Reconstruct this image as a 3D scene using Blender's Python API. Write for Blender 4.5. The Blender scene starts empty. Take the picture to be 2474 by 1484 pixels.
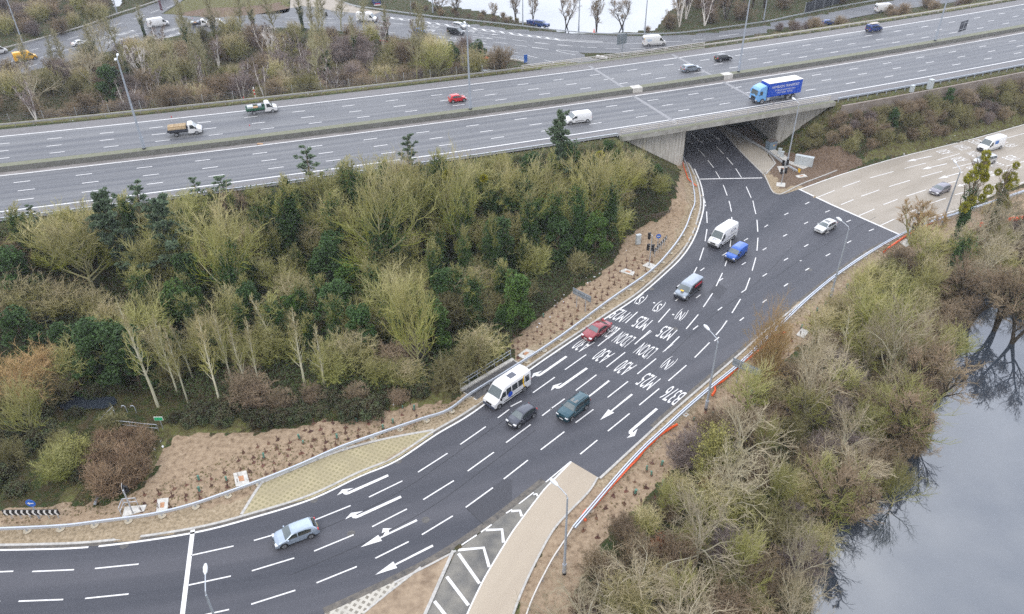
import bpy, bmesh, math, random
import numpy as np
from mathutils import Vector, Matrix
R_ = math.radians
C = bpy.context.scene
COL = C.collection
random.seed(7); rng = np.random.default_rng(7)

# ---------------------------------------------------------------- camera
CAMH, FPX, PITCH, ROLL = 60.0, 762.0, R_(34.3), R_(-0.78)
cam = bpy.data.cameras.new('camera'); co = bpy.data.objects.new('camera', cam); COL.objects.link(co)
cam.sensor_width = 36.0; cam.lens = FPX/1024*36; cam.clip_start = 0.5; cam.clip_end = 9000
co.matrix_world = Matrix.Translation((0, 0, CAMH)) @ Matrix.Rotation(math.pi/2-PITCH, 4, 'X') @ Matrix.Rotation(ROLL, 4, 'Z')
C.camera = co
# ---------------------------------------------------------------- world and sun
SUN_EL, SUN_AZ = R_(48), R_(205)
GL_EL, GL_AZ = R_(30), R_(15)        # brighter part of the cloud cover
w = bpy.data.worlds.new('World'); C.world = w; w.use_nodes = True
nt = w.node_tree; nt.nodes.clear()
def wn(t): return nt.nodes.new(t)
sky = wn('ShaderNodeTexSky'); sky.sky_type = 'NISHITA'; sky.sun_disc = False
sky.sun_elevation = SUN_EL; sky.sun_rotation = SUN_AZ; sky.air_density = 1.0; sky.dust_density = 2.5; sky.ozone_density = 1.0
tc = wn('ShaderNodeTexCoord'); mp = wn('ShaderNodeMapping'); mp.inputs['Scale'].default_value = (1, 1, 2.4)
nz = wn('ShaderNodeTexNoise'); nz.inputs['Scale'].default_value = 2.2; nz.inputs['Detail'].default_value = 7; nz.inputs['Roughness'].default_value = 0.58
cr = wn('ShaderNodeValToRGB'); cr.color_ramp.elements[0].position = 0.36; cr.color_ramp.elements[0].color = (5.9, 6.3, 7.3, 1)
cr.color_ramp.elements[1].position = 0.66; cr.color_ramp.elements[1].color = (12.4, 12.7, 13.3, 1)
mx = wn('ShaderNodeMix'); mx.data_type = 'RGBA'; mx.inputs['Factor'].default_value = 0.8
bg = wn('ShaderNodeBackground'); bg.inputs['Strength'].default_value = 0.125
wo = wn('ShaderNodeOutputWorld')
nt.links.new(tc.outputs['Generated'], mp.inputs['Vector']); nt.links.new(mp.outputs['Vector'], nz.inputs['Vector'])
nt.links.new(nz.outputs['Fac'], cr.inputs['Fac']); nt.links.new(sky.outputs['Color'], mx.inputs['A']); nt.links.new(cr.outputs['Color'], mx.inputs['B'])
gl = wn('ShaderNodeVectorMath'); gl.operation = 'DOT_PRODUCT'; gl.inputs[1].default_value = (math.sin(GL_AZ)*math.cos(GL_EL), math.cos(GL_AZ)*math.cos(GL_EL), math.sin(GL_EL))
gm = wn('ShaderNodeMapRange'); gm.inputs['From Min'].default_value = .0; gm.inputs['From Max'].default_value = 1.0; gm.inputs['To Min'].default_value = .62; gm.inputs['To Max'].default_value = 1.75
gv = wn('ShaderNodeVectorMath'); gv.operation = 'SCALE'
nt.links.new(tc.outputs['Generated'], gl.inputs[0]); nt.links.new(gl.outputs['Value'], gm.inputs['Value']); nt.links.new(mx.outputs['Result'], gv.inputs[0]); nt.links.new(gm.outputs[0], gv.inputs['Scale'])
nt.links.new(gv.outputs[0], bg.inputs['Color']); nt.links.new(bg.outputs['Background'], wo.inputs['Surface'])
sl = bpy.data.lights.new('sun', 'SUN'); so = bpy.data.objects.new('sun', sl); COL.objects.link(so)
sl.energy = 0.9; sl.angle = R_(25); sl.color = (1.0, 0.96, 0.9)
so.rotation_euler = (math.pi/2-SUN_EL, 0, math.pi-SUN_AZ + 0)
C.view_settings.view_transform = 'Standard'; C.view_settings.look = 'None'; C.view_settings.exposure = 0.6; C.view_settings.gamma = 1
C.view_settings.use_curve_mapping = False
C.cycles.sample_clamp_indirect = 3; C.cycles.max_bounces = 5; C.cycles.diffuse_bounces = 2; C.cycles.glossy_bounces = 2; C.cycles.transparent_max_bounces = 4
C.cycles.use_denoising = False

# ---------------------------------------------------------------- pixel <-> world helpers
cp, sp_, cr_, sr_ = math.cos(PITCH), math.sin(PITCH), math.cos(ROLL), math.sin(ROLL)
def ray(px, py):
    x = px-512; y = -(py-307.1)
    x, y = cr_*x-sr_*y, sr_*x+cr_*y
    return np.array([x, FPX*cp+y*sp_, -FPX*sp_+y*cp])
def U(px, py, z=0.0):                     # render pixel -> point on the level z
    d = ray(px, py); t = (z-CAMH)/d[2]
    return Vector((d[0]*t, d[1]*t, z))
def W(c, r, x, y, z=0.0):                 # survey sheet (c, r) coordinates
    return U((c*1024+x/1.8115)*.25, (r*819+y/1.8115)*.25, z)
def S(x, y, z=0.0): return U(x/4, y/4, z)               # photograph pixel
def D(x, y, z=0.0): return U(x*1024/2474, y*1024/2474, z)
def Wl(pts, z=0.0): return [W(*p, z=z) for p in pts]
def Wt(c, r, l, z=0.0): return [W(c, r, x, y, z) for x, y in l]
def pxscale(p):                           # pixels (render) per metre at p
    v = p-Vector((0, 0, CAMH)); return FPX/(v.y*cp-v.z*sp_)

ZM = 8.3                                  # motorway level
CX, CY = -435.65, 1405.9                  # centre of the motorway's arcs
def arc(r, s, z=ZM):                      # point on arc of radius r, s = arc length at r=1340
    a = s/1340.0; return Vector((CX+r*math.sin(a), CY-r*math.cos(a), z))
def rad(x, y): return np.hypot(x-CX, y-CY)
def arcs(x, y): return np.arctan2(x-CX, -(y-CY))*1340.0

# ---------------------------------------------------------------- materials
MATS = {}
def mat(name, col, rough=0.7, metal=0.0, spec=0.5, noise=0.0, nscale=4.0, col2=None, bump=0.0, bscale=None, rnd=0.0, coat=0.0, detail=6, coord='Object', mapping=None, ior=None, alpha=None, emit=None, zlow=None):
    if name in MATS: return MATS[name]
    m = bpy.data.materials.new(name); m.use_nodes = True; n = m.node_tree.nodes; l = m.node_tree.links
    b = n['Principled BSDF']; b.inputs['Roughness'].default_value = rough; b.inputs['Metallic'].default_value = metal
    b.inputs['Specular IOR Level'].default_value = spec; b.inputs['Coat Weight'].default_value = coat
    if ior: b.inputs['IOR'].default_value = ior
    if emit: b.inputs['Emission Color'].default_value = (*emit, 1); b.inputs['Emission Strength'].default_value = 1.5
    out = None
    def vec(sc):
        t = n.new('ShaderNodeTexCoord'); mpn = n.new('ShaderNodeMapping'); mpn.inputs['Scale'].default_value = mapping or (1, 1, 1)
        l.new(t.outputs[coord] if coord != 'World' else n.new('ShaderNodeNewGeometry').outputs['Position'], mpn.inputs['Vector'])
        z = n.new('ShaderNodeTexNoise'); z.inputs['Scale'].default_value = sc; z.inputs['Detail'].default_value = detail; z.inputs['Roughness'].default_value = .62
        l.new(mpn.outputs['Vector'], z.inputs['Vector']); return z
    b.inputs['Base Color'].default_value = (*col, 1)
    if noise > 0 or col2:
        z = vec(nscale); rp = n.new('ShaderNodeValToRGB')
        c2 = col2 if col2 else tuple(c*(1-noise) for c in col); c1 = col if col2 else tuple(min(1, c*(1+noise)) for c in col)
        rp.color_ramp.elements[0].position = .33; rp.color_ramp.elements[1].position = .67
        rp.color_ramp.elements[0].color = (*c2, 1); rp.color_ramp.elements[1].color = (*c1, 1)
        l.new(z.outputs['Fac'], rp.inputs['Fac']); out = rp.outputs['Color']
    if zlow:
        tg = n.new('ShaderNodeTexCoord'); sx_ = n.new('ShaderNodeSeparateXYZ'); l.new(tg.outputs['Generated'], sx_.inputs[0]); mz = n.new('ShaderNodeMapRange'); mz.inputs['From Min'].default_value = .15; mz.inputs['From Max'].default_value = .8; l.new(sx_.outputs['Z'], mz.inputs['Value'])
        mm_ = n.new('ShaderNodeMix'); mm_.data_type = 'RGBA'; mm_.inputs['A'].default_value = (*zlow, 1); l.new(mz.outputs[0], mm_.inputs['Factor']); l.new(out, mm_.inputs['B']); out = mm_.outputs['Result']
    if rnd > 0:
        oi = n.new('ShaderNodeObjectInfo'); hs = n.new('ShaderNodeHueSaturation')
        mr = n.new('ShaderNodeMapRange'); mr.inputs['To Min'].default_value = 1-rnd; mr.inputs['To Max'].default_value = 1+rnd
        mr2 = n.new('ShaderNodeMapRange'); mr2.inputs['To Min'].default_value = .5-rnd*.035; mr2.inputs['To Max'].default_value = .5+rnd*.03
        ml = n.new('ShaderNodeMath'); ml.operation = 'FRACT'; mu = n.new('ShaderNodeMath'); mu.operation = 'MULTIPLY'; mu.inputs[1].default_value = 17.3
        l.new(oi.outputs['Random'], mr.inputs['Value']); l.new(mr.outputs[0], hs.inputs['Value'])
        l.new(oi.outputs['Random'], mu.inputs[0]); l.new(mu.outputs[0], ml.inputs[0]); l.new(ml.outputs[0], mr2.inputs['Value']); l.new(mr2.outputs[0], hs.inputs['Hue'])
        if out: l.new(out, hs.inputs['Color'])
        else: hs.inputs['Color'].default_value = (*col, 1)
        out = hs.outputs['Color']
    if out: l.new(out, b.inputs['Base Color'])
    if bump > 0:
        z = vec(bscale or nscale*3); bp = n.new('ShaderNodeBump'); bp.inputs['Strength'].default_value = bump; bp.inputs['Distance'].default_value = .05
        l.new(z.outputs['Fac'], bp.inputs['Height']); l.new(bp.outputs['Normal'], b.inputs['Normal'])
    MATS[name] = m; return m

def asphalt(name, c_lo, c_hi, streak_lo, streak_hi, uvscale, rough=.75, spec=.5, amt=.6):
    # worn bands along the road (UV: u across in metres, v along in metres) over fine grain
    m = bpy.data.materials.new(name); m.use_nodes = True; n = m.node_tree.nodes; l = m.node_tree.links; b = n['Principled BSDF']
    b.inputs['Roughness'].default_value = rough; b.inputs['Specular IOR Level'].default_value = spec
    geo = n.new('ShaderNodeNewGeometry'); uv = n.new('ShaderNodeUVMap'); uv.uv_map = 'UVMap'
    z1 = n.new('ShaderNodeTexNoise'); z1.inputs['Scale'].default_value = .12; z1.inputs['Detail'].default_value = 8; z1.inputs['Roughness'].default_value = .65
    l.new(geo.outputs['Position'], z1.inputs['Vector'])
    mp1 = n.new('ShaderNodeMapping'); mp1.inputs['Scale'].default_value = uvscale; l.new(uv.outputs['UV'], mp1.inputs['Vector'])
    z2 = n.new('ShaderNodeTexNoise'); z2.inputs['Scale'].default_value = 1.0; z2.inputs['Detail'].default_value = 5; l.new(mp1.outputs['Vector'], z2.inputs['Vector'])
    z3 = n.new('ShaderNodeTexNoise'); z3.inputs['Scale'].default_value = 9.0; z3.inputs['Detail'].default_value = 3; l.new(geo.outputs['Position'], z3.inputs['Vector'])
    r1 = n.new('ShaderNodeValToRGB'); r1.color_ramp.elements[0].position = .3; r1.color_ramp.elements[1].position = .7
    r1.color_ramp.elements[0].color = (*c_lo, 1); r1.color_ramp.elements[1].color = (*c_hi, 1); l.new(z1.outputs['Fac'], r1.inputs['Fac'])
    r2 = n.new('ShaderNodeValToRGB'); r2.color_ramp.elements[0].position = .35; r2.color_ramp.elements[1].position = .65
    r2.color_ramp.elements[0].color = (*streak_lo, 1); r2.color_ramp.elements[1].color = (*streak_hi, 1); l.new(z2.outputs['Fac'], r2.inputs['Fac'])
    m1 = n.new('ShaderNodeMix'); m1.data_type = 'RGBA'; m1.inputs['Factor'].default_value = amt
    l.new(r1.outputs['Color'], m1.inputs['A']); l.new(r2.outputs['Color'], m1.inputs['B'])
    m2 = n.new('ShaderNodeMix'); m2.data_type = 'RGBA'; m2.blend_type = 'MULTIPLY'; m2.inputs['Factor'].default_value = .6
    r3 = n.new('ShaderNodeValToRGB'); r3.color_ramp.elements[0].position = .3; r3.color_ramp.elements[1].position = .7
    r3.color_ramp.elements[0].color = ((.82,)*3 if c_lo[0] > .2 else (.66,)*3)+(1,); r3.color_ramp.elements[1].color = ((1.1,)*3 if c_lo[0] > .2 else (1.2,)*3)+(1,); l.new(z3.outputs['Fac'], r3.inputs['Fac'])
    l.new(m1.outputs['Result'], m2.inputs['A']); l.new(r3.outputs['Color'], m2.inputs['B']); l.new(m2.outputs['Result'], b.inputs['Base Color'])
    MATS[name] = m; return m

M_WHITE = mat('road_paint', (.80, .79, .78), .6, col2=(.60, .59, .58), nscale=2.5, coord='World', detail=9)
M_WORNP = mat('worn_road_paint', (.50, .50, .50), .7, col2=(.68, .68, .67), nscale=6, coord='World')
M_KERB = mat('kerb_concrete', (.43, .415, .39), .85, noise=.2, nscale=3, coord='World')
M_CONC = mat('weathered_concrete', (.36, .345, .32), .85, noise=.3, nscale=1.2, coord='World', bump=.3)
M_CONCL = mat('pale_concrete', (.54, .52, .48), .85, noise=.2, nscale=2.0, coord='World')
M_MOSS = mat('mossy_concrete', (.20, .195, .15), .9, col2=(.155, .165, .10), nscale=1.5, coord='World')
M_BARR = mat('stained_concrete', (.135, .135, .125), .9, col2=(.19, .19, .175), nscale=1.0, coord='World')
M_GALV = mat('galvanised_steel', (.50, .53, .57), .45, metal=.45, noise=.1, nscale=6)
M_GALVL = mat('bright_steel', (.52, .56, .63), .45, metal=.35, noise=.06, nscale=6)
M_POLE = mat('grey_pole_metal', (.40, .44, .50), .5, metal=.3, noise=.06)
M_BLACK = mat('black_plastic', (.012, .012, .014), .55)
M_TYRE = mat('tyre_rubber', (.018, .018, .019), .85)
M_RIM = mat('alloy_rim', (.45, .46, .48), .35, metal=.7)
M_GLASS = mat('vehicle_glass', (.02, .028, .03), .06, spec=.9, coat=.4)
M_WSCR = mat('windscreen_glass', (.09, .115, .12), .08, spec=.9, coat=.5)
M_LAMP = mat('lamp_lens', (.75, .76, .78), .15, spec=.8)
M_RED = mat('red_lens', (.55, .02, .02), .2, spec=.8)
M_PLATEW = mat('white_plate', (.7, .7, .68), .5)
M_PLATEY = mat('yellow_plate', (.7, .5, .05), .5)
M_ORANGE = mat('orange_plastic', (.80, .12, .03), .5, noise=.1)
M_SIGNB = mat('sign_back_grey', (.20, .235, .27), .6)
M_WOOD = mat('weathered_timber', (.13, .10, .08), .85, noise=.3, nscale=5)
M_CAB = mat('grey_cabinet_paint', (.48, .52, .54), .5, noise=.06)
M_PCAB = mat('blue_grey_cabinet_paint', (.17, .23, .29), .6, noise=.15)
M_GALVO = mat('aluminium_rail', (.56, .53, .49), .55, metal=.2, noise=.1, nscale=3)
M_COVER = mat('rusty_cover', (.42, .22, .12), .8, noise=.25, nscale=5)
M_BLUE = mat('sign_blue', (.02, .12, .5), .5)
M_GREENS = mat('sign_green', (.03, .42, .18), .5)
M_YEL = mat('sign_yellow', (.85, .5, .02), .5)

# ---------------------------------------------------------------- mesh builder
class MB:
    def __init__(s): s.v = []; s.f = []; s.mi = []; s.uv = None; s.cm = 0
    def add(s, vs, fs):
        o = len(s.v); s.v.extend([tuple(v) for v in vs]); s.f.extend([tuple(i+o for i in f) for f in fs]); s.mi.extend([s.cm]*len(fs))
    def quad(s, a, b, c, d): s.add([a, b, c, d], [(0, 1, 2, 3)])
    def poly(s, pts): s.add(pts, [tuple(range(len(pts)))])
    def box(s, c, sz, rz=0.0, M=None):
        hx, hy, hz = sz[0]/2, sz[1]/2, sz[2]/2; m = Matrix.Translation(c) @ Matrix.Rotation(rz, 4, 'Z')
        if M is not None: m = M @ m
        vs = [m @ Vector((x, y, z)) for x in (-hx, hx) for y in (-hy, hy) for z in (-hz, hz)]
        s.add(vs, [(0, 1, 3, 2), (4, 6, 7, 5), (0, 4, 5, 1), (2, 3, 7, 6), (0, 2, 6, 4), (1, 5, 7, 3)])
    def tube(s, pts, r, n=6, caps=True, flat=None):
        pts = [Vector(p) for p in pts]; rr = r if isinstance(r, (list, tuple)) else [r]*len(pts); vs = []
        for i, p in enumerate(pts):
            d = (pts[min(i+1, len(pts)-1)]-pts[max(i-1, 0)]); d = d.normalized() if d.length > 1e-6 else Vector((0, 0, 1))
            u = d.cross(Vector((0, 0, 1))); u = u.normalized() if u.length > 1e-3 else Vector((1, 0, 0)); v = u.cross(d)
            for k in range(n):
                a = 2*math.pi*k/n + .4; vs.append(p+(u*math.cos(a)+v*math.sin(a))*rr[i])
        fs = [(i*n+k, i*n+(k+1) % n, (i+1)*n+(k+1) % n, (i+1)*n+k) for i in range(len(pts)-1) for k in range(n)]
        if caps: fs += [tuple(range(n))[::-1], tuple((len(pts)-1)*n+k for k in range(n))]
        s.add(vs, fs)
    def cyl(s, c, r, h, axis='Z', n=16, r2=None):
        c = Vector(c); a = {'X': Vector((1, 0, 0)), 'Y': Vector((0, 1, 0)), 'Z': Vector((0, 0, 1))}[axis] if isinstance(axis, str) else axis.normalized()
        s.tube([c-a*h/2, c+a*h/2], [r, r if r2 is None else r2], n)
    def build(s, name, m, parent=None, smooth=None, bevel=0.0):
        me = bpy.data.meshes.new(name); me.from_pydata(s.v, [], s.f); ms = m if isinstance(m, (list, tuple)) else [m]
        for x in ms: me.materials.append(x)
        if len(ms) > 1: me.polygons.foreach_set('material_index', s.mi)
        me.update()
        if smooth is not None:
            me.polygons.foreach_set('use_smooth', [True]*len(me.polygons)); me.set_sharp_from_angle(angle=R_(smooth))
        o = bpy.data.objects.new(name, me); COL.objects.link(o)
        if parent: o.parent = parent
        if bevel:
            bv = o.modifiers.new('bevel', 'BEVEL'); bv.width = bevel; bv.segments = 2; bv.limit_method = 'ANGLE'
        return o
def tag(o, label=None, cat=None, group=None, kind=None):
    if label: o['label'] = label
    if cat: o['category'] = cat
    if group: o['group'] = group
    if kind: o['kind'] = kind
    return o
def thing(name, label, cat, loc=(0, 0, 0), rz=0, group=None):
    o = bpy.data.objects.new(name, None); COL.objects.link(o); o.location = loc; o.rotation_euler = (0, 0, rz); o.empty_display_size = .3
    return tag(o, label, cat, group)
def dup(root, loc, rz=0, label=None, scale=None):
    r = root.copy(); COL.objects.link(r); r.location = loc; r.rotation_euler = (0, 0, rz)
    if scale is not None: r.scale = scale
    if label: r['label'] = label
    for ch in list(root.children):
        c = ch.copy(); COL.objects.link(c); c.parent = r
        for g in ch.children:
            d = g.copy(); COL.objects.link(d); d.parent = c
    return r
def ccw(pts):
    a = sum(pts[i].x*pts[(i+1) % len(pts)].y-pts[(i+1) % len(pts)].x*pts[i].y for i in range(len(pts))); return pts if a > 0 else pts[::-1]
def struct(name, mb, m, parent=None, **k):
    o = mb.build(name, m, parent, **k)
    if not parent: o['kind'] = 'structure'
    return o
def catmull(pts, n=6, breaks=()):
    out = []; N = len(pts)
    for i in range(N-1):
        p1, p2 = pts[i], pts[i+1]
        p0 = pts[i-1] if i > 0 and i not in breaks else p1*2-p2 if i in breaks or i == 0 else pts[i-1]
        p3 = pts[i+2] if i+2 < N and (i+1) not in breaks else p2*2-p1
        for k in range(n):
            t = k/n
            out.append(.5*((2*p1)+(p2-p0)*t+(2*p0-5*p1+4*p2-p3)*t*t+(3*p1-p0-3*p2+p3)*t**3))
    out.append(pts[-1].copy()); return out
def offset(pl, d):                         # shift polyline sideways (+ = left of travel)
    out = []
    for i, p in enumerate(pl):
        t = pl[min(i+1, len(pl)-1)]-pl[max(i-1, 0)]; t.z = 0; t.normalize(); out.append(p+Vector((-t.y, t.x, 0))*d)
    return out
def resample(pl, step):
    out = [pl[0].copy()]; acc = 0.0
    for a, b in zip(pl, pl[1:]):
        L = (b-a).length
        if L < 1e-9: continue
        while acc+L >= step:
            t = (step-acc)/L; a = a.lerp(b, t); out.append(a.copy()); L = (b-a).length; acc = 0.0
        acc += L
    return out
def ribbon_mb(mb, L, R, z=None):
    for a, b, c, d in zip(L, R, R[1:], L[1:]):
        q = [Vector(v) for v in (a, b, c, d)]
        if z is not None:
            for v in q: v.z = z
        mb.quad(*q)
def strip(mb, pl, wid, z, off=0.0):
    ribbon_mb(mb, offset(pl, off+wid/2), offset(pl, off-wid/2), z)
def box_strip(mb, L, R, z0, z1):           # raised kerb / barrier between two polylines
    for i, (a, b, c, d) in enumerate(zip(L, R, R[1:], L[1:])):
        A, B, C_, D_ = [Vector((v.x, v.y, z1)) for v in (a, b, c, d)]; a0, b0, c0, d0 = [Vector((v.x, v.y, z0)) for v in (a, b, c, d)]
        mb.quad(A, B, C_, D_); mb.quad(b0, c0, C_, B); mb.quad(a0, A, D_, d0)
        if i == 0: mb.quad(a0, b0, B, A)
        if i == len(L)-2: mb.quad(d0, D_, C_, c0)
def fill_poly(name, pts, z, m, parent=None):
    bm = bmesh.new(); vs = [bm.verts.new((p.x, p.y, z)) for p in pts]; bm.faces.new(vs)
    bmesh.ops.triangulate(bm, faces=bm.faces[:]); bmesh.ops.recalc_face_normals(bm, faces=bm.faces[:])
    me = bpy.data.meshes.new(name); bm.to_mesh(me); bm.free(); me.materials.append(m)
    if len(me.polygons) and me.polygons[0].normal.z < 0: me.flip_normals()
    o = bpy.data.objects.new(name, me); COL.objects.link(o)
    if parent: o.parent = parent
    else: o['kind'] = 'structure'
    return o
def inpoly(x, y, poly):
    x = np.asarray(x); y = np.asarray(y); ins = np.zeros(x.shape, bool); P = [(p[0], p[1]) for p in poly]
    for (x1, y1), (x2, y2) in zip(P, P[1:]+P[:1]):
        if y1 == y2: continue
        c = ((y1 > y) != (y2 > y)) & (x < (x2-x1)*(y-y1)/(y2-y1)+x1); ins ^= c
    return ins

# ================================================================ ROAD OUTLINES
Lk = Wl([(0,2,-700,985),(0,2,-300,993),(0,2,210,990),(0,2,725,966),(0,2,1390,873),(1,2,0,755),(1,2,400,628),(1,2,740,468),(1,2,1000,358),(1,2,1290,168),(1,2,1570,0),
         (2,1,115,1183),(2,1,640,828),(2,1,900,655),(2,1,1100,485),(2,1,1220,365),(2,1,1300,240),(2,1,1352,100),(2,1,1372,0),(2,0,1362,1380),(2,0,1335,1290),(2,0,1285,1190)])
Lk += [Vector((33.3, 139.5, 0)), Vector((32.6, 147, 0)), Vector((31.0, 158, 0)), Vector((27.5, 172, 0)), Vector((21.5, 186, 0))]
Rk = Wl([(0,2,-700,1850),(0,2,-300,1860),(0,2,500,1850),(0,2,1300,1780),(1,2,0,1688),(1,2,500,1484),(1,2,1000,1250),(1,2,1320,1085),(1,2,1700,835),(2,2,245,525),(2,2,430,378),
         (2,2,630,497),(2,2,977,178),(2,1,1165,1490),(2,1,1650,1075),(3,1,0,895),(3,1,620,410),(3,1,955,218),(3,1,460,0),(3,0,225,1372),(3,0,85,1412),(3,0,20,1378),
         ])+Wl([(2,0,1815,1265),(2,0,1720,1165),(2,0,1560,1000),(2,0,1470,915)])
Rk += [Vector((42.2, 164, 0)), Vector((38.5, 178, 0)), Vector((33, 190, 0))]
Lk2 = catmull(Lk, 8)
def smooth_segments(pts, br, n=8):
    out = []; idx = [0]+list(br)+[len(pts)-1]
    for a, b in zip(idx, idx[1:]):
        seg = pts[a:b+1]; out += (catmull(seg, n) if len(seg) > 2 else [seg[0].lerp(seg[-1], k/n) for k in range(n+1)])[:-1]
    return out+[pts[-1]]
Rk2 = smooth_segments(Rk, (10, 11, 17, 19, 21))
road_poly = Lk2+Rk2[::-1]
CONC_R = Wl([(3,0,225,1372),(3,1,460,0),(3,1,955,218)]) + catmull(Wl([(3,1,955,218),(3,1,1180,110),(3,1,1400,40),(3,1,1620,-60),(3,1,1900,-170),(3,1,2300,-330),(3,1,3200,-640)]), 5)
top_edge = catmull(Wl([(3,0,225,1372),(3,0,420,1300),(3,0,600,1240),(3,0,900,1150),(3,0,1200,1075),(3,0,1500,1000),(3,0,1855,900),(3,0,2400,745),(3,0,3200,540)]), 5)
conc_right = CONC_R + top_edge[::-1]
SLIP_R = catmull(Wl([(2,2,630,497),(2,2,560,605),(2,2,410,760),(2,2,300,890),(2,2,180,1110),(2,2,95,1290),(2,2,20,1484),(2,2,-90,1850)]), 5)
SLIP_L = catmull(Wl([(2,2,430,378),(2,2,270,540),(2,2,198,625),(2,2,50,822),(1,2,1840,915),(1,2,1700,1145),(1,2,1635,1262),(1,2,1530,1484),(1,2,1380,1850)]), 5)
slip_poly = SLIP_L + SLIP_R[::-1]
hatch_poly = [W(2,2,430,378)]+SLIP_L[1:] + Wl([(1,2,1050,1850),(1,2,1240,1484),(1,2,1450,1025),(1,2,1600,915),(1,2,1700,838),(2,2,245,525)])
island = Wl([(1,2,1445,1022),(1,2,1235,1484),(1,2,1060,1850),(1,2,100,1850),(1,2,420,1540),(1,2,500,1484),(1,2,750,1370),(1,2,1000,1250),(1,2,1320,1085)])
grass_up = Wl([(0,2,1760,765),(1,2,0,610),(1,2,50,538),(1,2,550,330),(1,2,900,230),(1,2,1200,170),(1,2,1290,155),(1,2,1280,185),(1,2,1000,375),(1,2,740,487),(1,2,400,646),(1,2,0,745)])
grass_lo = Wl([(1,2,500,1484),(1,2,750,1370),(1,2,1000,1250),(1,2,1200,1152),(1,2,1090,1240),(1,2,960,1340),(1,2,785,1484),(1,2,350,1850),(1,2,-200,1850)])
pav_r = Wl([(2,0,1540,915),(2,0,1620,955),(2,0,1700,1000),(2,0,1855,1110),(3,0,0,1132),(3,0,50,1185),(3,0,25,1215),(3,0,0,1240),(2,0,1855,1243),(2,0,1822,1262),(2,0,1720,1163),(2,0,1640,1078),(2,0,1570,1000),(2,0,1500,925)])
# planting beds (bare soil)
soil_left = Wl([(0,2,-700,700),(0,2,0,718),(0,2,480,700),(0,2,870,655),(0,2,1000,575),(0,2,1110,480),(0,2,1130,400),(0,2,1220,255),(0,2,1330,190),(0,2,1450,180),(0,2,1855,165),(1,2,300,115),(1,2,600,70),(1,2,900,20),
                (1,1,1200,1450),(1,1,1400,1410),(1,1,1530,1370),(1,2,1570,0),(1,2,1290,168),(1,2,740,468),(1,2,0,755),(0,2,1390,873),(0,2,210,990),(0,2,-700,985)])
soil_left2 = Wl([(2,1,0,975),(2,1,150,860),(2,1,350,700),(2,1,440,620),(2,1,600,545),(2,1,740,410),(2,1,810,240),(2,1,960,150),(2,1,1110,95),(2,1,1170,0),(2,0,1200,1400),(2,0,1225,1200),(2,0,1285,1190),(2,0,1362,1380),(2,1,1372,0),(2,1,1220,365),(2,1,640,828),(2,1,115,1183),(2,1,0,1130)])
soil_right = Wl([(3,1,955,218),(3,1,1400,60),(3,1,1900,-150),(3,1,1900,100),(3,1,1500,190),(3,1,1150,310),(3,1,960,440),(3,1,760,580),(3,1,560,780),(3,1,330,960),(3,1,0,1230),(2,1,1700,1484),(2,2,1450,110),(2,2,1330,220),(2,2,1190,410),(2,2,1020,590),(2,2,760,850),(2,2,560,1100),(2,2,450,1300),(2,2,420,1600),(2,2,0,1850),(2,2,20,1484),(2,2,180,1110),(2,2,300,890),(2,2,630,497),(2,2,977,178),(2,1,1165,1490),(2,1,1650,1075),(3,1,0,895),(3,1,620,410)])
mulch = Wl([(3,0,85,1412),(3,0,20,1378),(2,0,1822,1262),(3,0,30,1200),(2,0,1855,1100),(2,0,1600,930),(2,0,1700,900),(3,0,30,1100),(3,0,300,1125),(3,0,520,1165),(3,0,690,1190),(3,0,560,1250),(3,0,225,1372)])
grass_bits = [Wl(l) for l in ([(3,0,660,1195),(3,0,760,1130),(3,0,1100,1045),(3,0,1500,940),(3,0,1855,835),(3,0,1855,895),(3,0,1400,1020),(3,0,1000,1120)],
    [(0,2,1200,240),(0,2,1180,120),(0,2,1350,60),(0,2,1700,60),(0,2,1855,160),(0,2,1450,178),(0,2,1300,200)],
    [(1,1,960,1440),(1,1,1150,1350),(1,1,1420,1330),(1,1,1400,1420),(1,1,1100,1484),(1,1,900,1484)],
    [(0,2,500,560),(0,2,580,380),(0,2,700,230),(0,2,730,280),(0,2,640,480),(0,2,520,680),(0,2,420,690)],
    [(0,2,1000,520),(0,2,1120,250),(0,2,1180,130),(0,2,1220,200),(0,2,1130,400),(0,2,1060,520)],
    [(2,2,180,1100),(2,2,420,780),(2,2,470,860),(2,2,330,1080),(2,2,180,1300),(2,2,80,1484),(2,2,0,1484)])]
lakeR = Wl([(3,1,1400,640),(3,1,1560,640),(3,1,1700,720),(3,1,1800,820),(3,1,2300,950),(3,2,3400,-500),(3,2,3400,3500),(3,2,-300,3500),(3,2,200,2200),(3,2,300,1484),(3,2,320,1300),(3,2,350,1050),(3,2,470,850),(3,2,700,650),(3,2,900,480),(3,2,1080,250),(3,2,1180,0),(3,1,1180,1400),(3,1,1150,1300),(3,1,1230,1150),(3,1,1350,950),(3,1,1380,760)], -1.2)
lakeN = [U(p[0], p[1], -1.0) for p in ((395,-60),(400,-12),(440,8),(480,14),(520,24),(565,35),(620,36),(655,32),(668,14),(690,0),(740,-16),(800,-30),(860,-44),(900,-60),(900,-140),(395,-140))]
lakeNW = [U(p[0], p[1], -1.0) for p in ((106,-12),(124,-12),(122,8),(112,10))]
pool = Wl([(0,1,400,1450),(0,1,470,1400),(0,1,560,1382),(0,1,700,1385),(0,1,830,1390),(0,1,850,1440),(0,1,760,1475),(0,1,600,1484),(0,2,480,10)])
ditch = Wl([(0,2,690,520),(0,2,760,510),(0,2,745,560),(0,2,720,610),(0,2,695,690),(0,2,675,690),(0,2,695,610),(0,2,720,570)])

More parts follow.
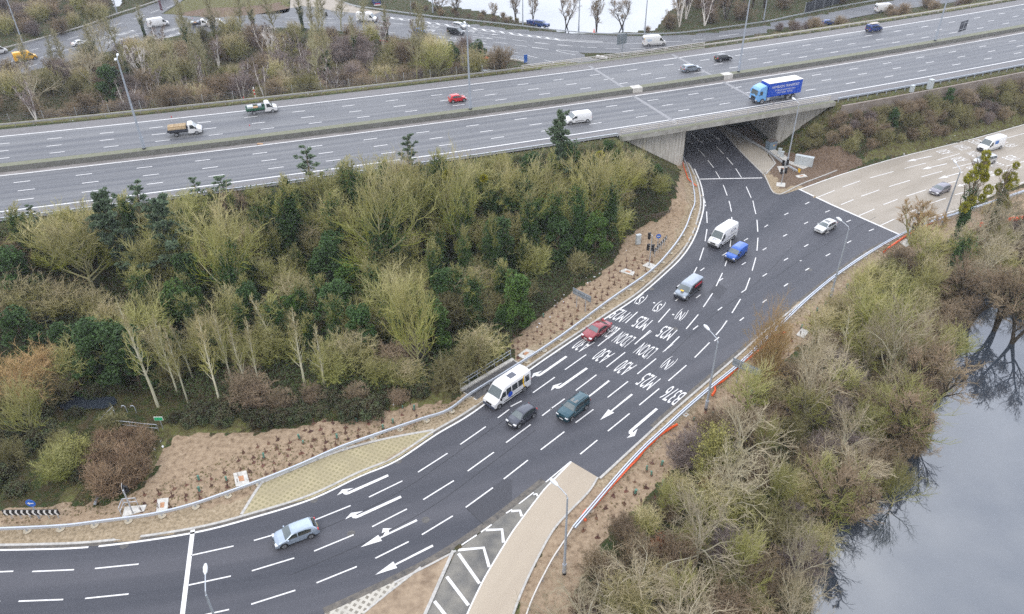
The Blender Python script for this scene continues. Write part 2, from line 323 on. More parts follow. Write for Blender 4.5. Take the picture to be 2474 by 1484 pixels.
# northern junction (ground level, beyond the motorway)
N_S = [(0,0,-400,700),(0,0,0,575),(0,0,250,510),(0,0,600,425),(0,0,900,345),(0,0,1200,275),(0,0,1500,235),(0,0,1855,228),(1,0,100,205),(1,0,500,218),(1,0,850,252),(1,0,1200,312),(1,0,1500,360),(1,0,1855,425),(2,0,150,480),(2,0,330,540)]
N_N = [(0,0,-400,520),(0,0,0,385),(0,0,170,318),(0,0,600,205),(0,0,870,118),(0,0,1150,15),(0,0,1400,-100)]
nS_line = catmull(Wl(N_S), 4)
north_west = nS_line + Wl([(2,0,600,560),(2,0,760,470),(2,0,480,382),(2,0,320,362)]) + catmull(Wl([(2,0,1500,100),(2,0,1400,235),(2,0,1000,262),(2,0,500,247),(2,0,0,207),(1,0,1855,212),(1,0,1400,150),(1,0,900,85),(1,0,640,20),(1,0,560,-30)]), 4)[6:] + Wl([(1,0,250,-30),(1,0,246,60),(1,0,240,84),(1,0,200,98),(1,0,0,105),(0,0,1855,108),(0,0,1560,128),(0,0,1380,120),(0,0,1260,105),(0,0,1170,100),(0,0,1300,20),(0,0,1400,-60),(0,0,1200,-60)]) + catmull(Wl(N_N[::-1][1:]), 4)
slip_ne = Wl([(2,0,0,260),(2,0,0,207)])+catmull(Wl([(2,0,0,207),(2,0,500,247),(2,0,1000,262),(2,0,1400,238),(2,0,1855,183),(3,0,0,168),(3,0,380,105),(3,0,700,42),(3,0,1000,-15),(3,0,1500,-120)]), 4)+catmull(Wl([(3,0,2000,-60),(3,0,1300,22),(3,0,800,95),(3,0,400,170),(3,0,0,222),(2,0,1855,238),(2,0,1470,292),(2,0,1100,350),(2,0,900,384),(2,0,640,384),(2,0,480,382),(2,0,320,362)]), 4)
nconc = Wl([(1,0,250,-30),(1,0,248,60),(1,0,340,45),(1,0,430,50),(1,0,560,80),(1,0,850,108),(1,0,910,84),(1,0,760,62),(1,0,640,22),(1,0,560,-30)])
green_island = Wl([(0,0,1170,100),(0,0,1380,-30),(1,0,240,-30),(1,0,240,84),(1,0,200,98),(1,0,0,105),(0,0,1855,108),(0,0,1560,128),(0,0,1380,120)])

# ================================================================ TERRAIN
XL0, XR0 = 32.85, 52.6                     # abutment faces; the underpass leans slightly west going north
def xleft(y): return 32.85-.14*(y-135.7)
def xright(y): return 53.3-.14*(y-145.0)
def hash_noise(x, y, s, seed=0):
    out = np.zeros_like(x); amp = 1.0; tot = 0
    r2 = np.random.default_rng(seed)
    for o in range(4):
        g = r2.random((64, 64)); fx = (x/s) % 63; fy = (y/s) % 63; ix = fx.astype(int); iy = fy.astype(int); tx = fx-ix; ty = fy-iy
        tx = tx*tx*(3-2*tx); ty = ty*ty*(3-2*ty)
        v = (g[ix, iy]*(1-tx)+g[ix+1, iy]*tx)*(1-ty)+(g[ix, iy+1]*(1-tx)+g[ix+1, iy+1]*tx)*ty
        out += v*amp; tot += amp; amp *= .5; s *= .47
    return out/tot-.5
deck_poly = Wl([(1,1,1478,1342),(1,1,1608,1418),(2,1,115,1183),(2,1,0,1118)])
ROADS = [deck_poly, road_poly, conc_right, slip_poly, hatch_poly, island, north_west, slip_ne, nconc, green_island]
SOILS = [soil_left, soil_left2, soil_right, mulch]
def height(x, y):
    x = np.atleast_1d(np.asarray(x, float)); y = np.atleast_1d(np.asarray(y, float)); r = rad(x, y)
    sb = r-1357.2; nb = 1309.5-r
    h = np.where(sb > 0, 8.1-sb*.52, np.where(nb > 0, 8.1-nb*.5, 8.1))
    edge = np.interp(x, [54, 62, 74, 86, 110, 140, 200], [13.5, 12.2, 11.3, 9.2, 7.5, 6.2, 5.5])-1.0
    h = np.where((sb > 0) & (x > 54), 6.9*(1-sb/edge), h)
    xl, xr = xleft(y), xright(y); h = np.maximum(h, 0)
    inside = (r < 1353.4) & (r > 1312)
    open_ = (x > xl-1.0) & (x < xr+1.0); h = np.where(inside & open_, 0, h)
    yw = 145.2+.1*(x-53.4); bay = inside & (x > xr-1) & (x < 64.5) & (y < yw+.9); h = np.where(bay, np.minimum(h, np.maximum(0, (x-54.5)*.85)), h)
    # slopes falling to the mouths of the underpass
    out_s = r >= 1353.4
    left = np.maximum(0, (XL0-.8-x)*.62); right = np.maximum(0, (x-54.5)*.85+(1354.2-r)*.4)
    lim = np.where(x < 43, left, right); h = np.where(out_s, np.minimum(h, lim), h)
    yn = 180; out_n = r <= 1312
    ln = np.maximum(0, (xleft(yn)-.8-x)*.62); rn = np.maximum(0, (x-xright(yn)-1)*.62)
    h = np.where(out_n, np.minimum(h, np.where(x < 36, ln, rn)), h)
    return h
def full_height(x, y):
    h = height(x, y); nz_ = hash_noise(x, y, 9.0, 3)*1.3+hash_noise(x, y, 2.2, 5)*.35
    m = np.ones_like(x)
    for P_ in ROADS+SOILS: m[inpoly(x, y, P_)] = 0
    near = ((y < 140) & (rad(x, y) > 1354))
    h = h+nz_*m*np.where(rad(x, y) < 1358, np.where(rad(x, y) > 1308.5, 0, 1), 1)*.7
    hb = np.where(m < .5, -.06, h); h = np.where((m < .5) & (height(x, y) < .5), -.06, h)
    for P_, z in ((lakeR, -2.6), (lakeN, -2.6), (lakeNW, -2.6)): h[inpoly(x, y, P_)] = z
    for P_ in (pool, ditch): h[inpoly(x, y, P_)] = -.5
    return h
def gz(x, y): return float(full_height(np.array([x]), np.array([y]))[0])
def G(px, py):                             # D-sheet pixel -> point on the terrain
    d = ray(px*1024/2474, py*1024/2474); o = np.array([0, 0, CAMH]); t0 = (8.6-CAMH)/d[2]; t1 = (-1.3-CAMH)/d[2]
    ts = np.linspace(t0, t1, 60); P_ = o+ts[:, None]*d; hh = full_height(P_[:, 0], P_[:, 1]); k = np.argmax(P_[:, 2] <= hh+.02) if (P_[:, 2] <= hh+.02).any() else 59
    return Vector((P_[k, 0], P_[k, 1], max(hh[k], -1.2)))
def axis_coords(lo, hi, fine, mid_lo, mid_hi, mid, far):
    a = list(np.arange(lo, hi, fine)); x = lo
    b = list(np.arange(hi, mid_hi, mid)); c = list(np.arange(lo-mid, mid_lo, -mid))[::-1]
    e1 = [mid_hi]; s = mid
    while e1[-1] < far: s *= 1.5; e1.append(e1[-1]+s)
    e0 = [mid_lo]; s = mid
    while e0[-1] > -far: s *= 1.5; e0.append(e0[-1]-s)
    return np.array(sorted(set(np.round(e0[::-1]+c+a+b+e1, 3))))
gx = axis_coords(-72, 112, .55, -260, 300, 2.2, 4000); gy = axis_coords(22, 182, .55, -30, 420, 2.2, 4000)
X, Y = np.meshgrid(gx, gy, indexing='ij'); Z = full_height(X.ravel(), Y.ravel()); nxn, nyn = X.shape
Zg = Z.reshape(nxn, nyn)
def lookup(x, y):
    x = np.atleast_1d(np.asarray(x, float)); y = np.atleast_1d(np.asarray(y, float)); i = np.clip(np.searchsorted(gx, x)-1, 0, nxn-2); j = np.clip(np.searchsorted(gy, y)-1, 0, nyn-2)
    tx = np.clip((x-gx[i])/(gx[i+1]-gx[i]), 0, 1); ty = np.clip((y-gy[j])/(gy[j+1]-gy[j]), 0, 1)
    return (Zg[i, j]*(1-tx)+Zg[i+1, j]*tx)*(1-ty)+(Zg[i, j+1]*(1-tx)+Zg[i+1, j+1]*tx)*ty
full_height = lookup
me = bpy.data.meshes.new('ground'); vv = np.stack([X.ravel(), Y.ravel(), Z], 1)
idx = np.arange(nxn*nyn).reshape(nxn, nyn); q = np.stack([idx[:-1, :-1], idx[1:, :-1], idx[1:, 1:], idx[:-1, 1:]], -1).reshape(-1, 4)
me.vertices.add(len(vv)); me.vertices.foreach_set('co', vv.ravel()); me.loops.add(q.size); me.loops.foreach_set('vertex_index', q.ravel())
me.polygons.add(len(q)); me.polygons.foreach_set('loop_start', np.arange(0, q.size, 4)); me.polygons.foreach_set('loop_total', np.full(len(q), 4)); me.update(calc_edges=True)
me.polygons.foreach_set('use_smooth', np.ones(len(q), bool))
# material masks: R soil, G gravelly verge, B grass, A mulch
xf, yf = X.ravel(), Y.ravel(); jx = xf+hash_noise(xf, yf, 1.3, 11)*1.6; jy = yf+hash_noise(xf, yf, 1.3, 12)*1.6
mask = np.zeros((len(xf), 4), np.float32)
for P_ in (soil_left, soil_left2, soil_right): mask[inpoly(jx, jy, P_), 0] = 1
for P_ in grass_bits+[green_island]: mask[inpoly(jx, jy, P_), 2] = 1
gs_ = inpoly(jx, jy, Wl([(0,0,1260,105),(0,0,1480,60),(0,0,1855,42),(1,0,150,15),(1,0,246,50),(1,0,240,84),(1,0,200,98),(1,0,0,105),(0,0,1855,108),(0,0,1560,128),(0,0,1380,120)])); mask[gs_, 2] = 0; mask[gs_, 3] = 1
mask[inpoly(jx, jy, mulch), 3] = 1; mask[inpoly(jx, jy, island), 0] = 1
rr_ = rad(xf, yf); mask[((rr_ > 1306) & (rr_ < 1312.5)) , 2] = .8; mask[(rr_ > 1354.5) & (rr_ < 1358), 2] = .5
# gravel strip beside kerbs: between kerb and crash barrier
def near_line(x, y, pl, dist):
    m = np.zeros(x.shape, bool); pl = resample(pl, 1.0)
    for p in pl: m |= (x-p.x)**2+(y-p.y)**2 < dist*dist
    return m
sel = (xf > -75) & (xf < 115) & (yf > 20) & (yf < 185); ii = np.where(sel)[0]
mk = near_line(jx[ii], jy[ii], Lk2, 2.6) | near_line(jx[ii], jy[ii], Rk2[70:], 1.9); mask[ii[mk], 1] = 1
ca = me.color_attributes.new('masks', 'FLOAT_COLOR', 'POINT'); ca.data.foreach_set('color', mask.ravel())
def ground_material():
    m = bpy.data.materials.new('ground_soil_and_litter'); m.use_nodes = True; n = m.node_tree.nodes; l = m.node_tree.links; b = n['Principled BSDF']; b.inputs['Roughness'].default_value = .95; b.inputs['Specular IOR Level'].default_value = .15
    geo = n.new('ShaderNodeNewGeometry'); at = n.new('ShaderNodeVertexColor'); at.layer_name = 'masks'; sp2 = n.new('ShaderNodeSeparateColor'); l.new(at.outputs['Color'], sp2.inputs[0])
    def nz2(s, d=6): 
        z = n.new('ShaderNodeTexNoise'); z.inputs['Scale'].default_value = s; z.inputs['Detail'].default_value = d; z.inputs['Roughness'].default_value = .65; l.new(geo.outputs['Position'], z.inputs['Vector']); return z
    def ramp(z, cols):
        r = n.new('ShaderNodeValToRGB'); e = r.color_ramp.elements
        for i, (p, c) in enumerate(cols):
            el = e[i] if i < 2 else e.new(p); el.position = p; el.color = (*c, 1)
        l.new(z.outputs['Fac'], r.inputs['Fac']); return r.outputs['Color']
    base = ramp(nz2(.9), [(.3, (.022, .028, .012)), (.7, (.11, .085, .045)), (.42, (.04, .06, .018)), (.55, (.06, .05, .026))])
    soil = ramp(nz2(1.7, 9), [(.30, (.13, .092, .06)), (.68, (.40, .305, .21)), (.44, (.28, .205, .138))])
    grav = ramp(nz2(3.0, 8), [(.3, (.17, .135, .09)), (.7, (.44, .36, .26)), (.5, (.32, .25, .165))])
    gras = ramp(nz2(1.3, 9), [(.3, (.07, .055, .03)), (.7, (.17, .19, .06)), (.48, (.115, .105, .045))])
    mul = ramp(nz2(3.0, 8), [(.3, (.07, .045, .03)), (.7, (.24, .175, .125))])
    def mix(a, bcol, fac, hard=nz2(2.5)):
        mr = n.new('ShaderNodeMath'); mr.operation = 'ADD'; l.new(fac, mr.inputs[0])
        sb = n.new('ShaderNodeMath'); sb.operation = 'MULTIPLY_ADD'; sb.inputs[1].default_value = .9; sb.inputs[2].default_value = -.45; l.new(hard.outputs['Fac'], sb.inputs[0]); l.new(sb.outputs[0], mr.inputs[1])
        st = n.new('ShaderNodeMapRange'); st.inputs['From Min'].default_value = .42; st.inputs['From Max'].default_value = .58; l.new(mr.outputs[0], st.inputs['Value'])
        mm = n.new('ShaderNodeMix'); mm.data_type = 'RGBA'; l.new(st.outputs[0], mm.inputs['Factor']); l.new(a, mm.inputs['A']); l.new(bcol, mm.inputs['B']); return mm.outputs['Result']
    c = mix(base, gras, sp2.outputs['Blue']); c = mix(c, soil, sp2.outputs['Red']); c = mix(c, mul, at.outputs['Alpha']); c = mix(c, grav, sp2.outputs['Green'])
    l.new(c, b.inputs['Base Color'])
    bp = n.new('ShaderNodeBump'); bp.inputs['Strength'].default_value = .8; bp.inputs['Distance'].default_value = .15; l.new(nz2(3.5, 10).outputs['Fac'], bp.inputs['Height']); l.new(bp.outputs['Normal'], b.inputs['Normal'])
    return m
me.materials.append(ground_material()); go = bpy.data.objects.new('ground', me); COL.objects.link(go); go['kind'] = 'structure'

# water
def water_mat():
    m = bpy.data.materials.new('lake_water'); m.use_nodes = True; n = m.node_tree.nodes; l = m.node_tree.links; b = n['Principled BSDF']
    b.inputs['Base Color'].default_value = (.035, .045, .06, 1); b.inputs['Roughness'].default_value = .03; b.inputs['IOR'].default_value = 2.2; b.inputs['Specular IOR Level'].default_value = .5
    z = n.new('ShaderNodeTexNoise'); z.inputs['Scale'].default_value = .35; z.inputs['Detail'].default_value = 5; g = n.new('ShaderNodeNewGeometry'); l.new(g.outputs['Position'], z.inputs['Vector'])
    bp = n.new('ShaderNodeBump'); bp.inputs['Strength'].default_value = .05; bp.inputs['Distance'].default_value = .05; l.new(z.outputs['Fac'], bp.inputs['Height']); l.new(bp.outputs['Normal'], b.inputs['Normal'])
    return m
MW = water_mat()
def water(name, poly, z, grow=6):
    cx = sum(p.x for p in poly)/len(poly); cy = sum(p.y for p in poly)/len(poly)
    mb = MB(); x0 = min(p.x for p in poly)-grow; x1 = max(p.x for p in poly)+grow; y0 = min(p.y for p in poly)-grow; y1 = max(p.y for p in poly)+grow
    mb.quad((x0, y0, z), (x1, y0, z), (x1, y1, z), (x0, y1, z)); return struct(name, mb, MW)
water('lake', lakeR, -1.2); water('lake', lakeN, -1.0, 3); water('lake', lakeNW, -1.0, 3)
fill_poly('stream', pool, -.02, MW); fill_poly('stream', ditch, -.03, MW)

# ================================================================ LOWER ROADS
M_NEWASP = asphalt('new_asphalt', (.038, .040, .053), (.063, .065, .080), (.034, .037, .048), (.092, .091, .103), (.28, .10, .10), rough=.6, spec=.45, amt=.6)
M_OLDASP = asphalt('old_asphalt', (.10, .10, .10), (.22, .21, .19), (.09, .09, .09), (.27, .25, .21), (.5, .5, .5), rough=.9)
def with_uv(o, fn):
    me = o.data; uvl = me.uv_layers.new(name='UVMap'); 
    for lp in me.loops: uvl.data[lp.index].uv = fn(me.vertices[lp.vertex_index].co)
cen = np.array([[0, 0]])
def road_uv(c):
    a = math.atan2(c.y-200, c.x+55); return (math.hypot(c.x+55, c.y-200), a*8)
main_road = fill_poly('road', road_poly, 0.0, M_NEWASP); with_uv(main_road, road_uv)
M_TAN = asphalt('worn_concrete', (.30, .265, .215), (.40, .355, .30), (.27, .235, .19), (.42, .375, .32), (.4, .05, 1), rough=.9, amt=.5)
croad = fill_poly('concrete_road', conc_right, 0.004, M_TAN); with_uv(croad, lambda c: (c.x*-.53+c.y*.85, c.x*.85+c.y*.53))
M_TAN2 = asphalt('fresh_concrete', (.37, .31, .24), (.43, .365, .285), (.36, .30, .235), (.45, .385, .30), (.5, .04, 1), rough=.9, amt=.5)
sroad = fill_poly('slip_road', slip_poly, 0.008, M_TAN2); with_uv(sroad, lambda c: (c.x*-.85+c.y*.53, c.x*.53+c.y*.85))
hroad = fill_poly('hatched_area', hatch_poly, 0.004, M_OLDASP); with_uv(hroad, lambda c: (c.x*-.85+c.y*.53, c.x*.53+c.y*.85))
M_SOIL = mat('island_soil', (.38, .29, .20), .95, col2=(.19, .135, .09), nscale=.8, coord='World', bump=.8, bscale=3)
fill_poly('island_ground', island, .05, M_SOIL)
def paver_mat(name, c1, c2, scale, rot):
    m = bpy.data.materials.new(name); m.use_nodes = True; n = m.node_tree.nodes; l = m.node_tree.links; b = n['Principled BSDF']; b.inputs['Roughness'].default_value = .9
    g = n.new('ShaderNodeNewGeometry'); mp_ = n.new('ShaderNodeMapping'); mp_.inputs['Rotation'].default_value = (0, 0, rot); l.new(g.outputs['Position'], mp_.inputs['Vector'])
    br = n.new('ShaderNodeTexBrick'); br.inputs['Scale'].default_value = scale; br.offset = 0; br.inputs['Mortar Size'].default_value = .12; br.inputs['Brick Width'].default_value = .5; br.inputs['Row Height'].default_value = .5
    br.inputs['Color1'].default_value = (*c2, 1); br.inputs['Color2'].default_value = (*c2, 1); br.inputs['Mortar'].default_value = (*c1, 1); l.new(mp_.outputs['Vector'], br.inputs['Vector'])
    z = n.new('ShaderNodeTexNoise'); z.inputs['Scale'].default_value = .5; z.inputs['Detail'].default_value = 6; l.new(g.outputs['Position'], z.inputs['Vector'])
    mm = n.new('ShaderNodeMix'); mm.data_type = 'RGBA'; mm.inputs['B'].default_value = (*[.75*v for v in c1], 1); l.new(br.outputs['Color'], mm.inputs['A'])
    mr = n.new('ShaderNodeMapRange'); mr.inputs['From Min'].default_value = .35; mr.inputs['From Max'].default_value = .7; mr.inputs['To Max'].default_value = .8; l.new(z.outputs['Fac'], mr.inputs['Value']); l.new(mr.outputs[0], mm.inputs['Factor'])
    l.new(mm.outputs['Result'], b.inputs['Base Color']); return m
M_PAVU = paver_mat('yellow_grass_paver', (.38, .325, .20), (.25, .22, .12), 1.0, .45)
M_PAVL = paver_mat('pale_grass_paver', (.50, .47, .41), (.17, .15, .12), .9, .45)
M_PAVR = paver_mat('cream_block_paver', (.40, .36, .30), (.30, .26, .21), 1.2, .3)
fill_poly('paved_verge', grass_up, .05, M_PAVU); fill_poly('paved_verge', grass_lo, .062, M_PAVL); fill_poly('paved_verge', pav_r, .05, M_PAVR)
kb = MB()
def kerb(pl, wd=.22, h=.1, off=0.0): box_strip(kb, offset(pl, off+wd), offset(pl, off), -.05, h)
kerb(Lk2[:170], .26, .11)
kerb(offset(Rk2[88:132], 0), .26, .1, -.26); kerb(catmull(Wl([(2,0,1500,925),(2,0,1640,1078),(2,0,1722,1163),(2,0,1822,1262)]), 4)[::-1], .2, .1)
kerb(catmull(Wl([(2,0,1822,1262),(3,0,20,1378),(3,0,50,1404),(3,0,90,1411),(3,0,130,1395),(3,0,250,1335),(3,0,420,1270),(3,0,560,1215),(3,0,640,1190)]), 5)[::-1], .2, .1, -.2)
kerb(SLIP_R, .2, .09, -.22)
kerb(Wl([(1,2,1440,1030),(1,2,1240,1484),(1,2,1100,1800)]), .3, .12, -.3)
kerb(catmull(Wl([(1,2,1000,1253),(1,2,1200,1152),(1,2,1320,1090),(1,2,1445,1022)]), 4), .2, .1, -.2)
kerb(catmull(Wl([(0,2,1760,765),(1,2,0,610),(1,2,50,538),(1,2,550,330),(1,2,900,230),(1,2,1290,157)]), 5, (2,)), .3, .08)
kerb(Wl([(2,0,1540,915),(2,0,1700,1000),(2,0,1855,1110),(3,0,50,1185),(3,0,0,1240),(2,0,1835,1262)]), .22, .09)
kerb(catmull(Wl([(1,2,1200,1150),(1,2,1090,1238),(1,2,960,1340),(1,2,785,1484)]), 4), .18, .09, -.2)
struct('kerb', kb, M_KERB)

# ================================================================ MOTORWAY
M_MWAY = asphalt('motorway_asphalt', (.105, .109, .122), (.135, .138, .148), (.078, .082, .096), (.172, .173, .178), (.9, .012, 1), rough=.62, spec=.55, amt=.75)
M_SHOULD = asphalt('shoulder_asphalt', (.15, .145, .15), (.19, .18, .18), (.14, .135, .14), (.20, .19, .19), (.9, .03, 1), rough=.75, amt=.5)
M_GUT = asphalt('dirty_gutter', (.15, .14, .135), (.33, .31, .30), (.12, .11, .105), (.36, .33, .32), (2.0, .3, 1), rough=.9, amt=.5)
S0, S1 = 180.0, 800.0
def arc_strip(name, r0, r1, z, m, parent=None, s0=S0, s1=S1, step=4.0):
    mb = MB(); n = int((s1-s0)/step)+1; uvs = []
    ss = [s0+(s1-s0)*i/n for i in range(n+1)]; nu = max(1, int(abs(r1-r0)/4))
    rs_ = [r0+(r1-r0)*k/nu for k in range(nu+1)]
    vs = [arc(r, s, z) for s in ss for r in rs_]; k = nu+1
    mb.add(vs, [(i*k+j, i*k+j+1, (i+1)*k+j+1, (i+1)*k+j)[::(1 if r1 < r0 else -1)] for i in range(n) for j in range(nu)])
    me_ = None; o = mb.build(name, m, parent); uvl = o.data.uv_layers.new(name='UVMap')
    for lp in o.data.loops:
        c = o.data.vertices[lp.vertex_index].co; uvl.data[lp.index].uv = (math.hypot(c.x-CX, c.y-CY)-1300, math.atan2(c.x-CX, -(c.y-CY))*1340)
    if not parent: o['kind'] = 'structure'
    return o
mway = arc_strip('motorway', 1317.6, 1333.9, ZM, M_MWAY); arc_strip('carriageway', 1336.9, 1352.2, ZM, M_MWAY, mway)
arc_strip('hard_shoulder', 1314.0, 1317.6, ZM, M_SHOULD, mway); arc_strip('road_edge', 1352.2, 1354.9, ZM, M_SHOULD, mway); arc_strip('gutter', 1335.6, 1336.9, ZM+.002, M_GUT, mway)
# solid lines and dashes
ml = MB()
def arcline(mb, r, wd, s0, s1, z=ZM+.006, step=4.0):
    n = max(1, int((s1-s0)/step)); 
    for i in range(n):
        a, b = s0+(s1-s0)*i/n, s0+(s1-s0)*(i+1)/n; mb.quad(arc(r+wd/2, a, z), arc(r+wd/2, b, z), arc(r-wd/2, b, z), arc(r-wd/2, a, z))
for r in (1351.5, 1337.1, 1317.9): arcline(ml, r, .30, S0, S1)
dash = {1340.69: 359.8, 1344.29: 361.2, 1347.94: 371.0, 1321.82: 352.4, 1325.55: 353.1, 1329.15: 354.1}
known = {1340.69: [359.8,369.0,378.3,387.5,406.3,416.0,425.6,435.0,463.5,472.6,481.9,522.9,532.4,542.3,552.4,562.3,572.5],
 1344.29: [361.2,370.5,379.6,388.8,417.2,427.2,436.6,465.2,473.8,483.1], 1347.94: [371.0,380.5,417.9,428.0,437.5,466.1,475.2,484.4,525.6,535.0,545.2,555.0],
 1321.82: [352.4,361.1,370.0,395.9,405.0,414.8,423.6,433.0,442.0,452.0,460.2,468.9,478.1,487.5,516.1,526.1,536.0],
 1325.55: [353.1,361.7,370.5,397.2,406.4,415.6,424.5,452.9,461.6,470.4,479.5,516.8,526.6,536.6,545.6,555.6,565.5],
 1329.15: [354.1,362.9,371.7,380.3,398.7,407.5,416.6,426.0,435.6,444.5,454.0,463.2,471.8,481.0,490.6,508.9,518.7,527.9,537.7,547.0]}
for r, ks in known.items():
    full = []
    for a, b in zip(ks, ks[1:]):
        n = round((b-a)/9.35); full += [a+(b-a)*i/n for i in range(n)]
    full.append(ks[-1]); a = ks[0]
    while a > S0: a -= 9.2; full.insert(0, a)
    a = ks[-1]
    while a < S1: a += 9.7; full.append(a)
    for s in full: arcline(ml, r, .19, s, s+2.45, step=3)
ml.build('lane_markings', M_WHITE, mway)
# expansion joints across the deck
for (p, q_) in (((2,0,560,478),(2,0,812,637)), ((2,0,1160,395),(2,0,1445,545)), ((2,0,880,695),(2,0,1200,897)), ((2,0,1530,592),(2,0,1760,720))):
    jm = MB(); a, b = W(*p, z=ZM), W(*q_, z=ZM); strip(jm, [a, b], .75, ZM+.009); jm.build('expansion_joint', mat('joint_filler', (.26, .26, .27), .8, noise=.15, coord='World'), mway)
ex = MB(); strip(ex, [W(3,0,-90,665,z=ZM), W(3,0,80,775,z=ZM)], .5, ZM+.009); ex.build('expansion_joint', M_GUT, mway)

# median barrier (solid concrete)
mb = MB(); n = 160; sgap = [arcs(*W(2,0,860,640,z=ZM)[:2]), arcs(*W(2,0,1505,545,z=ZM)[:2])]
med = thing('median_barrier', 'long grey concrete wall with a mossy flat top between the two motorway carriageways', 'barrier', arc(1335, 450))
mo = Matrix.Translation(arc(1335, 450)).inverted()
def arcbox(r0, r1, z0, z1, s0, s1, step, name, m, parent, mtop=None, origin=None):
    b = MB(); n = max(1, int((s1-s0)/step)); o_ = Vector(origin) if origin is not None else Vector()
    pts = []
    for i in range(n+1):
        s = s0+(s1-s0)*i/n
        pts.append([arc(r0, s, z0)-o_, arc(r0, s, z1)-o_, arc(r1, s, z1)-o_, arc(r1, s, z0)-o_])
    for i in range(n):
        a, c = pts[i], pts[i+1]
        b.quad(a[0], c[0], c[1], a[1]); b.quad(a[2], c[2], c[3], a[3])
        b.cm = 1 if mtop else 0; b.quad(a[1], c[1], c[2], a[2]); b.cm = 0
    b.poly(pts[0]); b.poly(pts[-1][::-1])
    return b.build(name, [m, mtop] if mtop else m, parent)
oo = arc(1335, 450)
for a, b in ((S0, sgap[0]-1.1), (sgap[0]+1.1, sgap[1]-1.1), (sgap[1]+1.1, S1)):
    arcbox(1335.55, 1333.95, ZM-.05, ZM+.92, a, b, 4, 'wall', M_BARR, med, M_MOSS, oo)
for s in sgap: arcbox(1335.62, 1333.88, ZM-.05, ZM+.97, s-1.1, s+1.1, 1, 'joint_cover', M_CONCL, med, None, oo)

# bridge: deck, abutments, wing walls
br = thing('bridge', 'concrete motorway bridge over the slip road with ribbed pale abutment walls', 'bridge', (43, 150, 0)); bo = Vector((43, 150, 0))
sA, sB = arcs(20.0, 128.5), arcs(63.5, 146.5)
arcbox(1354.95, 1313.95, 7.15, ZM-.12, arcs(30.5, 134)-1.5, arcs(56, 145)+1.5, 3, 'deck', M_CONC, br, None, bo)
def ribbed(c, c2, gap):
    m = bpy.data.materials.new('ribbed_concrete'); m.use_nodes = True; n = m.node_tree.nodes; l = m.node_tree.links; b = n['Principled BSDF']; b.inputs['Roughness'].default_value = .9
    g = n.new('ShaderNodeNewGeometry'); z = n.new('ShaderNodeTexNoise'); z.inputs['Scale'].default_value = 1.0; z.inputs['Detail'].default_value = 7
    mp_ = n.new('ShaderNodeMapping'); mp_.inputs['Scale'].default_value = (3, 3, .35); l.new(g.outputs['Position'], mp_.inputs['Vector']); l.new(mp_.outputs['Vector'], z.inputs['Vector'])
    r = n.new('ShaderNodeValToRGB'); r.color_ramp.elements[0].color = (*c2, 1); r.color_ramp.elements[1].color = (*c, 1); r.color_ramp.elements[0].position = .3; r.color_ramp.elements[1].position = .62
    l.new(z.outputs['Fac'], r.inputs['Fac']); l.new(r.outputs['Color'], b.inputs['Base Color']); return m
M_RIB = ribbed((.60, .575, .53), (.36, .34, .30), .5)
def ribwall(name, p, q_, ztop, thick, parent, zb=-.3, step=.62):
    b = MB(); p = Vector(p)-bo; q_ = Vector(q_)-bo; p.z = q_.z = 0; d = (q_-p); L = d.length; d.normalize(); nr = Vector((d.y, -d.x, 0)); n = int(L/step); b2 = MB()
    for i in range(n):
        a = p+d*(L*i/n); e = p+d*(L*(i+1)/n); f0, f1 = 0, .045
        w1 = .78
        m1 = a.lerp(e, w1)
        for (s, t, o) in ((a, m1, f1), (m1, e, f0)):
            A = s+nr*o; B = t+nr*o
            b.quad(A+Vector((0, 0, zb)), B+Vector((0, 0, zb)), B+Vector((0, 0, ztop)), A+Vector((0, 0, ztop)))
            b.quad(A+Vector((0, 0, ztop)), B+Vector((0, 0, ztop)), t-nr*thick+Vector((0, 0, ztop)), s-nr*thick+Vector((0, 0, ztop)))
        b.quad(m1+nr*f1+Vector((0, 0, zb)), m1+Vector((0, 0, zb)), m1+Vector((0, 0, ztop)), m1+nr*f1+Vector((0, 0, ztop)))
        b.quad(e+Vector((0, 0, zb)), e+nr*f1+Vector((0, 0, zb)), e+nr*f1+Vector((0, 0, ztop)), e+Vector((0, 0, ztop)))
    A, B = p-nr*thick, q_-nr*thick
    for s, t in ((B, A), (p, A), (B, q_)): b.quad(s+Vector((0, 0, zb)), t+Vector((0, 0, zb)), t+Vector((0, 0, ztop)), s+Vector((0, 0, ztop)))
    return b.build(name, M_RIB, parent)
lj = Vector((32.85, 135.75, 0)); 
def onarc(x, r): return Vector((x, CY-math.sqrt(r*r-(x-CX)**2), 0))
ribwall('wing_wall', onarc(19.0, 1354.3), onarc(32.8, 1354.3), 7.14, 1.6, br)
ribwall('abutment', (32.85, 135.6, 0), (xleft(181), 181, 0), 7.14, 1.7, br)
ribwall('abutment', (xright(183), 183, 0), (53.35, 145.3, 0), 7.14, 1.7, br)
ribwall('wing_wall', (53.4, 145.2, 0), (63.5, 146.2, 0), 7.14, 1.6, br)
# parapet edge beams
arcbox(1356.0, 1354.95, ZM-.72, ZM+.12, sA, sB, 3, 'edge_beam', mat('stained_edge_concrete', (.44, .43, .40), .9, col2=(.27, .26, .235), nscale=.6, coord='World', detail=9), br, M_MOSS, bo)
arcbox(1314.0, 1312.9, ZM-1.1, ZM+.14, arcs(8, 168), arcs(46.5, 184), 3, 'edge_beam', M_CONC, br, M_MOSS, bo)
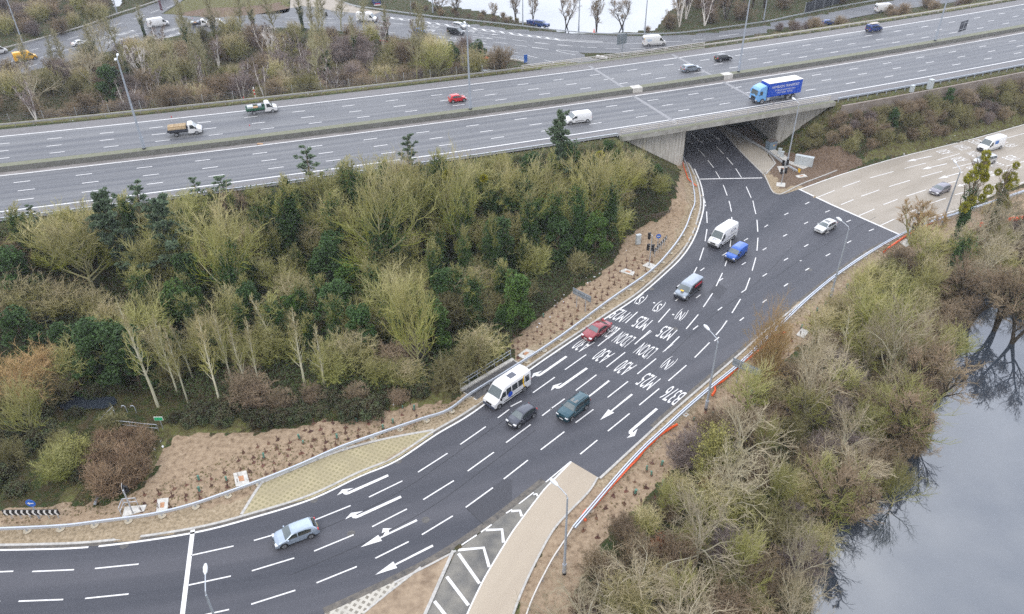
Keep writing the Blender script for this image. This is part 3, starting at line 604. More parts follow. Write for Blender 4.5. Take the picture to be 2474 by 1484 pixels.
# retaining wall east of the bridge
rw = arcbox(1358.0, 1357.6, 5.6, ZM-.05, sB, 760, 4, 'retaining_wall', mat('brown_retaining_concrete', (.20, .165, .14), .9, col2=(.30, .255, .22), nscale=.7, coord='World'), None)
tag(rw, 'low brown concrete retaining wall under the motorway edge above the scrubby bank', 'wall')
def railing(name, r, s0, s1, heights, postgap, label, cat, m, pr=.05, rr=.045, ph=1.15, parent_z=ZM, postsize=(.1, .1)):
    o0 = arc(r, (s0+s1)/2, parent_z); t = thing(name, label, cat, o0)
    for h in heights:
        b = MB(); n = max(2, int((s1-s0)/4)); b.tube([arc(r, s0+(s1-s0)*i/n, parent_z+h)-o0 for i in range(n+1)], rr, 5); b.build('rail', m, t)
    n = int((s1-s0)/postgap); pm = MB(); pm.box((0, 0, ph/2), (postsize[0], postsize[1], ph)); first = None
    for i in range(n+1):
        s = s0+(s1-s0)*i/n
        if first is None: first = pm.build('post', m, t); p = first
        else: p = first.copy(); COL.objects.link(p); p.parent = t
        p.location = arc(r, s, parent_z)-o0; p.rotation_euler = (0, 0, s/1340)
    return t
railing('bridge_parapet', 1355.35, arcs(20.3, 128), arcs(62.5, 146), (.55, .88, 1.22), 3.75, 'pale metal three-rail parapet along the near side of the motorway bridge', 'parapet', M_GALVO, rr=.075, ph=1.25, parent_z=ZM+.1, postsize=(.12, .16))
railing('bridge_parapet', 1313.5, arcs(3.5, 166), arcs(46.5, 184), (.5, .85, 1.18), 3.6, 'pale metal three-rail parapet along the far side of the motorway bridge', 'parapet', M_GALVO, rr=.075, ph=1.25, parent_z=ZM+.1, postsize=(.12, .16))
def arc_barrier(r, s0, s1, label, m=M_GALV, h=.62, gap=3.2, wid=.3, maxposts=100):
    o0 = arc(r, (s0+s1)/2); t = thing('crash_barrier', label, 'crash barrier', o0)
    arcbox(r+.09, r-.09, ZM+h-wid, ZM+h, s0, s1, 4, 'rail', m, t, None, o0)
    n = min(maxposts-1, int((s1-s0)/gap)); pm = MB(); pm.box((0, 0, h/2-.1), (.11, .15, h)); first = None
    for i in range(n+1):
        s = s0+(s1-s0)*i/n
        if first is None: first = pm.build('post', m, t); p = first
        else: p = first.copy(); COL.objects.link(p); p.parent = t
        p.location = arc(r, s)-o0+(arc(r+.15, s)-arc(r, s)); p.rotation_euler = (0, 0, s/1340)
arc_barrier(1312.6, S0+90, arcs(4.2, 166), 'steel crash barrier along the far verge of the motorway left of the bridge', mat('brownish_rail', (.36, .35, .34), .6, metal=.2, noise=.15, nscale=2), maxposts=95)
arc_barrier(1312.9, arcs(46.8, 184), 740, 'steel crash barrier along the far verge of the motorway right of the bridge', M_GALVO, maxposts=95)
arc_barrier(1355.1, S0+90, arcs(19.5, 128.5), 'steel crash barrier on the near motorway edge behind the tree tops', M_GALV, h=.6)
arc_barrier(1355.7, arcs(64, 147), 740, 'grey steel crash barrier on the near motorway edge above the retaining wall', M_POLE, h=.75, gap=2.4)
arc_barrier(1311.0, arcs(-43.5, 155.5), arcs(4, 167), 'second steel crash barrier on the far verge, set behind the first', M_GALV, maxposts=60) if False else None

# paving joints and repaired patches on the slip road
jm = MB()
for l in ([(1,2,150,1000),(1,2,700,770),(1,2,1100,560),(1,2,1480,300),(2,1,20,1510)], [(1,2,250,1200),(1,2,800,960),(1,2,1250,720),(1,2,1600,470),(2,2,170,150)], [(2,1,300,1100),(2,1,760,760),(2,1,1200,350),(2,1,1480,20)], [(2,1,1000,1240),(2,1,1400,850),(2,1,1780,560),(3,1,180,300)], [(3,1,60,520),(3,1,360,320),(3,1,780,90)]):
    strip(jm, catmull(Wl(l), 6), .07, .0075)
for l in ([(1,2,1520,712),(1,2,1650,835)], [(2,1,250,1120),(2,1,130,1210)]): strip(jm, Wl(l), .09, .0078)
jm.build('paving_joint', mat('joint_bitumen', (.022, .023, .028), .6, noise=.3), main_road)
pm_ = MB()
for c, r, l in ((1,2,[(1520,712),(1650,835),(1855,690),(1855,510),(1800,500)]), (2,1,[(1480,560),(1560,610),(1500,690),(1425,640)])):
    q_ = ccw(Wt(c, r, l)); pm_.poly([p+Vector((0, 0, .0055)) for p in q_])
pm_.build('repaired_patch', asphalt('patch_asphalt', (.045, .046, .055), (.060, .060, .070), (.04, .042, .052), (.068, .067, .076), (.3, .3, .3), rough=.7), main_road)
for o_ in main_road.children:
    if not o_.data.uv_layers: o_.data.uv_layers.new(name='UVMap')

dm = MB(); strip(dm, Lk2[:166], .34, .006, -.17); strip(dm, Rk2[98:134], .5, .006, .25); strip(dm, catmull(Wl([(1,2,500,1484),(1,2,750,1370),(1,2,1000,1250),(1,2,1320,1085),(1,2,1700,835),(2,2,245,525)]), 6), .7, .0065, .35)
dm.build('edge_dirt', mat('dusty_road_edge', (.17, .15, .125), .95, col2=(.07, .068, .068), nscale=1.6, coord='World', detail=9), main_road)
cvm = MB()
for c, r, x, y in ((1,2,420,655),(1,2,1030,375),(2,1,330,1060),(2,1,1010,610),(0,2,900,985),(1,2,690,900),(2,1,1180,900),(3,1,300,470),(2,1,1600,300),(1,2,1230,800)):
    q_ = W(c, r, x, y, .009); cvm.poly([q_+Vector((.42*math.cos(a*math.pi/4), .42*math.sin(a*math.pi/4), 0)) for a in range(8)])
cvm.build('drain_covers', mat('drain_iron', (.10, .095, .09), .7, noise=.3), main_road)

# northern junction surfaces
M_NASP = asphalt('junction_asphalt', (.085, .088, .098), (.12, .122, .132), (.075, .078, .088), (.145, .146, .152), (.3, .3, .3), rough=.62, spec=.5)
nroad = fill_poly('road', north_west, 0.0, M_NASP); with_uv(nroad, lambda c: (c.x*.2, c.y*.9))
nslip = fill_poly('slip_road', slip_ne, 0.004, M_NASP); with_uv(nslip, lambda c: (c.x*.1, c.y*.9))
ncon = fill_poly('concrete_road', nconc, 0.008, M_TAN); with_uv(ncon, lambda c: (c.y, c.x))

# ================================================================ ROAD MARKINGS
lm = MB(); ZL = .012
def dash_(a, b, wd=.15, z=ZL, mb=None):
    strip(mb or lm, [a, b], wd, z)
def dashes(c, r, l, wd=.15, z=ZL):
    for x1, y1, x2, y2 in l: dash_(W(c, r, x1, y1), W(c, r, x2, y2), wd, z)
low12 = [(418,805,686,697),(818,636,1061,518),(1174,455,1388,318),(1480,254,1665,125),(421,1027,707,909),(842,850,1093,722),(1212,654,1434,516),(1534,447,1724,310),
 (439,1257,731,1139),(865,1079,1107,958),(1202,908,1426,772),(1520,710,1717,567),(1752,62,1835,0)]
dashes(1, 2, low12)
for a, b in (((0,2,1840,950),(1,2,160,900)), ((1,2,1812,241),(2,2,135,110)), ((1,2,1795,505),(2,2,115,368)), ((0,2,1825,1170),(1,2,277,1077)), ((0,2,1820,1412),(1,2,285,1311)), ((2,2,460,97),(2,1,590,1484)), ((2,2,218,46),(2,1,290,1475))):
    dash_(W(*a), W(*b))
dashes(2, 2, [(208,293,379,162),(494,325,618,223),(694,158,852,30)])
dashes(0, 2, [(-200,1186,97,1173),(234,1175,537,1162),(688,1153,1005,1121),(1385,1058,1693,990),(-240,1392,0,1392),(135,1390,458,1378),(617,1370,932,1338),(1360,1275,1673,1208),(1480,1490,1660,1450),(400,1620,700,1600)])
low21 = [(152,1363,311,1250),(462,1347,612,1233),(693,1397,841,1281),(922,1453,1067,1333),(276,1484,382,1407),(-10,1463,70,1422),(384,1196,538,1087),(684,1177,820,1070),(908,1227,1044,1116),(1133,1277,1264,1164),(1324,1108,1432,999),
 (622,1025,775,902),(889,1012,1003,910),(1105,1060,1213,955),(822,858,910,777),(1060,853,1145,755),(1262,901,1350,796),(1386,743,1453,643),(1594,785,1656,684),(1479,591,1525,495),(1314,503,1340,453),(1359,404,1389,312),
 (1543,446,1556,405),(1740,478,1767,383),(1399,265,1413,177),(1775,334,1782,240),(1414,133,1410,50),(1781,197,1775,110),(1580,306,1590,215),(1595,150,1592,90),(1590,50,1580,0),(1767,68,1750,0),(1403,12,1401,-10)]
dashes(2, 1, low21); 
for l in ([(1467,988),(1500,960)], [(1477,945),(1520,895),(1558,840)], [(1662,637),(1692,617),(1724,530)]): strip(lm, Wt(2,1,l), .15, ZL)
dashes(2, 1, [(1192,598,1225,573),(1364,480,1394,458),(1526,368,1557,347),(1681,262,1710,244),(1830,163,1855,146),(1502,551,1529,534),(1664,437,1694,418),(1816,330,1845,312),(1334,677,1366,653),(1816,520,1847,499),(1491,766,1523,743),(1649,842,1680,818),(1312,905,1348,877),(1816,710,1845,688),(1185,698,1205,680)], .15, .014)
dashes(2, 0, [(1531,1341,1559,1418),(1697,1353,1733,1435),(1388,1423,1403,1484),(1572,1457,1580,1484),(1745,1455,1752,1484),(1255,990,1313,1045),(1342,1075,1397,1133),(1419,1162,1460,1215),(1476,1243,1505,1292),(1380,972,1449,1032),(1480,1062,1533,1116),(1556,1143,1600,1194),(1620,1221,1663,1288)])
dashes(3, 1, [(118,75,147,60),(262,140,290,125),(415,55,447,42),(568,125,600,112),(110,230,138,215),(262,305,292,288),(412,210,441,196),(572,278,603,262),(115,405,145,388),(418,373,450,355),(732,191,766,176),(270,477,298,460),(115,592,145,572),(230,408,243,404)], .17)
dashes(3, 0, [(270,1480,300,1464)], .17)
strip(lm, Wl([(0,2,1398,868),(0,2,1322,1484),(0,2,1290,1760)]), .42, ZL); strip(lm, Wl([(2,0,1350,1299),(2,0,1813,1290)]), .3, ZL)
strip(lm, Wl([(3,0,222,1370),(3,1,460,0),(3,1,955,218)]), .36, ZL+.004)
# edge lines
strip(lm, Lk2[24:166], .22, ZL, -.42)
strip(lm, [p for p in Lk2 if True][0:24], .2, ZL, -.42)
strip(lm, SLIP_L[:], .14, ZL+.002, .0)
strip(lm, top_edge, .2, ZL+.002, -.15)
strip(lm, CONC_R[6:], .15, ZL+.002, .4)
dashes(2, 2, [(245,527,425,378),(272,542,427,384),(50,685,157,602),(50,822,198,625)], .13, .018)
dashes(1, 2, [(1480,990,1600,910),(1630,890,1708,835),(1812,753,1855,725)], .15, .018)
for l in ([(1665,875),(1783,870),(1793,965)], [(1463,1020),(1650,1003),(1690,1143)], [(1467,1045),(1620,1262)], [(1382,1212),(1540,1420)], [(1293,1390),(1380,1500)]): strip(lm, Wt(1,2,l), .3, .018)
strip(lm, Wt(2,2,[(155,618),(180,612),(185,630)]), .2, .018); strip(lm, Wt(2,2,[(-5,738),(58,733),(70,775)]), .28, .018)
dashes(3, 0, [(365,1428,482,1381),(541,1356,669,1311),(738,1290,910,1243),(990,1222,1144,1182),(1228,1160,1390,1114),(530,1484,620,1447),(673,1424,806,1377),(875,1354,1030,1307),(1111,1283,1262,1241),(1338,1219,1495,1178),(836,1484,938,1445),(1000,1423,1146,1376),(1225,1350,1373,1310),(1165,1480,1287,1437),(1355,1412,1520,1370),(1724,1205,1855,1170),(1548,1075,1740,1030),(1700,1010,1900,955),(1620,1345,1760,1305),(1700,1240,1840,1210)], .16, ZL+.003)
dashes(3, 1, [(660,80,771,32),(812,153,930,98),(990,68,1090,28)], .16, ZL+.003)
mk = lm.build('lane_markings', M_WHITE, main_road)
# arrows: local x = driver's right, y = forward, tail at y=0
def arrow(mb, tail, tip, kind='ahead', z=.016, side=1):
    zz = [z]; d = tip-tail; d.z = 0; L = d.length; f = d/L; rt = Vector((f.y, -f.x, 0))
    def P_(x, y): v = tail+rt*x*side+f*y; v.z = z; return v
    def pl(pts):
        pts = [P_(*p) for p in pts]
        bm_ = pts if side == 1 else pts
        n = len(pts); area = sum(pts[i].x*pts[(i+1) % n].y-pts[(i+1) % n].x*pts[i].y for i in range(n))
        zz[0] += .0025
        for v in pts: v.z = zz[0]
        mb.poly(pts if area > 0 else pts[::-1])
    if kind == 'ahead':
        h = L*.34; pl([(-.13, 0), (.13, 0), (.09, L-h), (-.09, L-h)]); pl([(-.42, L-h), (.42, L-h), (0, L)])
    elif kind == 'hook':
        pl([(x, y*L) for x, y in HOOK])
    elif kind == 'both':
        h = L*.34; pl([(-.13, 0), (.13, 0), (.09, L-h), (-.09, L-h)]); pl([(-.42, L-h), (.42, L-h), (0, L)])
        pl([(.08, L*.50), (.45, L*.47), (.45, L*.53), (.08, L*.60)]); pl([(.42, L*.42), (.9, L*.54), (.42, L*.60)])
def Z4a(x, y): return S(1900+x/4.365, 1400+y/4.365)
_t = (Z4a(1930, 305)+Z4a(1965, 325))/2; _e = Z4a(1512, 642); _f = (_e-_t).normalized(); _r = Vector((_f.y, -_f.x, 0)); _L = (Z4a(1352, 710)-_t).dot(_f)
HOOK = [((Z4a(x, y)-_t).dot(_r), (Z4a(x, y)-_t).dot(_f)/_L) for x, y in ((1930,305),(1965,325),(1530,652),(1497,671),(1450,675),(1418,660),(1352,710),(1382,622),(1540,570),(1462,628),(1490,632))]
def hook(mb, tail, ax, side=1): arrow(mb, tail, ax, 'hook', side=side)
am = MB()
for c, r, x1, y1, x2, y2, k in ((1,2,958,478,596,640,'hook'),(1,2,1051,633,655,815,'hook'),(1,2,1166,803,757,1000,'both'),(1,2,1282,987,863,1200,'ahead'),(2,1,395,1100,155,1268,'hook'),(2,1,543,1185,298,1358,'hook'),(2,1,704,1276,430,1490,'ahead'),(2,2,1050,-5,812,197,'hook'),
    (2,0,1420,948,1517,1028,'ahead'),(2,0,1300,965,1370,1040,'hook')):
    arrow(am, W(c,r,x1,y1), W(c,r,x2,y2), k, side=-1 if (c, r, x1) in ((2,2,1050), (2,0,1300)) else 1)
arrow(am, W(2,1,871,1374), W(2,2,638,78), 'ahead')
for x1, y1, x2, y2 in ((1186,1132,1003,1172),(1296,1187,1113,1229),(1415,1247,1232,1297),(1470,1325,1370,1352)): arrow(am, W(3,0,x1,y1), W(3,0,x2,y2), 'ahead', z=.022)
am.build('arrow', M_WHITE, main_road)

def text_data(s, size=1.0, extrude=0.0):
    cu = bpy.data.curves.new('lettering', 'FONT'); cu.body = s; cu.size = size; cu.align_x = 'CENTER'; cu.align_y = 'CENTER'; cu.extrude = extrude; cu.resolution_u = 3
    to = bpy.data.objects.new('tmp', cu); me_ = bpy.data.meshes.new_from_object(to); bpy.data.objects.remove(to); bpy.data.curves.remove(cu); return me_
def text_obj(name, s, M, m, parent, sx=1, sy=1, bold=.0):
    me_ = text_data(s); 
    for v in me_.vertices: v.co = (v.co.x*sx, v.co.y*sy, v.co.z)
    me_.materials.clear(); me_.materials.append(m); o = bpy.data.objects.new(name, me_); COL.objects.link(o)
    o.parent = parent; o.matrix_local = M; return o
allow = []
for l, c, r in ((low12, 1, 2), (low21, 2, 1)):
    for x1, y1, x2, y2 in l: a, b = W(c,r,x1,y1), W(c,r,x2,y2); d = (a-b) if a.y < b.y else (b-a); allow.append(((a+b)/2, d.normalized()))
def lane_dir(p):
    ds = sorted(allow, key=lambda t: (t[0]-p).length)[:3]; d = sum((t[1] for t in ds), Vector()); d.z = 0; return d.normalized()
def roadtext(s, p, wd, ln, z=.016, d=None, parent=None, m=None, ang=0.0):
    d = d or lane_dir(p); rt = Vector((d.y, -d.x, 0)); me_ = text_data(s); me_.materials.clear(); me_.materials.append(m or M_WHITE)
    xs = [v.co.x for v in me_.vertices]; ys = [v.co.y for v in me_.vertices]; x0, x1, y0, y1 = min(xs), max(xs), min(ys), max(ys)
    # emboldened strokes: two offset copies of the same letters
    vs = [(((v.co.x-x0)/(x1-x0)-.5)*wd, ((v.co.y-y0)/(y1-y0)-.5)*ln) for v in me_.vertices]; fs = [tuple(f.vertices) for f in me_.polygons]; bpy.data.meshes.remove(me_)
    b = MB()
    for k, ox in enumerate((.0,)):
        b.add([p+rt*(x+ox)+d*y+Vector((0, 0, z+k*.003)) for x, y in vs], fs)
    return b.build('lettering', m or M_WHITE, parent or main_road)
for s, x, y, wd, ln in (('(S)',935,685,1.15,2.8),('M25',778,800,1.9,2.8),('EGHAM',700,915,2.0,2.8),('A30',513,1018,1.75,2.8),('(S)',1065,738,1.15,2.8),("M25",942,858,1.9,2.8),("L'DON",808,978,2.2,2.8),('A30',660,1096,1.75,2.8),
    ('(N)',1228,797,1.2,2.8),('M25',1118,930,1.9,2.8),("L'DON",968,1060,2.2,2.8),('A30',818,1182,1.75,2.8),('(N)',1137,1148,1.2,2.8),('M25',985,1280,1.9,2.8),('B376',1165,1382,2.2,2.8),('/',835,822,.3,2.2),('/',975,945,.3,2.2),('/',1130,1040,.3,2.2),('-',1030,712,.3,.25),('-',1168,797,.3,.25)):
    roadtext(s, W(2,1,x,y), wd*.95, ln*1.08)
dc = (W(3,0,1003,1172)-W(3,0,1186,1132)).normalized()
def S5(x, y): return S(3650+x/4.365, 480+y/4.365)
for s, x, y, wd in (('A30',555,560,1.8),('EGHAM',860,478,2.2),('M25',1120,385,1.9),('A30',815,690,1.8),("L'DON",1090,600,2.3),('(S)',1730,445,1.2),('A30',1080,840,1.8),("L'DON",1420,770,2.3),('M25',1715,665,1.9),('(N)',1710,900,1.3),('A30',1350,950,1.8),('M25',1640,1110,1.9)):
    roadtext(s, S5(x, y), wd, 2.9, .022, dc, croad)

# northern markings
nm = MB()
def NS(x, y, z=0): return S(1700+x/4.498, 80+y/4.498, z)
for x1, y1, x2, y2 in ((90,147,320,180),(115,235,355,268),(480,290,730,320),(10,312,195,340),(320,357,570,393),(820,250,1065,282),(855,340,1105,375),(695,412,945,450),(1200,302,1450,337),(1230,395,1485,430),(1070,472,1315,515),(1435,540,1675,595),(1578,355,1838,387),(1620,450,1838,480),(1800,625,2025,685),(1975,405,2250,435),(1925,490,2225,530),(2140,715,2350,780),(2385,447,2560,458)):
    dash_(NS(x1,y1), NS(x2,y2), .17, .01, nm)
for x1, y1, x2, y2 in ((165,310,272,320),(330,326,442,335),(145,345,265,358),(500,341,525,342),(545,345,615,346),(675,351,778,353),(855,353,965,353),(1025,351,1130,348),(1120,302,1235,300),(1308,292,1400,283),(1500,265,1645,245),(320,370,460,400),(330,362,480,378),(320,362,345,378)): dash_(W(2,0,x1,y1), W(2,0,x2,y2), .2, .014, nm)
for x1, y1, x2, y2 in ((213,129,310,130),(345,129,440,131),(488,134,565,136),(213,162,310,163),(340,163,435,165),(485,165,560,166),(630,168,700,175),(860,150,927,158),(835,183,925,187),(745,210,865,222),(625,190,740,197),(978,167,1068,175),(920,228,1010,240),(1180,205,1250,210)): dash_(W(1,0,x1,y1), W(1,0,x2,y2), .2, .01, nm)
for x1, y1, x2, y2 in ((1890,270,2050,215),(2120,187,2255,138),(1560,378,1720,328),(1255,470,1440,415),(960,558,1125,508),(660,647,855,592),(655,718,840,665),(430,715,545,685),(885,722,1090,665),(1025,760,1180,718),(1280,615,1435,583),(1350,672,1570,628),(1510,467,1690,410),(565,818,765,757),(715,850,900,795),(235,920,455,855),(385,950,525,910),(0,917,190,862),(25,843,100,820),(0,997,125,960),(80,1047,190,1015),(75,1095,275,1040),(1875,490,2085,452),(2010,430,2110,408),(2350,120,2440,80)):
    dash_(S(x1/3.534,y1/3.534), S(x2/3.534,y2/3.534), .22, .01, nm)
# ladder hatching beside the outer lane
la, lb = [NS(-700,-60), NS(0,30), NS(1000,160), NS(2474,350), NS(3200,385)], [NS(-700,-40), NS(0,62), NS(1000,192), NS(2474,372), NS(3200,400)]
strip(nm, la, .2, .012); strip(nm, lb, .2, .012)
for i in range(19):
    t = -650+i*165; f = lambda x, l: l[0].lerp(l[0], 0)
    yu = 30+(t)*.13; a, b, c_, d = NS(t, yu), NS(t+55, yu+32), NS(t+115, yu+44), NS(t+60, yu+8)
    for v in (a, b, c_, d): v.z = .016
    nm.quad(a, b, c_, d) if ((b-a).cross(d-a)).z > 0 else nm.quad(a, d, c_, b)
strip(nm, catmull(Wl([(2,0,0,252),(2,0,300,285),(2,0,560,308),(2,0,900,315),(2,0,1100,305)]), 4), .2, .015)
for c in ((958,232,1340,272),(858,300,1242,340),(750,375,1130,428)): arrow(nm, NS(c[0],c[1]), NS(c[2],c[3]), 'ahead', z=.016)
nm.build('lane_markings', M_WORNP, nroad)
dn = (NS(1130,428)-NS(750,375)).normalized()
for s, x, y, wd in (('A30',155,120,1.9),('M25',75,185,2.0),('A30',560,340,1.9),('A30',390,410,1.9),('(W)',250,300,1.4),('M25',800,200,2.0),('M4',130,375,1.6)):
    roadtext(s, NS(x,y), wd, 4.2, .014, dn, nroad, M_WORNP)
for s, x, y in (('M25',1500,525),('M4',1590,585),('A30',1830,530),('M25',1780,465),('A30',2400,430),('M25',2440,500)): roadtext(s, S(x/3.534, y/3.534), 2.2, 6, .014, (S(1180/3.534,718/3.534)-S(1025/3.534,760/3.534)).normalized()*-1, nroad, M_WORNP)

# ================================================================ VEHICLES
def paint(name, c, rough=.28, metal=.15): return mat(name, c, rough, metal=metal, spec=.6, coat=.6, noise=.04, nscale=2)
def interp(c, x):
    for (x0, z0), (x1, z1) in zip(c, c[1:]):
        if x <= x1: return z0+(z1-z0)*(x-x0)/(x1-x0) if x1 > x0 else z1
    return c[-1][1]
class Shell:
    def __init__(s, contour, W_, belt, top, tumble, low=.28, endr=.10, endl=.35):
        s.c = contour; s.W = W_; s.belt = belt; s.top = top; s.t = tumble; s.low = low; s.endr = endr; s.endl = endl; s.x0 = contour[0][0]; s.x1 = contour[-1][0]
    def hw(s, x, z):
        w_ = s.W/2
        e = min(x-s.x0, s.x1-x)
        if e < s.endl: w_ *= 1-s.endr*(1-e/s.endl)**2
        if z > s.belt: w_ *= 1-s.t*((z-s.belt)/(s.top-s.belt))
        elif z < s.belt*.55: w_ *= .97
        return w_
    def body(s, name, m, parent):
        xs = sorted(set([round(x, 3) for x, z in s.c]+[round(s.x0+(s.x1-s.x0)*i/22, 3) for i in range(23)])); rows = []
        for x in xs:
            zt = interp(s.c, x); zl = s.low; prof = []
            rz_ = min(.1, (zt-zl)*.3)
            zs = [zl, zl+.05, zl+(zt-zl)*.35, min(s.belt, zt-rz_*1.2) if zt-rz_ > s.belt else zl+(zt-zl)*.7, zt-rz_, zt-rz_*.3, zt]
            fac = [.90, 1, 1, 1, 1, .95, .86]
            side = [(s.hw(x, z)*f, z) for z, f in zip(zs, fac)]
            cr = .035 if zt > s.belt+.1 else .03
            ring = [(x, -y, z) for y, z in side]+[(x, 0, zt+cr)]+[(x, y, z) for y, z in side[::-1]]
            rows.append(ring)
        n = len(rows[0]); b = MB(); b.add([v for r in rows for v in r], [(i*n+k, i*n+(k+1) % n, (i+1)*n+(k+1) % n, (i+1)*n+k) for i in range(len(rows)-1) for k in range(n)]+[tuple(range(n))[::-1], tuple((len(rows)-1)*n+k for k in range(n))])
        return b.build(name, m, parent, smooth=38)
    def side(s, name, pts, m, parent, off=.012, sides=(-1, 1), sub=1):
        out = []
        for sd in sides:
            b = MB(); v = [(x, sd*(s.hw(x, z)+off), z) for x, z in pts]; cx_ = sum(p[0] for p in v)/len(v)
            b.add(v+[(x, y-sd*.03, z) for x, y, z in v], [tuple(range(len(v)))[::sd]]+[(i, (i+1) % len(v), len(v)+(i+1) % len(v), len(v)+i) for i in range(len(v))]); out.append(b.build(name, m, parent))
        return out
    def front(s, name, xa, xb, m, parent, fw=.84, off=.018, n=4, fw2=None):
        # panel laid on the top contour between xa and xb (screens, bonnet trims)
        b = MB(); rows = []
        for i in range(n+1):
            x = xa+(xb-xa)*i/n; z = interp(s.c, x); sl = (interp(s.c, x+.02)-interp(s.c, x-.02))/.04; nn = Vector((-sl, 0, 1)).normalized()*off
            f = fw+(fw2-fw)*i/n if fw2 else fw
            wv = s.hw(x, z)*f; rows.append([(x+nn.x, -wv, z+nn.z-.012), (x+nn.x, -wv*.5, z+nn.z+.018), (x+nn.x, 0, z+nn.z+.032), (x+nn.x, wv*.5, z+nn.z+.018), (x+nn.x, wv, z+nn.z-.012)])
        b.add([v for r in rows for v in r], [(i*5+k, i*5+k+1, (i+1)*5+k+1, (i+1)*5+k) for i in range(n) for k in range(4)]); return b.build(name, m, parent, smooth=60)
def wheels(parent, xs, W_, r=.32, wd=.22, off=.02, arch=True, arch_m=None, tw=None):
    for x in xs:
        for sd in (-1, 1):
            b = MB(); b.cyl((0, 0, 0), r, wd, 'Y', 20); o = b.build('wheel', M_TYRE, parent, smooth=40); o.location = (x, sd*(W_/2-wd/2+off), r)
            b2 = MB(); b2.cyl((0, sd*(wd/2+.004), 0), r*.66, .02, 'Y', 16)
            b2.build('rim', M_RIM, o)
            b3 = MB(); b3.cyl((0, sd*(wd/2+.022), 0), r*.17, .014, 'Y', 8); b3.build('hub_cap', M_BLACK, o)
            if arch:
                a = MB(); n = 14; pts = []
                for k in range(n+1):
                    th = math.pi*(k/n)*1.12-.19; pts.append((math.cos(th), math.sin(th)))
                ra, rb = r+.075, r-.02; y = sd*(W_/2+.012)
                vs = [(x+c*ra, y, r+s_*ra) for c, s_ in pts]+[(x+c*rb, y-sd*.02, r+s_*rb) for c, s_ in pts]
                a.add(vs, [(k, k+1, n+2+k, n+1+k)[::-sd] for k in range(n)]); a.build('wheel_arch', arch_m or M_BLACK, parent)
def boxpart(name, c, sz, m, parent, bevel=0.02, rz=0):
    b = MB(); b.box(c, sz, rz); return b.build(name, m, parent, bevel=bevel)
def lights(sh, parent, zf=.66, zr=.8, hl=(.28, .40, .16), xf=None, xr=None, hx=None):
    L1 = xf if xf is not None else sh.x1-.16; L0 = xr if xr is not None else sh.x0+.05
    for sd in (-1, 1):
        b = MB(); y = sd*(sh.hw(L1, zf)-.17); b.box((L1, y, zf), hl); b.build('headlight', M_LAMP, parent, bevel=.05)
        b = MB(); y = sd*(sh.hw(L0, zr)-.09); b.box((L0+.03, y, zr), (.16, .20, .28)); b.build('tail_light', M_RED, parent, bevel=.03)
    boxpart('number_plate', (sh.x1+.012, 0, .42), (.02, .52, .11), M_PLATEW, parent, 0); boxpart('number_plate', (sh.x0-.012, 0, .62), (.02, .52, .11), M_PLATEY, parent, 0)
def mirrors(sh, parent, x, z, m, sz=(.14, .2, .14)):
    for sd in (-1, 1): boxpart('wing_mirror', (x, sd*(sh.hw(x, z)+.1), z), sz, m, parent, .03)
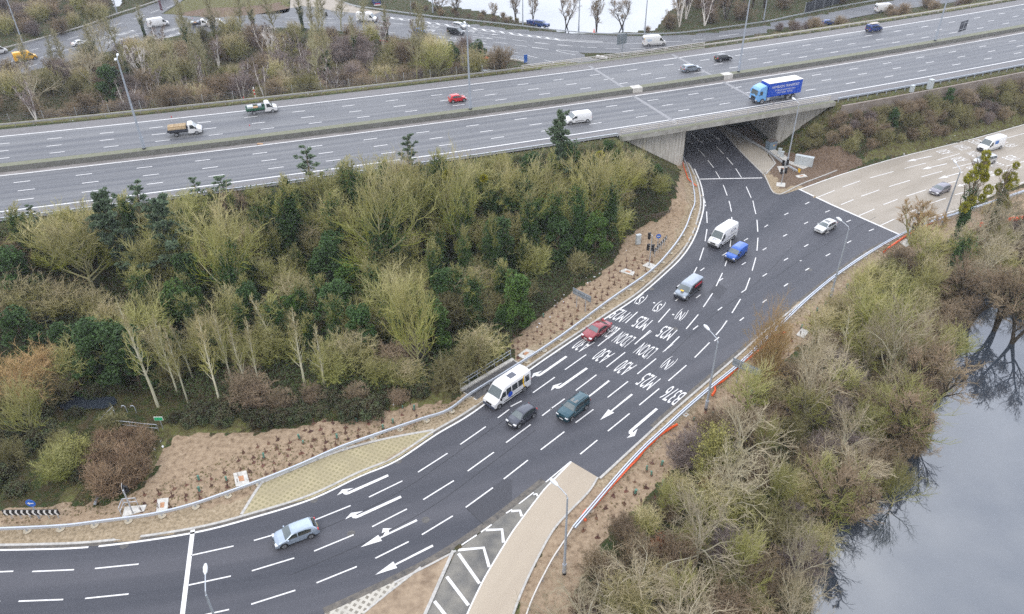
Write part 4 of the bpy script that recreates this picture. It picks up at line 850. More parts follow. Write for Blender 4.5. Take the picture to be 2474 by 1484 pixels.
def car(label, cat, kind, m, loc, rz, L=4.2, Wd=1.76, H=1.48, wb=2.6, wr=.32, roof_rail=False, sunroof=None, black_bumper=False, group=None):
    k = L/4.2; hk = H/1.48
    if kind == 'saloon':
        c = [(-2.1,.5),(-2.08,.72),(-2.02,.93),(-1.55,1.0),(-1.2,1.18),(-.85,1.36),(-.35,1.45),(.05,1.44),(.3,1.38),(.85,1.02),(1.6,.86),(1.95,.72),(2.07,.55),(2.1,.42)]
        rw_, ws = (-1.5, -.9), (.32, .88)
        sw = [[(.82,.97),(.3,1.32),(-.1,1.36),(-.1,.97)], [(-.17,.97),(-.17,1.36),(-.75,1.33),(-1.1,1.08),(-.95,.97)]]
    elif kind == 'suv':
        c = [(-2.1,.55),(-2.08,.9),(-2.02,1.05),(-1.9,1.40),(-1.75,1.46),(-.9,1.49),(0,1.49),(.3,1.45),(.42,1.38),(.95,1.04),(1.6,.94),(1.95,.84),(2.07,.62),(2.1,.45)]
        rw_, ws = (-2.0, -1.9), (.44, .95)
        sw = [[(.85,1.02),(.42,1.34),(0.02,1.38),(.02,1.02)], [(-.06,1.02),(-.06,1.38),(-.85,1.38),(-.85,1.02)], [(-.93,1.02),(-.93,1.38),(-1.68,1.36),(-1.8,1.02)]]
    elif kind == 'mpv':
        c = [(-2.1,.5),(-2.08,.85),(-2.0,1.02),(-1.85,1.36),(-1.7,1.44),(-.8,1.49),(0,1.48),(.35,1.42),(.55,1.33),(1.3,.98),(1.75,.86),(2.0,.7),(2.08,.55),(2.1,.42)]
        rw_, ws = (-1.99, -1.86), (.5, 1.25)
        sw = [[(1.1,.99),(.5,1.33),(.05,1.38),(.05,.97)], [(-.03,.97),(-.03,1.38),(-.85,1.39),(-.85,.97)], [(-.93,.97),(-.93,1.39),(-1.65,1.34),(-1.8,.99)]]
    else:
        c = [(-2.1,.45),(-2.08,.75),(-2.0,.97),(-1.86,1.15),(-1.68,1.34),(-1.5,1.43),(-.9,1.48),(-.2,1.48),(.2,1.44),(.42,1.36),(1.08,.99),(1.65,.87),(1.95,.72),(2.07,.55),(2.1,.42)]
        rw_, ws = (-1.98, -1.68), (.42, 1.08)
        sw = [[(.98,.98),(.42,1.30),(-.05,1.36),(-.05,.96)], [(-.13,.96),(-.13,1.36),(-.9,1.36),(-1.42,1.24),(-1.3,.98)]]
    c = [(x*k, z*hk) for x, z in c]; sh = Shell(c, Wd, .95*hk, H, .24, .24, .14, .55)
    t = thing(kind+'_car' if kind != 'suv' else 'off_road_car', label, cat, loc, rz, group)
    sh.body('body', m, t); sh.front('windscreen', ws[0]*k, ws[1]*k, M_WSCR, t, .80, fw2=.92); sh.front('rear_window', rw_[0]*k, rw_[1]*k, M_GLASS, t, .8)
    for s_ in sw: sh.side('side_window', [(x*k, z*hk) for x, z in s_], M_GLASS, t)
    wheels(t, (wb/2*1.02, -wb/2*.98), Wd, wr); lights(sh, t, .66*hk, .84*hk)
    mirrors(sh, t, .86*k, .98*hk, m)
    boxpart('grille', (sh.x1-.01, 0, .58*hk), (.05, Wd*.42, .12), M_BLACK, t)
    boxpart('bumper', (sh.x1-.09, 0, .36), (.2, Wd*.86, .16), M_BLACK if black_bumper else m, t, .05); boxpart('bumper', (sh.x0+.08, 0, .38), (.2, Wd*.86, .2), M_BLACK if black_bumper else m, t, .05)
    if roof_rail:
        for sd in (-1, 1):
            b = MB(); b.tube([(-1.5*k, sd*.52*Wd/1.5*.9, H-.02), (-1.4*k, sd*.52*Wd/1.5*.9, H+.06), (.1*k, sd*.52*Wd/1.5*.9, H+.06), (.2*k, sd*.52*Wd/1.5*.9, H-.02)], .025, 5); b.build('roof_rail', M_BLACK, t)
    if sunroof: boxpart('sunroof', (sunroof*k, 0, H+.025), (.62, .8, .025), mat('sunroof_glass', (.16, .16, .155), .2), t)
    return t, sh
def van(label, name, m, loc, rz, L=5.9, Wd=2.0, H=2.6, wb=3.6, wr=.36, windows=False, bumper=True, cat='van', glass_rows=None, group=None, skirt=None):
    k = L/5.9; hk = H/2.6; hx = L/2-2.95
    c = [(-L/2,.5),(-L/2+.01,1.2*hk),(-L/2+.05,2.35*hk),(-L/2+.2,2.57*hk),(0,H),(.95+hx,2.58*hk),(1.22+hx,2.48*hk),(1.42+hx,2.28*hk),(2.15+hx,1.36*hk if H > 2.2 else 1.12),(2.72+hx,1.12*hk if H > 2.2 else .98),(2.88+hx,.86*hk if H > 2.2 else .8),(2.95+hx,.45)]
    belt = 1.25*hk if H > 2.2 else 1.05
    sh = Shell(c, Wd, belt, H, .10, .3, .10, .5); t = thing(name, label, cat, loc, rz, group); sh.body('body', m, t)
    wz0 = interp(c, 2.13+hx); sh.front('windscreen', 1.44+hx, 2.12+hx, M_WSCR, t, .86, fw2=.95)
    zt = 2.2*hk; sh.side('side_window', [(2.0+hx, belt+.05), (1.5+hx, belt+(zt-belt)*.78), (1.02+hx, belt+(zt-belt)*.78), (1.02+hx, belt+.05)], M_GLASS, t)
    if windows:
        for a, b_ in windows: sh.side('side_window', [(a, belt+.06), (a, zt-.04), (b_, zt-.04), (b_, belt+.06)], M_GLASS, t)
    for sd in (-1, 1): boxpart('rear_window', (-L/2-.004+.04, sd*Wd*.22, 1.75*hk), (.09, Wd*.32, .5*hk), M_GLASS, t, 0)
    wheels(t, (wb/2+.35*k, -wb/2+.35*k-.25), Wd, wr, .24)
    lights(sh, t, .88*hk if H > 2.2 else .72, 1.25*hk, (.3, .34, .24), xf=L/2-.2); mirrors(sh, t, 1.95+hx, belt+.12, M_BLACK, (.16, .22, .3))
    bm_ = M_BLACK if bumper is True else bumper or m
    boxpart('bumper', (L/2-.08, 0, .46), (.26, Wd*.9, .36), mat('grey_bumper', (.035, .037, .042), .6) if bumper is True else bm_, t, .06)
    boxpart('grille', (L/2-.02, 0, .8*hk), (.08, Wd*.44, .22), M_BLACK, t, .03)
    boxpart('bumper', (-L/2+.03, 0, .45), (.12, Wd*.88, .18), M_BLACK, t, .02)
    if skirt is None: 
        for s_ in sh.side('side_moulding', [(1.4+hx, .52), (1.4+hx, .64), (-L/2+1.6, .64), (-L/2+1.6, .52)], M_BLACK, t, .02): pass
    return t, sh
def place(fw, rw, z, Wd, off_frac=0.5):
    # fw/rw: ground contacts of the wheels on the side seen; returns centre and heading
    f, r = Vector(fw), Vector(rw); f.z = r.z = z; h = (f-r); wbm = h.length; h.normalize(); n = Vector((-h.y, h.x, 0))
    if n.dot(Vector((f.x, f.y, 0))) < 0: n = -n
    c = (f+r)/2+n*(Wd/2-.1); return c, math.atan2(h.y, h.x), wbm, h
VZ, VM = .016, ZM+.012
def Z4(x, y, z=0): return S(1900+x/4.365, 1400+y/4.365, z)
def Zb(x, y, z=ZM): return S(2960+x/6.745, 240+y/6.745, z)
def Zn(x, y, z=0): return S(1000+x/2.749, y/2.749, z)
def Z6(x, y, z=0): return S(2680+x/5.497, 850+y/5.497, z)
def Z7(x, y, z=ZM): return S(620+x/4.123, 340+y/4.123, z)
def Z9(x, y, z=ZM): return S(2480+x/5.154, 60+y/5.154, z)
def Z3(x, y, z=0): return S(x/3.534, y/3.534, z)
def Zl(x, y, z=0): return S(700+x/3.534, y/3.534, z)
P_WHITE = paint('white_paint', (.78, .78, .79), .3, 0); P_SILVB = paint('silver_blue_paint', (.36, .43, .52), .28, .4); P_DARK = paint('dark_grey_paint', (.065, .07, .09), .25, .5)
P_TEAL = paint('teal_paint', (.010, .060, .085), .25, .3); P_RED = paint('red_paint', (.55, .012, .02), .3, .1); P_MAROON = paint('dark_red_paint', (.26, .025, .035), .28, .2)
P_SILV = paint('silver_paint', (.55, .56, .58), .3, .45); P_BLUE = paint('blue_paint', (.012, .10, .48), .3, .1); P_GREYM = paint('grey_metallic_paint', (.27, .31, .36), .3, .5)
P_BLACK = paint('black_paint', (.015, .017, .024), .22, .2); P_NAVY = paint('navy_paint', (.015, .05, .22), .3, .2); P_YEL = paint('yellow_paint', (.80, .42, .01), .4, 0); P_LBLUE = paint('light_blue_paint', (.16, .40, .74), .35, 0)
P_TAUPE = paint('taupe_metallic_paint', (.20, .19, .22), .3, .4); P_GRN = paint('green_paint', (.01, .10, .05), .4, 0); P_CURT = mat('blue_curtain', (.008, .07, .48), .5, noise=.06)

c, rz, wbm, h = place(W(1,2,215,1003), W(1,2,400,933), VZ, 1.76); car('silver blue hatchback alone on the dark slip road at lower left', 'car', 'hatchback', P_SILVB, c, rz, 4.25, 1.76, 1.46, 2.6)
c, rz, wbm, h = place(Z4(755,1368), Z4(1030,1172), VZ, 1.62); car('dark grey small hatchback just behind the white minibus', 'car', 'hatchback', P_DARK, c, rz, 3.75, 1.62, 1.5, 2.4)
c, rz, wbm, h = place(Z4(1685,1238), Z4(1930,1043), VZ, 1.78); t, sh = car('dark teal off-road estate with spare wheel and roof rails beside the straight-on arrow', 'off-road car', 'suv', P_TEAL, c, rz, 4.35, 1.78, 1.68, 2.62, .34, roof_rail=True, sunroof=-.1, black_bumper=True)
b = MB(); b.cyl((0, 0, 0), .34, .22, 'X', 20); o = b.build('spare_wheel', M_TYRE, t); o.location = (-2.28, -.1, .95); b = MB(); b.cyl((-.12, 0, 0), .33, .03, 'X', 20); b.build('wheel_cover', P_WHITE, o)
c, rz, wbm, h = place(W(2,1,598,985), W(2,1,693,920), VZ, 1.8); car('dark red saloon car next to the planted verge, covering the road lettering', 'car', 'saloon', P_MAROON, c, rz, 4.55, 1.8, 1.43, 2.7)
c, rz, wbm, h = place(W(3,1,410,210), W(3,1,477,175), VZ, 1.73); car('silver white hatchback on the wide junction just past the concrete stop line', 'car', 'hatchback', paint('pale_silver_paint', (.62, .63, .64), .3, .2), c, rz, 4.15, 1.73, 1.44, 2.5, sunroof=-.2)
c, rz, wbm, h = place(W(1,0,1510,737,ZM), W(1,0,1425,749,ZM), VM, 1.65); car('small bright red hatchback on the far carriageway near a tall lamp post', 'car', 'hatchback', P_RED, c, rz, 3.5, 1.65, 1.46, 2.35)
c, rz, wbm, h = place(Z9(1610,1160), Z9(1380,1190), VM, 1.78); car('silver grey hatchback on the bridge driving over the expansion joint', 'car', 'hatchback', P_GREYM, c, rz, 4.35, 1.78, 1.44, 2.7)
c, rz, wbm, h = place(Z9(2262,942), Z9(2062,970), VM, 1.75); car('black hatchback with pale door lettering on the far carriageway ahead of the silver one', 'car', 'hatchback', P_BLACK, c, rz, 4.0, 1.72, 1.47, 2.5)
c, rz, wbm, h = place(S5(1210,815), S5(1410,765), VZ, 1.82); car('silver people carrier partly behind mistletoe on the pale concrete road', 'car', 'mpv', P_SILV, c, rz, 4.6, 1.82, 1.68, 2.75)
c, rz, wbm, h = place(S5(440,1338), S5(640,1250), VZ, 1.8); car('taupe grey hatchback at the lower edge of the pale concrete road', 'car', 'hatchback', P_TAUPE, c, rz, 4.3, 1.8, 1.47, 2.65)
c, rz, wbm, h = place(Zn(1890,380), Zn(1805,366), VZ, 1.62); car('small bright blue hatchback on the far junction lanes', 'car', 'hatchback', paint('bright_blue_paint', (.01, .16, .62), .3, .1), c, rz, 3.5, 1.62, 1.46, 2.3)
c, rz, wbm, h = place(NS(690,175), NS(500,140), VZ, 1.8); car('silver people carrier on the far junction beside a black van', 'car', 'mpv', P_SILV, c, rz, 4.6, 1.8, 1.65, 2.7)
c, rz, wbm, h = place(Z3(1240,622), Z3(1065,660), VZ, 1.76); car('white saloon car on the far left road seen through bare trees', 'car', 'saloon', P_WHITE, c, rz, 4.5, 1.78, 1.43, 2.7)
c, rz, wbm, h = place(W(3,0,478,182,0), W(3,0,408,186,0), VZ, 1.7); car('dark blue car half hidden by bushes on the far slip road', 'car', 'hatchback', P_NAVY, c, rz, 4.0, 1.7, 1.46, 2.5)
c, rz, wbm, h = place(NS(2165,148), NS(1990,125), .05, 1.85); t, sh = car('blue off-road estate parked on the grass by the lake with a box behind', 'off-road car', 'suv', paint('lake_blue_paint', (.02, .06, .22), .35, .2), c, rz, 4.8, 1.9, 1.85, 2.8, .38)
tr = thing('trailer', 'small dark box trailer behind the blue off-road car at the lakeside', 'trailer', c-h*3.9, rz)
b = MB(); b.box((0, 0, 1.0), (2.0, 1.4, 1.2)); b.build('box', P_NAVY, tr, bevel=.05); wheels(tr, (0,), 1.5, .3, .2, arch=False); b = MB(); b.tube([(1, 0, .5), (1.7, 0, .5)], .05); b.build('drawbar', M_BLACK, tr)
# the roof-laden dark blue car van
c, rz, wbm, h = place(W(3,0,812,228,ZM), W(3,0,748,238,ZM), VM, 1.75); t, sh = van('dark blue small van with boards on its roof rack on the far carriageway', 'small_van', P_NAVY, c, rz, 4.3, 1.75, 1.82, 2.65, .32, windows=[(-1.5, -.7), (-.55, .15)], bumper=P_NAVY)
boxpart('roof_load', (-.3, 0, 2.02), (2.4, 1.1, .12), mat('pale_boards', (.55, .5, .45), .7), t)
for x in (-1.0, .4): b = MB(); b.tube([(x, -.7, 1.8), (x, -.7, 1.94), (x, .7, 1.94), (x, .7, 1.8)], .025, 5); b.build('roof_bar', M_BLACK, t)
c, rz, wbm, h = place(Z6(1435,1095), Z6(1645,945), VZ, 1.72); van('bright blue small van with ribbed roof beside the lettered white van', 'small_van', P_BLUE, c, rz, 4.1, 1.72, 1.8, 2.65, .31)
c, rz, wbm, h = place(Z6(1105,778), Z6(1400,580), VZ, 2.0); t, sh = van('white high-roof panel van with dark blue letters on its side and bonnet', 'panel_van', P_WHITE, c, rz, 5.9, 2.0, 2.7, 3.65)
M_NAVYL = mat('navy_lettering', (.01, .025, .12), .5)
def sidetext(s, sh, t, x, z, wd, hgt, side, m, name='lettering'):
    me_ = text_data(s); xs = [v.co.x for v in me_.vertices]; ys = [v.co.y for v in me_.vertices]; x0, x1, y0, y1 = min(xs), max(xs), min(ys), max(ys)
    for v in me_.vertices:
        u = ((v.co.x-x0)/(x1-x0)-.5)*wd; zz = z+((v.co.y-y0)/(y1-y0)-.5)*hgt
        xx = x+(-u if side > 0 else u); v.co = (xx, side*(sh.hw(xx, zz)+.014), zz)
    me_.materials.clear(); me_.materials.append(m); o = bpy.data.objects.new(name, me_); COL.objects.link(o); o.parent = t; return o
for sd in (-1, 1): sidetext('JCA', sh, t, -1.3, 1.85, 1.6, .62, sd, M_NAVYL); sidetext('ENGINEERING', sh, t, -1.0, 1.18, 2.5, .16, sd, M_NAVYL)
me_ = text_data('JCA'); bv = [v.co.copy() for v in me_.vertices]
for v in me_.vertices: u = v.co.x*.42; f_ = 2.48-v.co.y*.42*-1; v.co = (2.47-v.co.y*.42, u, interp(sh.c, 2.47-v.co.y*.42)+.075)
me_.materials.clear(); me_.materials.append(M_NAVYL); o = bpy.data.objects.new('lettering', me_); COL.objects.link(o); o.parent = t
for v in me_.vertices: pass
c, rz, wbm, h = place(W(2,1,1270,690), W(2,1,1358,620), VZ, 1.93); t, sh = van('grey metallic van with red and black side graphics left of the blue van', 'panel_van', P_GREYM, c, rz, 5.1, 1.93, 1.95, 3.2, .34, bumper=P_DARK)
for sd in (-1, 1):
    VK = mat('black_vinyl', (.012, .012, .015), .3); sh.side('side_graphic', [(-2.05, .6), (-2.05, 1.05), (1.4, 1.05), (1.4, .6)], VK, t, .016, (sd,)); sh.side('side_graphic', [(-2.05, 1.05), (-2.05, 1.72), (.55, 1.72), (.9, 1.05)], VK, t, .016, (sd,)); sh.side('side_graphic', [(-1.9, 1.25), (-1.9, 1.55), (-.1, 1.55), (.05, 1.25)], mat('red_vinyl', (.45, .02, .04), .4), t, .03, (sd,))
boxpart('dashboard_load', (1.9, 0, 1.32), (.3, .5, .06), M_YEL, t)
c, rz, wbm, h = place(Z4(460,998), Z4(865,713), VZ, 2.05); t, sh = van('white minibus with dark side windows, blue badge and yellow swoosh by the footway', 'minibus', P_WHITE, c, rz, 6.35, 2.05, 2.62, 4.0, .36, windows=[(-2.75, -2.05), (-1.9, -.85), (-.72, .2), (.34, 1.15)], cat='minibus', bumper=mat('slate_bumper', (.055, .065, .10), .5))
boxpart('roof_hatch', (-.7, 0, 2.68), (1.0, .75, .07), mat('hatch_grey', (.10, .105, .13), .5), t)
M_BADGE = mat('blue_badge', (.01, .07, .5), .4); M_SWOOSH = mat('yellow_swoosh', (.9, .55, .03), .5)
for sd in (-1, 1):
    pts = [(.55+.38*math.cos(a), 1.12+.38*math.sin(a)) for a in [2*math.pi*i/14 for i in range(14)]]; sh.side('badge', pts, M_BADGE, t, .02, (sd,))
    pts = [(-1.95-.35*math.sin(a)*1.0, 1.6+.85*math.cos(a)) for a in [math.pi*i/8 for i in range(9)]]+[(-1.95-.18*math.sin(a), 1.6+.72*math.cos(a)) for a in [math.pi*(8-i)/8 for i in range(9)]]
    pts = [(2*-1.95-x, z) for x, z in pts]; sh.side('swoosh', pts, M_SWOOSH, t, .024, (sd,))
c, rz, wbm, h = place(S5(1295,578), S5(1545,503), VZ, 2.0); t, sh = van('white panel van with a square blue side panel on the pale concrete road', 'panel_van', P_WHITE, c, rz, 5.9, 2.0, 2.55, 3.65)
for sd in (-1, 1): sh.side('side_graphic', [(-.5, 1.45), (-.5, 2.1), (.6, 2.1), (.6, 1.45)], mat('pale_blue_vinyl', (.05, .16, .45), .4), t, .014, (sd,))
a_, b_ = W(2,0,430,905,ZM), W(2,0,550,889,ZM); c, rz, wbm, h = place(a_, b_, VM, 1.92); van('white van on the near carriageway behind the tall pine top', 'panel_van', P_WHITE, c, rz, 4.9, 1.92, 1.95, 3.1, .33, bumper=P_WHITE)
c, rz, wbm, h = place(Z9(890,632,0), Z9(545,652,0), VZ, 2.0); t, sh = van('white high-roof van with light blue words on the far slip road', 'panel_van', P_WHITE, c, rz, 6.4, 2.0, 2.75, 4.1)
M_SKY = mat('sky_blue_lettering', (.05, .33, .75), .5)
for sd in (-1, 1): sidetext('OnSite', sh, t, -1.75, 1.75, 1.5, .4, sd, M_SKY); sidetext('SUPPORT', sh, t, -1.75, 1.38, .9, .14, sd, M_SKY)
sh.side('side_graphic', [(-3.18, .7), (-3.18, 2.3), (-3.0, 2.3), (-3.0, .7)], M_SWOOSH, t, .014)
c, rz, wbm, h = place(Zn(1362,248), Zn(1190,240), VZ, 2.0); van('large white panel van on the far junction between two bare trees', 'panel_van', P_WHITE, c, rz, 6.4, 2.0, 2.75, 4.0)
c, rz, wbm, h = place(Zn(2312,393), Zn(2180,374), VZ, 1.92); van('black van with bright roof on the far junction lanes', 'panel_van', P_BLACK, c, rz, 5.2, 1.92, 1.98, 3.2, .33, windows=[(-2.2, -1.2), (-1.05, -.1)], bumper=P_BLACK)
c, rz, wbm, h = place(W(3,0,905,88,0), W(3,0,800,93,0), VZ, 2.0); van('white van on the far slip road below the dark screen fence', 'panel_van', P_WHITE, c, rz, 6.2, 2.0, 2.6, 3.8)
c, rz, wbm, h = place(Z3(475,845), Z3(290,878), VZ, 2.0); van('yellow high-roof van on the far left road seen through bare trees', 'panel_van', P_YEL, c, rz, 5.6, 2.0, 2.5, 3.5)
c, rz, wbm, h = place(Z3(2372,368), Z3(2140,402), VZ, 2.05); van('large white panel van beside the grassy far traffic island', 'panel_van', P_WHITE, c, rz, 6.3, 2.05, 2.7, 3.9)
c, rz, wbm, h = place(Z3(60,760), Z3(-120,800), VZ, 2.0); van('white van cut off by the left edge of the picture', 'panel_van', P_WHITE, c, rz, 5.8, 2.0, 2.5, 3.6)
c, rz, wbm, h = place(Zl(650,385), Zl(550,392), VZ, 2.0); van('white van behind ivy-clad trees on the far road, right of the flatbed', 'panel_van', P_WHITE, c, rz, 5.4, 2.0, 2.4, 3.3)
# flatbed trucks
def flatbed(label, loc, rz, load, m=P_WHITE, bedm=None, L=5.8):
    Wd = 2.0; hx = L/2-2.95; c = [(.55+hx,.5),(.56+hx,1.3),(.6+hx,2.0),(.7+hx,2.12),(1.15+hx,2.15),(1.4+hx,2.08),(1.52+hx,1.95),(2.15+hx,1.28),(2.75+hx,1.08),(2.9+hx,.85),(2.95+hx,.45)]
    sh = Shell(c, Wd, 1.15, 2.15, .12, .35, .1, .4); t = thing('flatbed_truck', label, 'truck', loc, rz); sh.body('cab', m, t)
    sh.front('windscreen', 1.53+hx, 2.12+hx, M_WSCR, t, .86, fw2=.95); sh.side('side_window', [(2.0+hx, 1.2), (1.5+hx, 1.85), (.95+hx, 1.85), (.95+hx, 1.2)], M_GLASS, t)
    boxpart('flatbed', (-1.2+hx*.4, 0, .95), (3.5, 2.05, .12), bedm or P_DARK, t); bx = -1.2+hx*.4
    for sd in (-1, 1): boxpart('side_board', (bx, sd*1.0, 1.15), (3.5, .05, .36), bedm or P_DARK, t, 0)
    boxpart('tail_board', (bx-1.75, 0, 1.15), (.05, 2.05, .36), bedm or P_DARK, t, 0); boxpart('head_board', (bx+1.75, 0, 1.45), (.06, 2.05, .95), bedm or P_DARK, t, 0)
    boxpart('chassis', (-.3, 0, .62), (5.0, .8, .22), M_BLACK, t, 0)
    wheels(t, (1.95+hx, -1.6), Wd, .36, .24, arch=False); lights(sh, t, .86, .7, (.3, .34, .22), xf=sh.x1-.2, xr=bx-1.7); mirrors(sh, t, 1.95+hx, 1.3, M_BLACK, (.16, .22, .3)); boxpart('bumper', (L/2-.08, 0, .46), (.26, 1.8, .34), M_BLACK, t, .05)
    if load == 'planks':
        tm = mat('timber_load', (.48, .36, .22), .8, noise=.3, nscale=3)
        for i in range(7): boxpart('plank', (bx-.05, -.85+i*.28, 1.35+.22*(1 if 0 < i < 6 else 0)), (3.1, .22, .5+(.12 if i % 2 else 0)), tm, t, 0)
    else:
        for x, y, a, b_, z, mm in ((-1.0, .2, 1.1, 1.4, .5, M_CAB), (.1, -.3, .9, .9, .4, mat('cardboard', (.42, .27, .16), .9)), (1.0, .2, .7, 1.2, .55, M_POLE)): boxpart('load_box', (bx+x*.9, y, 1.02+z/2), (a, b_, z), mm, t)
    return t
c, rz, wbm, h = place(Z7(690,820), Z7(340,860), VM, 2.0); flatbed('white flatbed truck carrying a stack of pale timber on the motorway', c, rz, 'planks')
c, rz, wbm, h = place(Z7(1938,460), Z7(1625,500), VM, 2.0); flatbed('white flatbed truck with dark green sides and boxes in its bed', c, rz, 'boxes', bedm=P_GRN)
c, rz, wbm, h = place(Zl(450,378), Zl(250,392), VZ, 2.0); flatbed('white flatbed truck with an empty-looking bed on the far road behind trees', c, rz, 'boxes')
# curtain-sided lorry
a_, b_ = Zb(575,1182), Zb(1265,1070); c, rz, wbm, h = place(a_, b_, VM, 2.5)
lt = thing('lorry', 'blue curtain-sided lorry with light blue cab and white roof on the motorway bridge', 'lorry', c, rz)
LC = [(2.9,.6),(2.92,2.2),(3.0,3.3),(3.3,3.45),(4.1,3.2),(4.6,3.02),(4.9,2.7),(5.08,1.5),(5.12,.5)]; off = wbm/2-3.85
LC = [(x+off, z) for x, z in LC]; sh = Shell(LC, 2.45, 1.8, 3.4, .06, .45, .06, .5); sh.body('cab', P_LBLUE, lt)
b = MB(); fx = 4.93+off; b.add([(fx+.135, -1.0, 1.62), (fx+.135, 1.0, 1.62), (fx+.0, .93, 2.58), (fx+.0, -.93, 2.58)], [(0, 1, 2, 3)]); b.add([(fx+.05, -1.0, 1.62), (fx+.05, 1.0, 1.62), (fx-.09, .93, 2.58), (fx-.09, -.93, 2.58)], [(3, 2, 1, 0)]); b.build('windscreen', M_WSCR, lt)
sh.side('side_window', [(4.75+off, 1.75), (4.65+off, 2.45), (3.95+off, 2.45), (3.95+off, 1.7)], M_GLASS, lt, .014)
boxpart('grille', (5.13+off, 0, 1.1), (.06, 1.3, .5), M_BLACK, lt); boxpart('bumper', (5.05+off, 0, .62), (.25, 2.4, .4), mat('lorry_bumper', (.05, .06, .08), .5), lt, .05)
for sd in (-1, 1): boxpart('headlight', (5.16+off, sd*.95, .75), (.08, .34, .18), M_LAMP, lt); boxpart('wing_mirror', (4.85+off, sd*1.38, 2.2), (.12, .2, .55), P_LBLUE, lt)
bl, bh = 7.9, 2.62; bxc = 2.75+off-bl/2
boxpart('cargo_box', (bxc, 0, 1.12+bh/2), (bl, 2.5, bh), P_CURT, lt, 0); boxpart('box_roof', (bxc, 0, 1.12+bh+.04), (bl+.04, 2.54, .09), mat('cream_roof', (.80, .79, .72), .5), lt, .02)
boxpart('chassis', (bxc, 0, .85), (bl-.4, .9, .28), M_BLACK, lt, 0)
for sd in (-1, 1): boxpart('side_guard', (.4+off, sd*1.15, .7), (3.6, .05, .42), mat('guard_grey', (.10, .12, .15), .5), lt, 0); boxpart('fuel_tank', (2.45+off, sd*1.0, .75), (.6, .5, .55), M_GALV, lt)
wheels(lt, (3.85+off, 3.85+off-wbm, 3.85+off-wbm-1.3), 2.5, .5, .3, arch=False)
class Flat:
    def hw(s, x, z): return 1.262
for sd in (-1, 1):
    F = Flat(); M_WL = mat('white_lettering', (.75, .76, .82), .6)
    sidetext('HAMBLION TRANSPORT', F, lt, bxc, 2.95, 6.4, .52, sd, M_WL); sidetext('STORAGE & DISTRIBUTION', F, lt, bxc, 2.25, 4.8, .30, sd, M_WL); sidetext('COLCHESTER  THANET', F, lt, bxc, 1.75, 3.8, .30, sd, M_WL)
# coach-like lorry coming off the far concrete road
c = S(1000+1400/2.749, 70/2.749); fdir = (S(1000+1430/2.749, 100/2.749)-S(1000+1370/2.749, 10/2.749)); rz = math.atan2(fdir.y, fdir.x)
t = thing('lorry', 'dark blue lorry with red and white bumper at the top edge, facing the camera', 'lorry', c, rz)
sh = Shell([(-1.0,.5),(-.98,2.6),(-.8,2.9),(.6,2.9),(.85,2.6),(1.0,1.5),(1.05,.5)], 2.4, 1.6, 2.9, .08, .4, .06, .4); sh.body('cab', P_NAVY, t); sh.front('windscreen', .86, .99, M_WSCR, t, .9)
boxpart('bumper', (1.06, 0, .6), (.2, 2.35, .35), P_WHITE, t); boxpart('grille', (1.06, 0, .98), (.08, 1.7, .3), P_RED, t)
for sd in (-1, 1): boxpart('headlight', (1.18, sd*.95, .62), (.06, .3, .16), M_LAMP, t)
boxpart('cargo_box', (-3.8, 0, 1.9), (5.4, 2.4, 2.2), P_NAVY, t, 0); wheels(t, (.3, -4.6), 2.4, .48, .3, arch=False)

# ================================================================ STREET FURNITURE
def lamp_column(label, base, top_h, head, single=True, rz=0, arm=2.2, group=None, name='street_lamp', pole_m=None, base_r=.13):
    t = thing(name, label, 'street lamp', base, rz, group)
    b = MB(); b.tube([(0, 0, 0), (0, 0, top_h*.14), (0, 0, top_h*.141), (0, 0, top_h)], [base_r*1.5, base_r*1.5, base_r*1.1, base_r*.6], 8); b.build('pole', pole_m or M_POLE, t, smooth=40)
    b = MB(); b.tube([(0, 0, 0), (0, 0, .25)], base_r*1.6, 8); b.build('base_collar', M_BLACK, t)
    for sd in ((1,) if single else (1, -1)):
        b = MB(); b.tube([(0, 0, top_h-.05), (sd*.15, 0, top_h+.25), (sd*arm*.5, 0, top_h+.38), (sd*arm, 0, top_h+.45)], .05, 6); ar = b.build('arm', M_GALV, t)
        b = MB(); b.tube([(sd*(arm-.1), 0, top_h+.45), (sd*(arm+.15), 0, top_h+.48), (sd*(arm+.6), 0, top_h+.5), (sd*(arm+.95), 0, top_h+.48)], [.06, .17, .2, .1], 8); b.build('lamp_head', M_LAMP if head is None else head, t, smooth=50)
    return t
M_HEAD = mat('white_lamp_housing', (.72, .75, .78), .4)
def aim(a, b): d = b-a; return math.atan2(d.y, d.x)
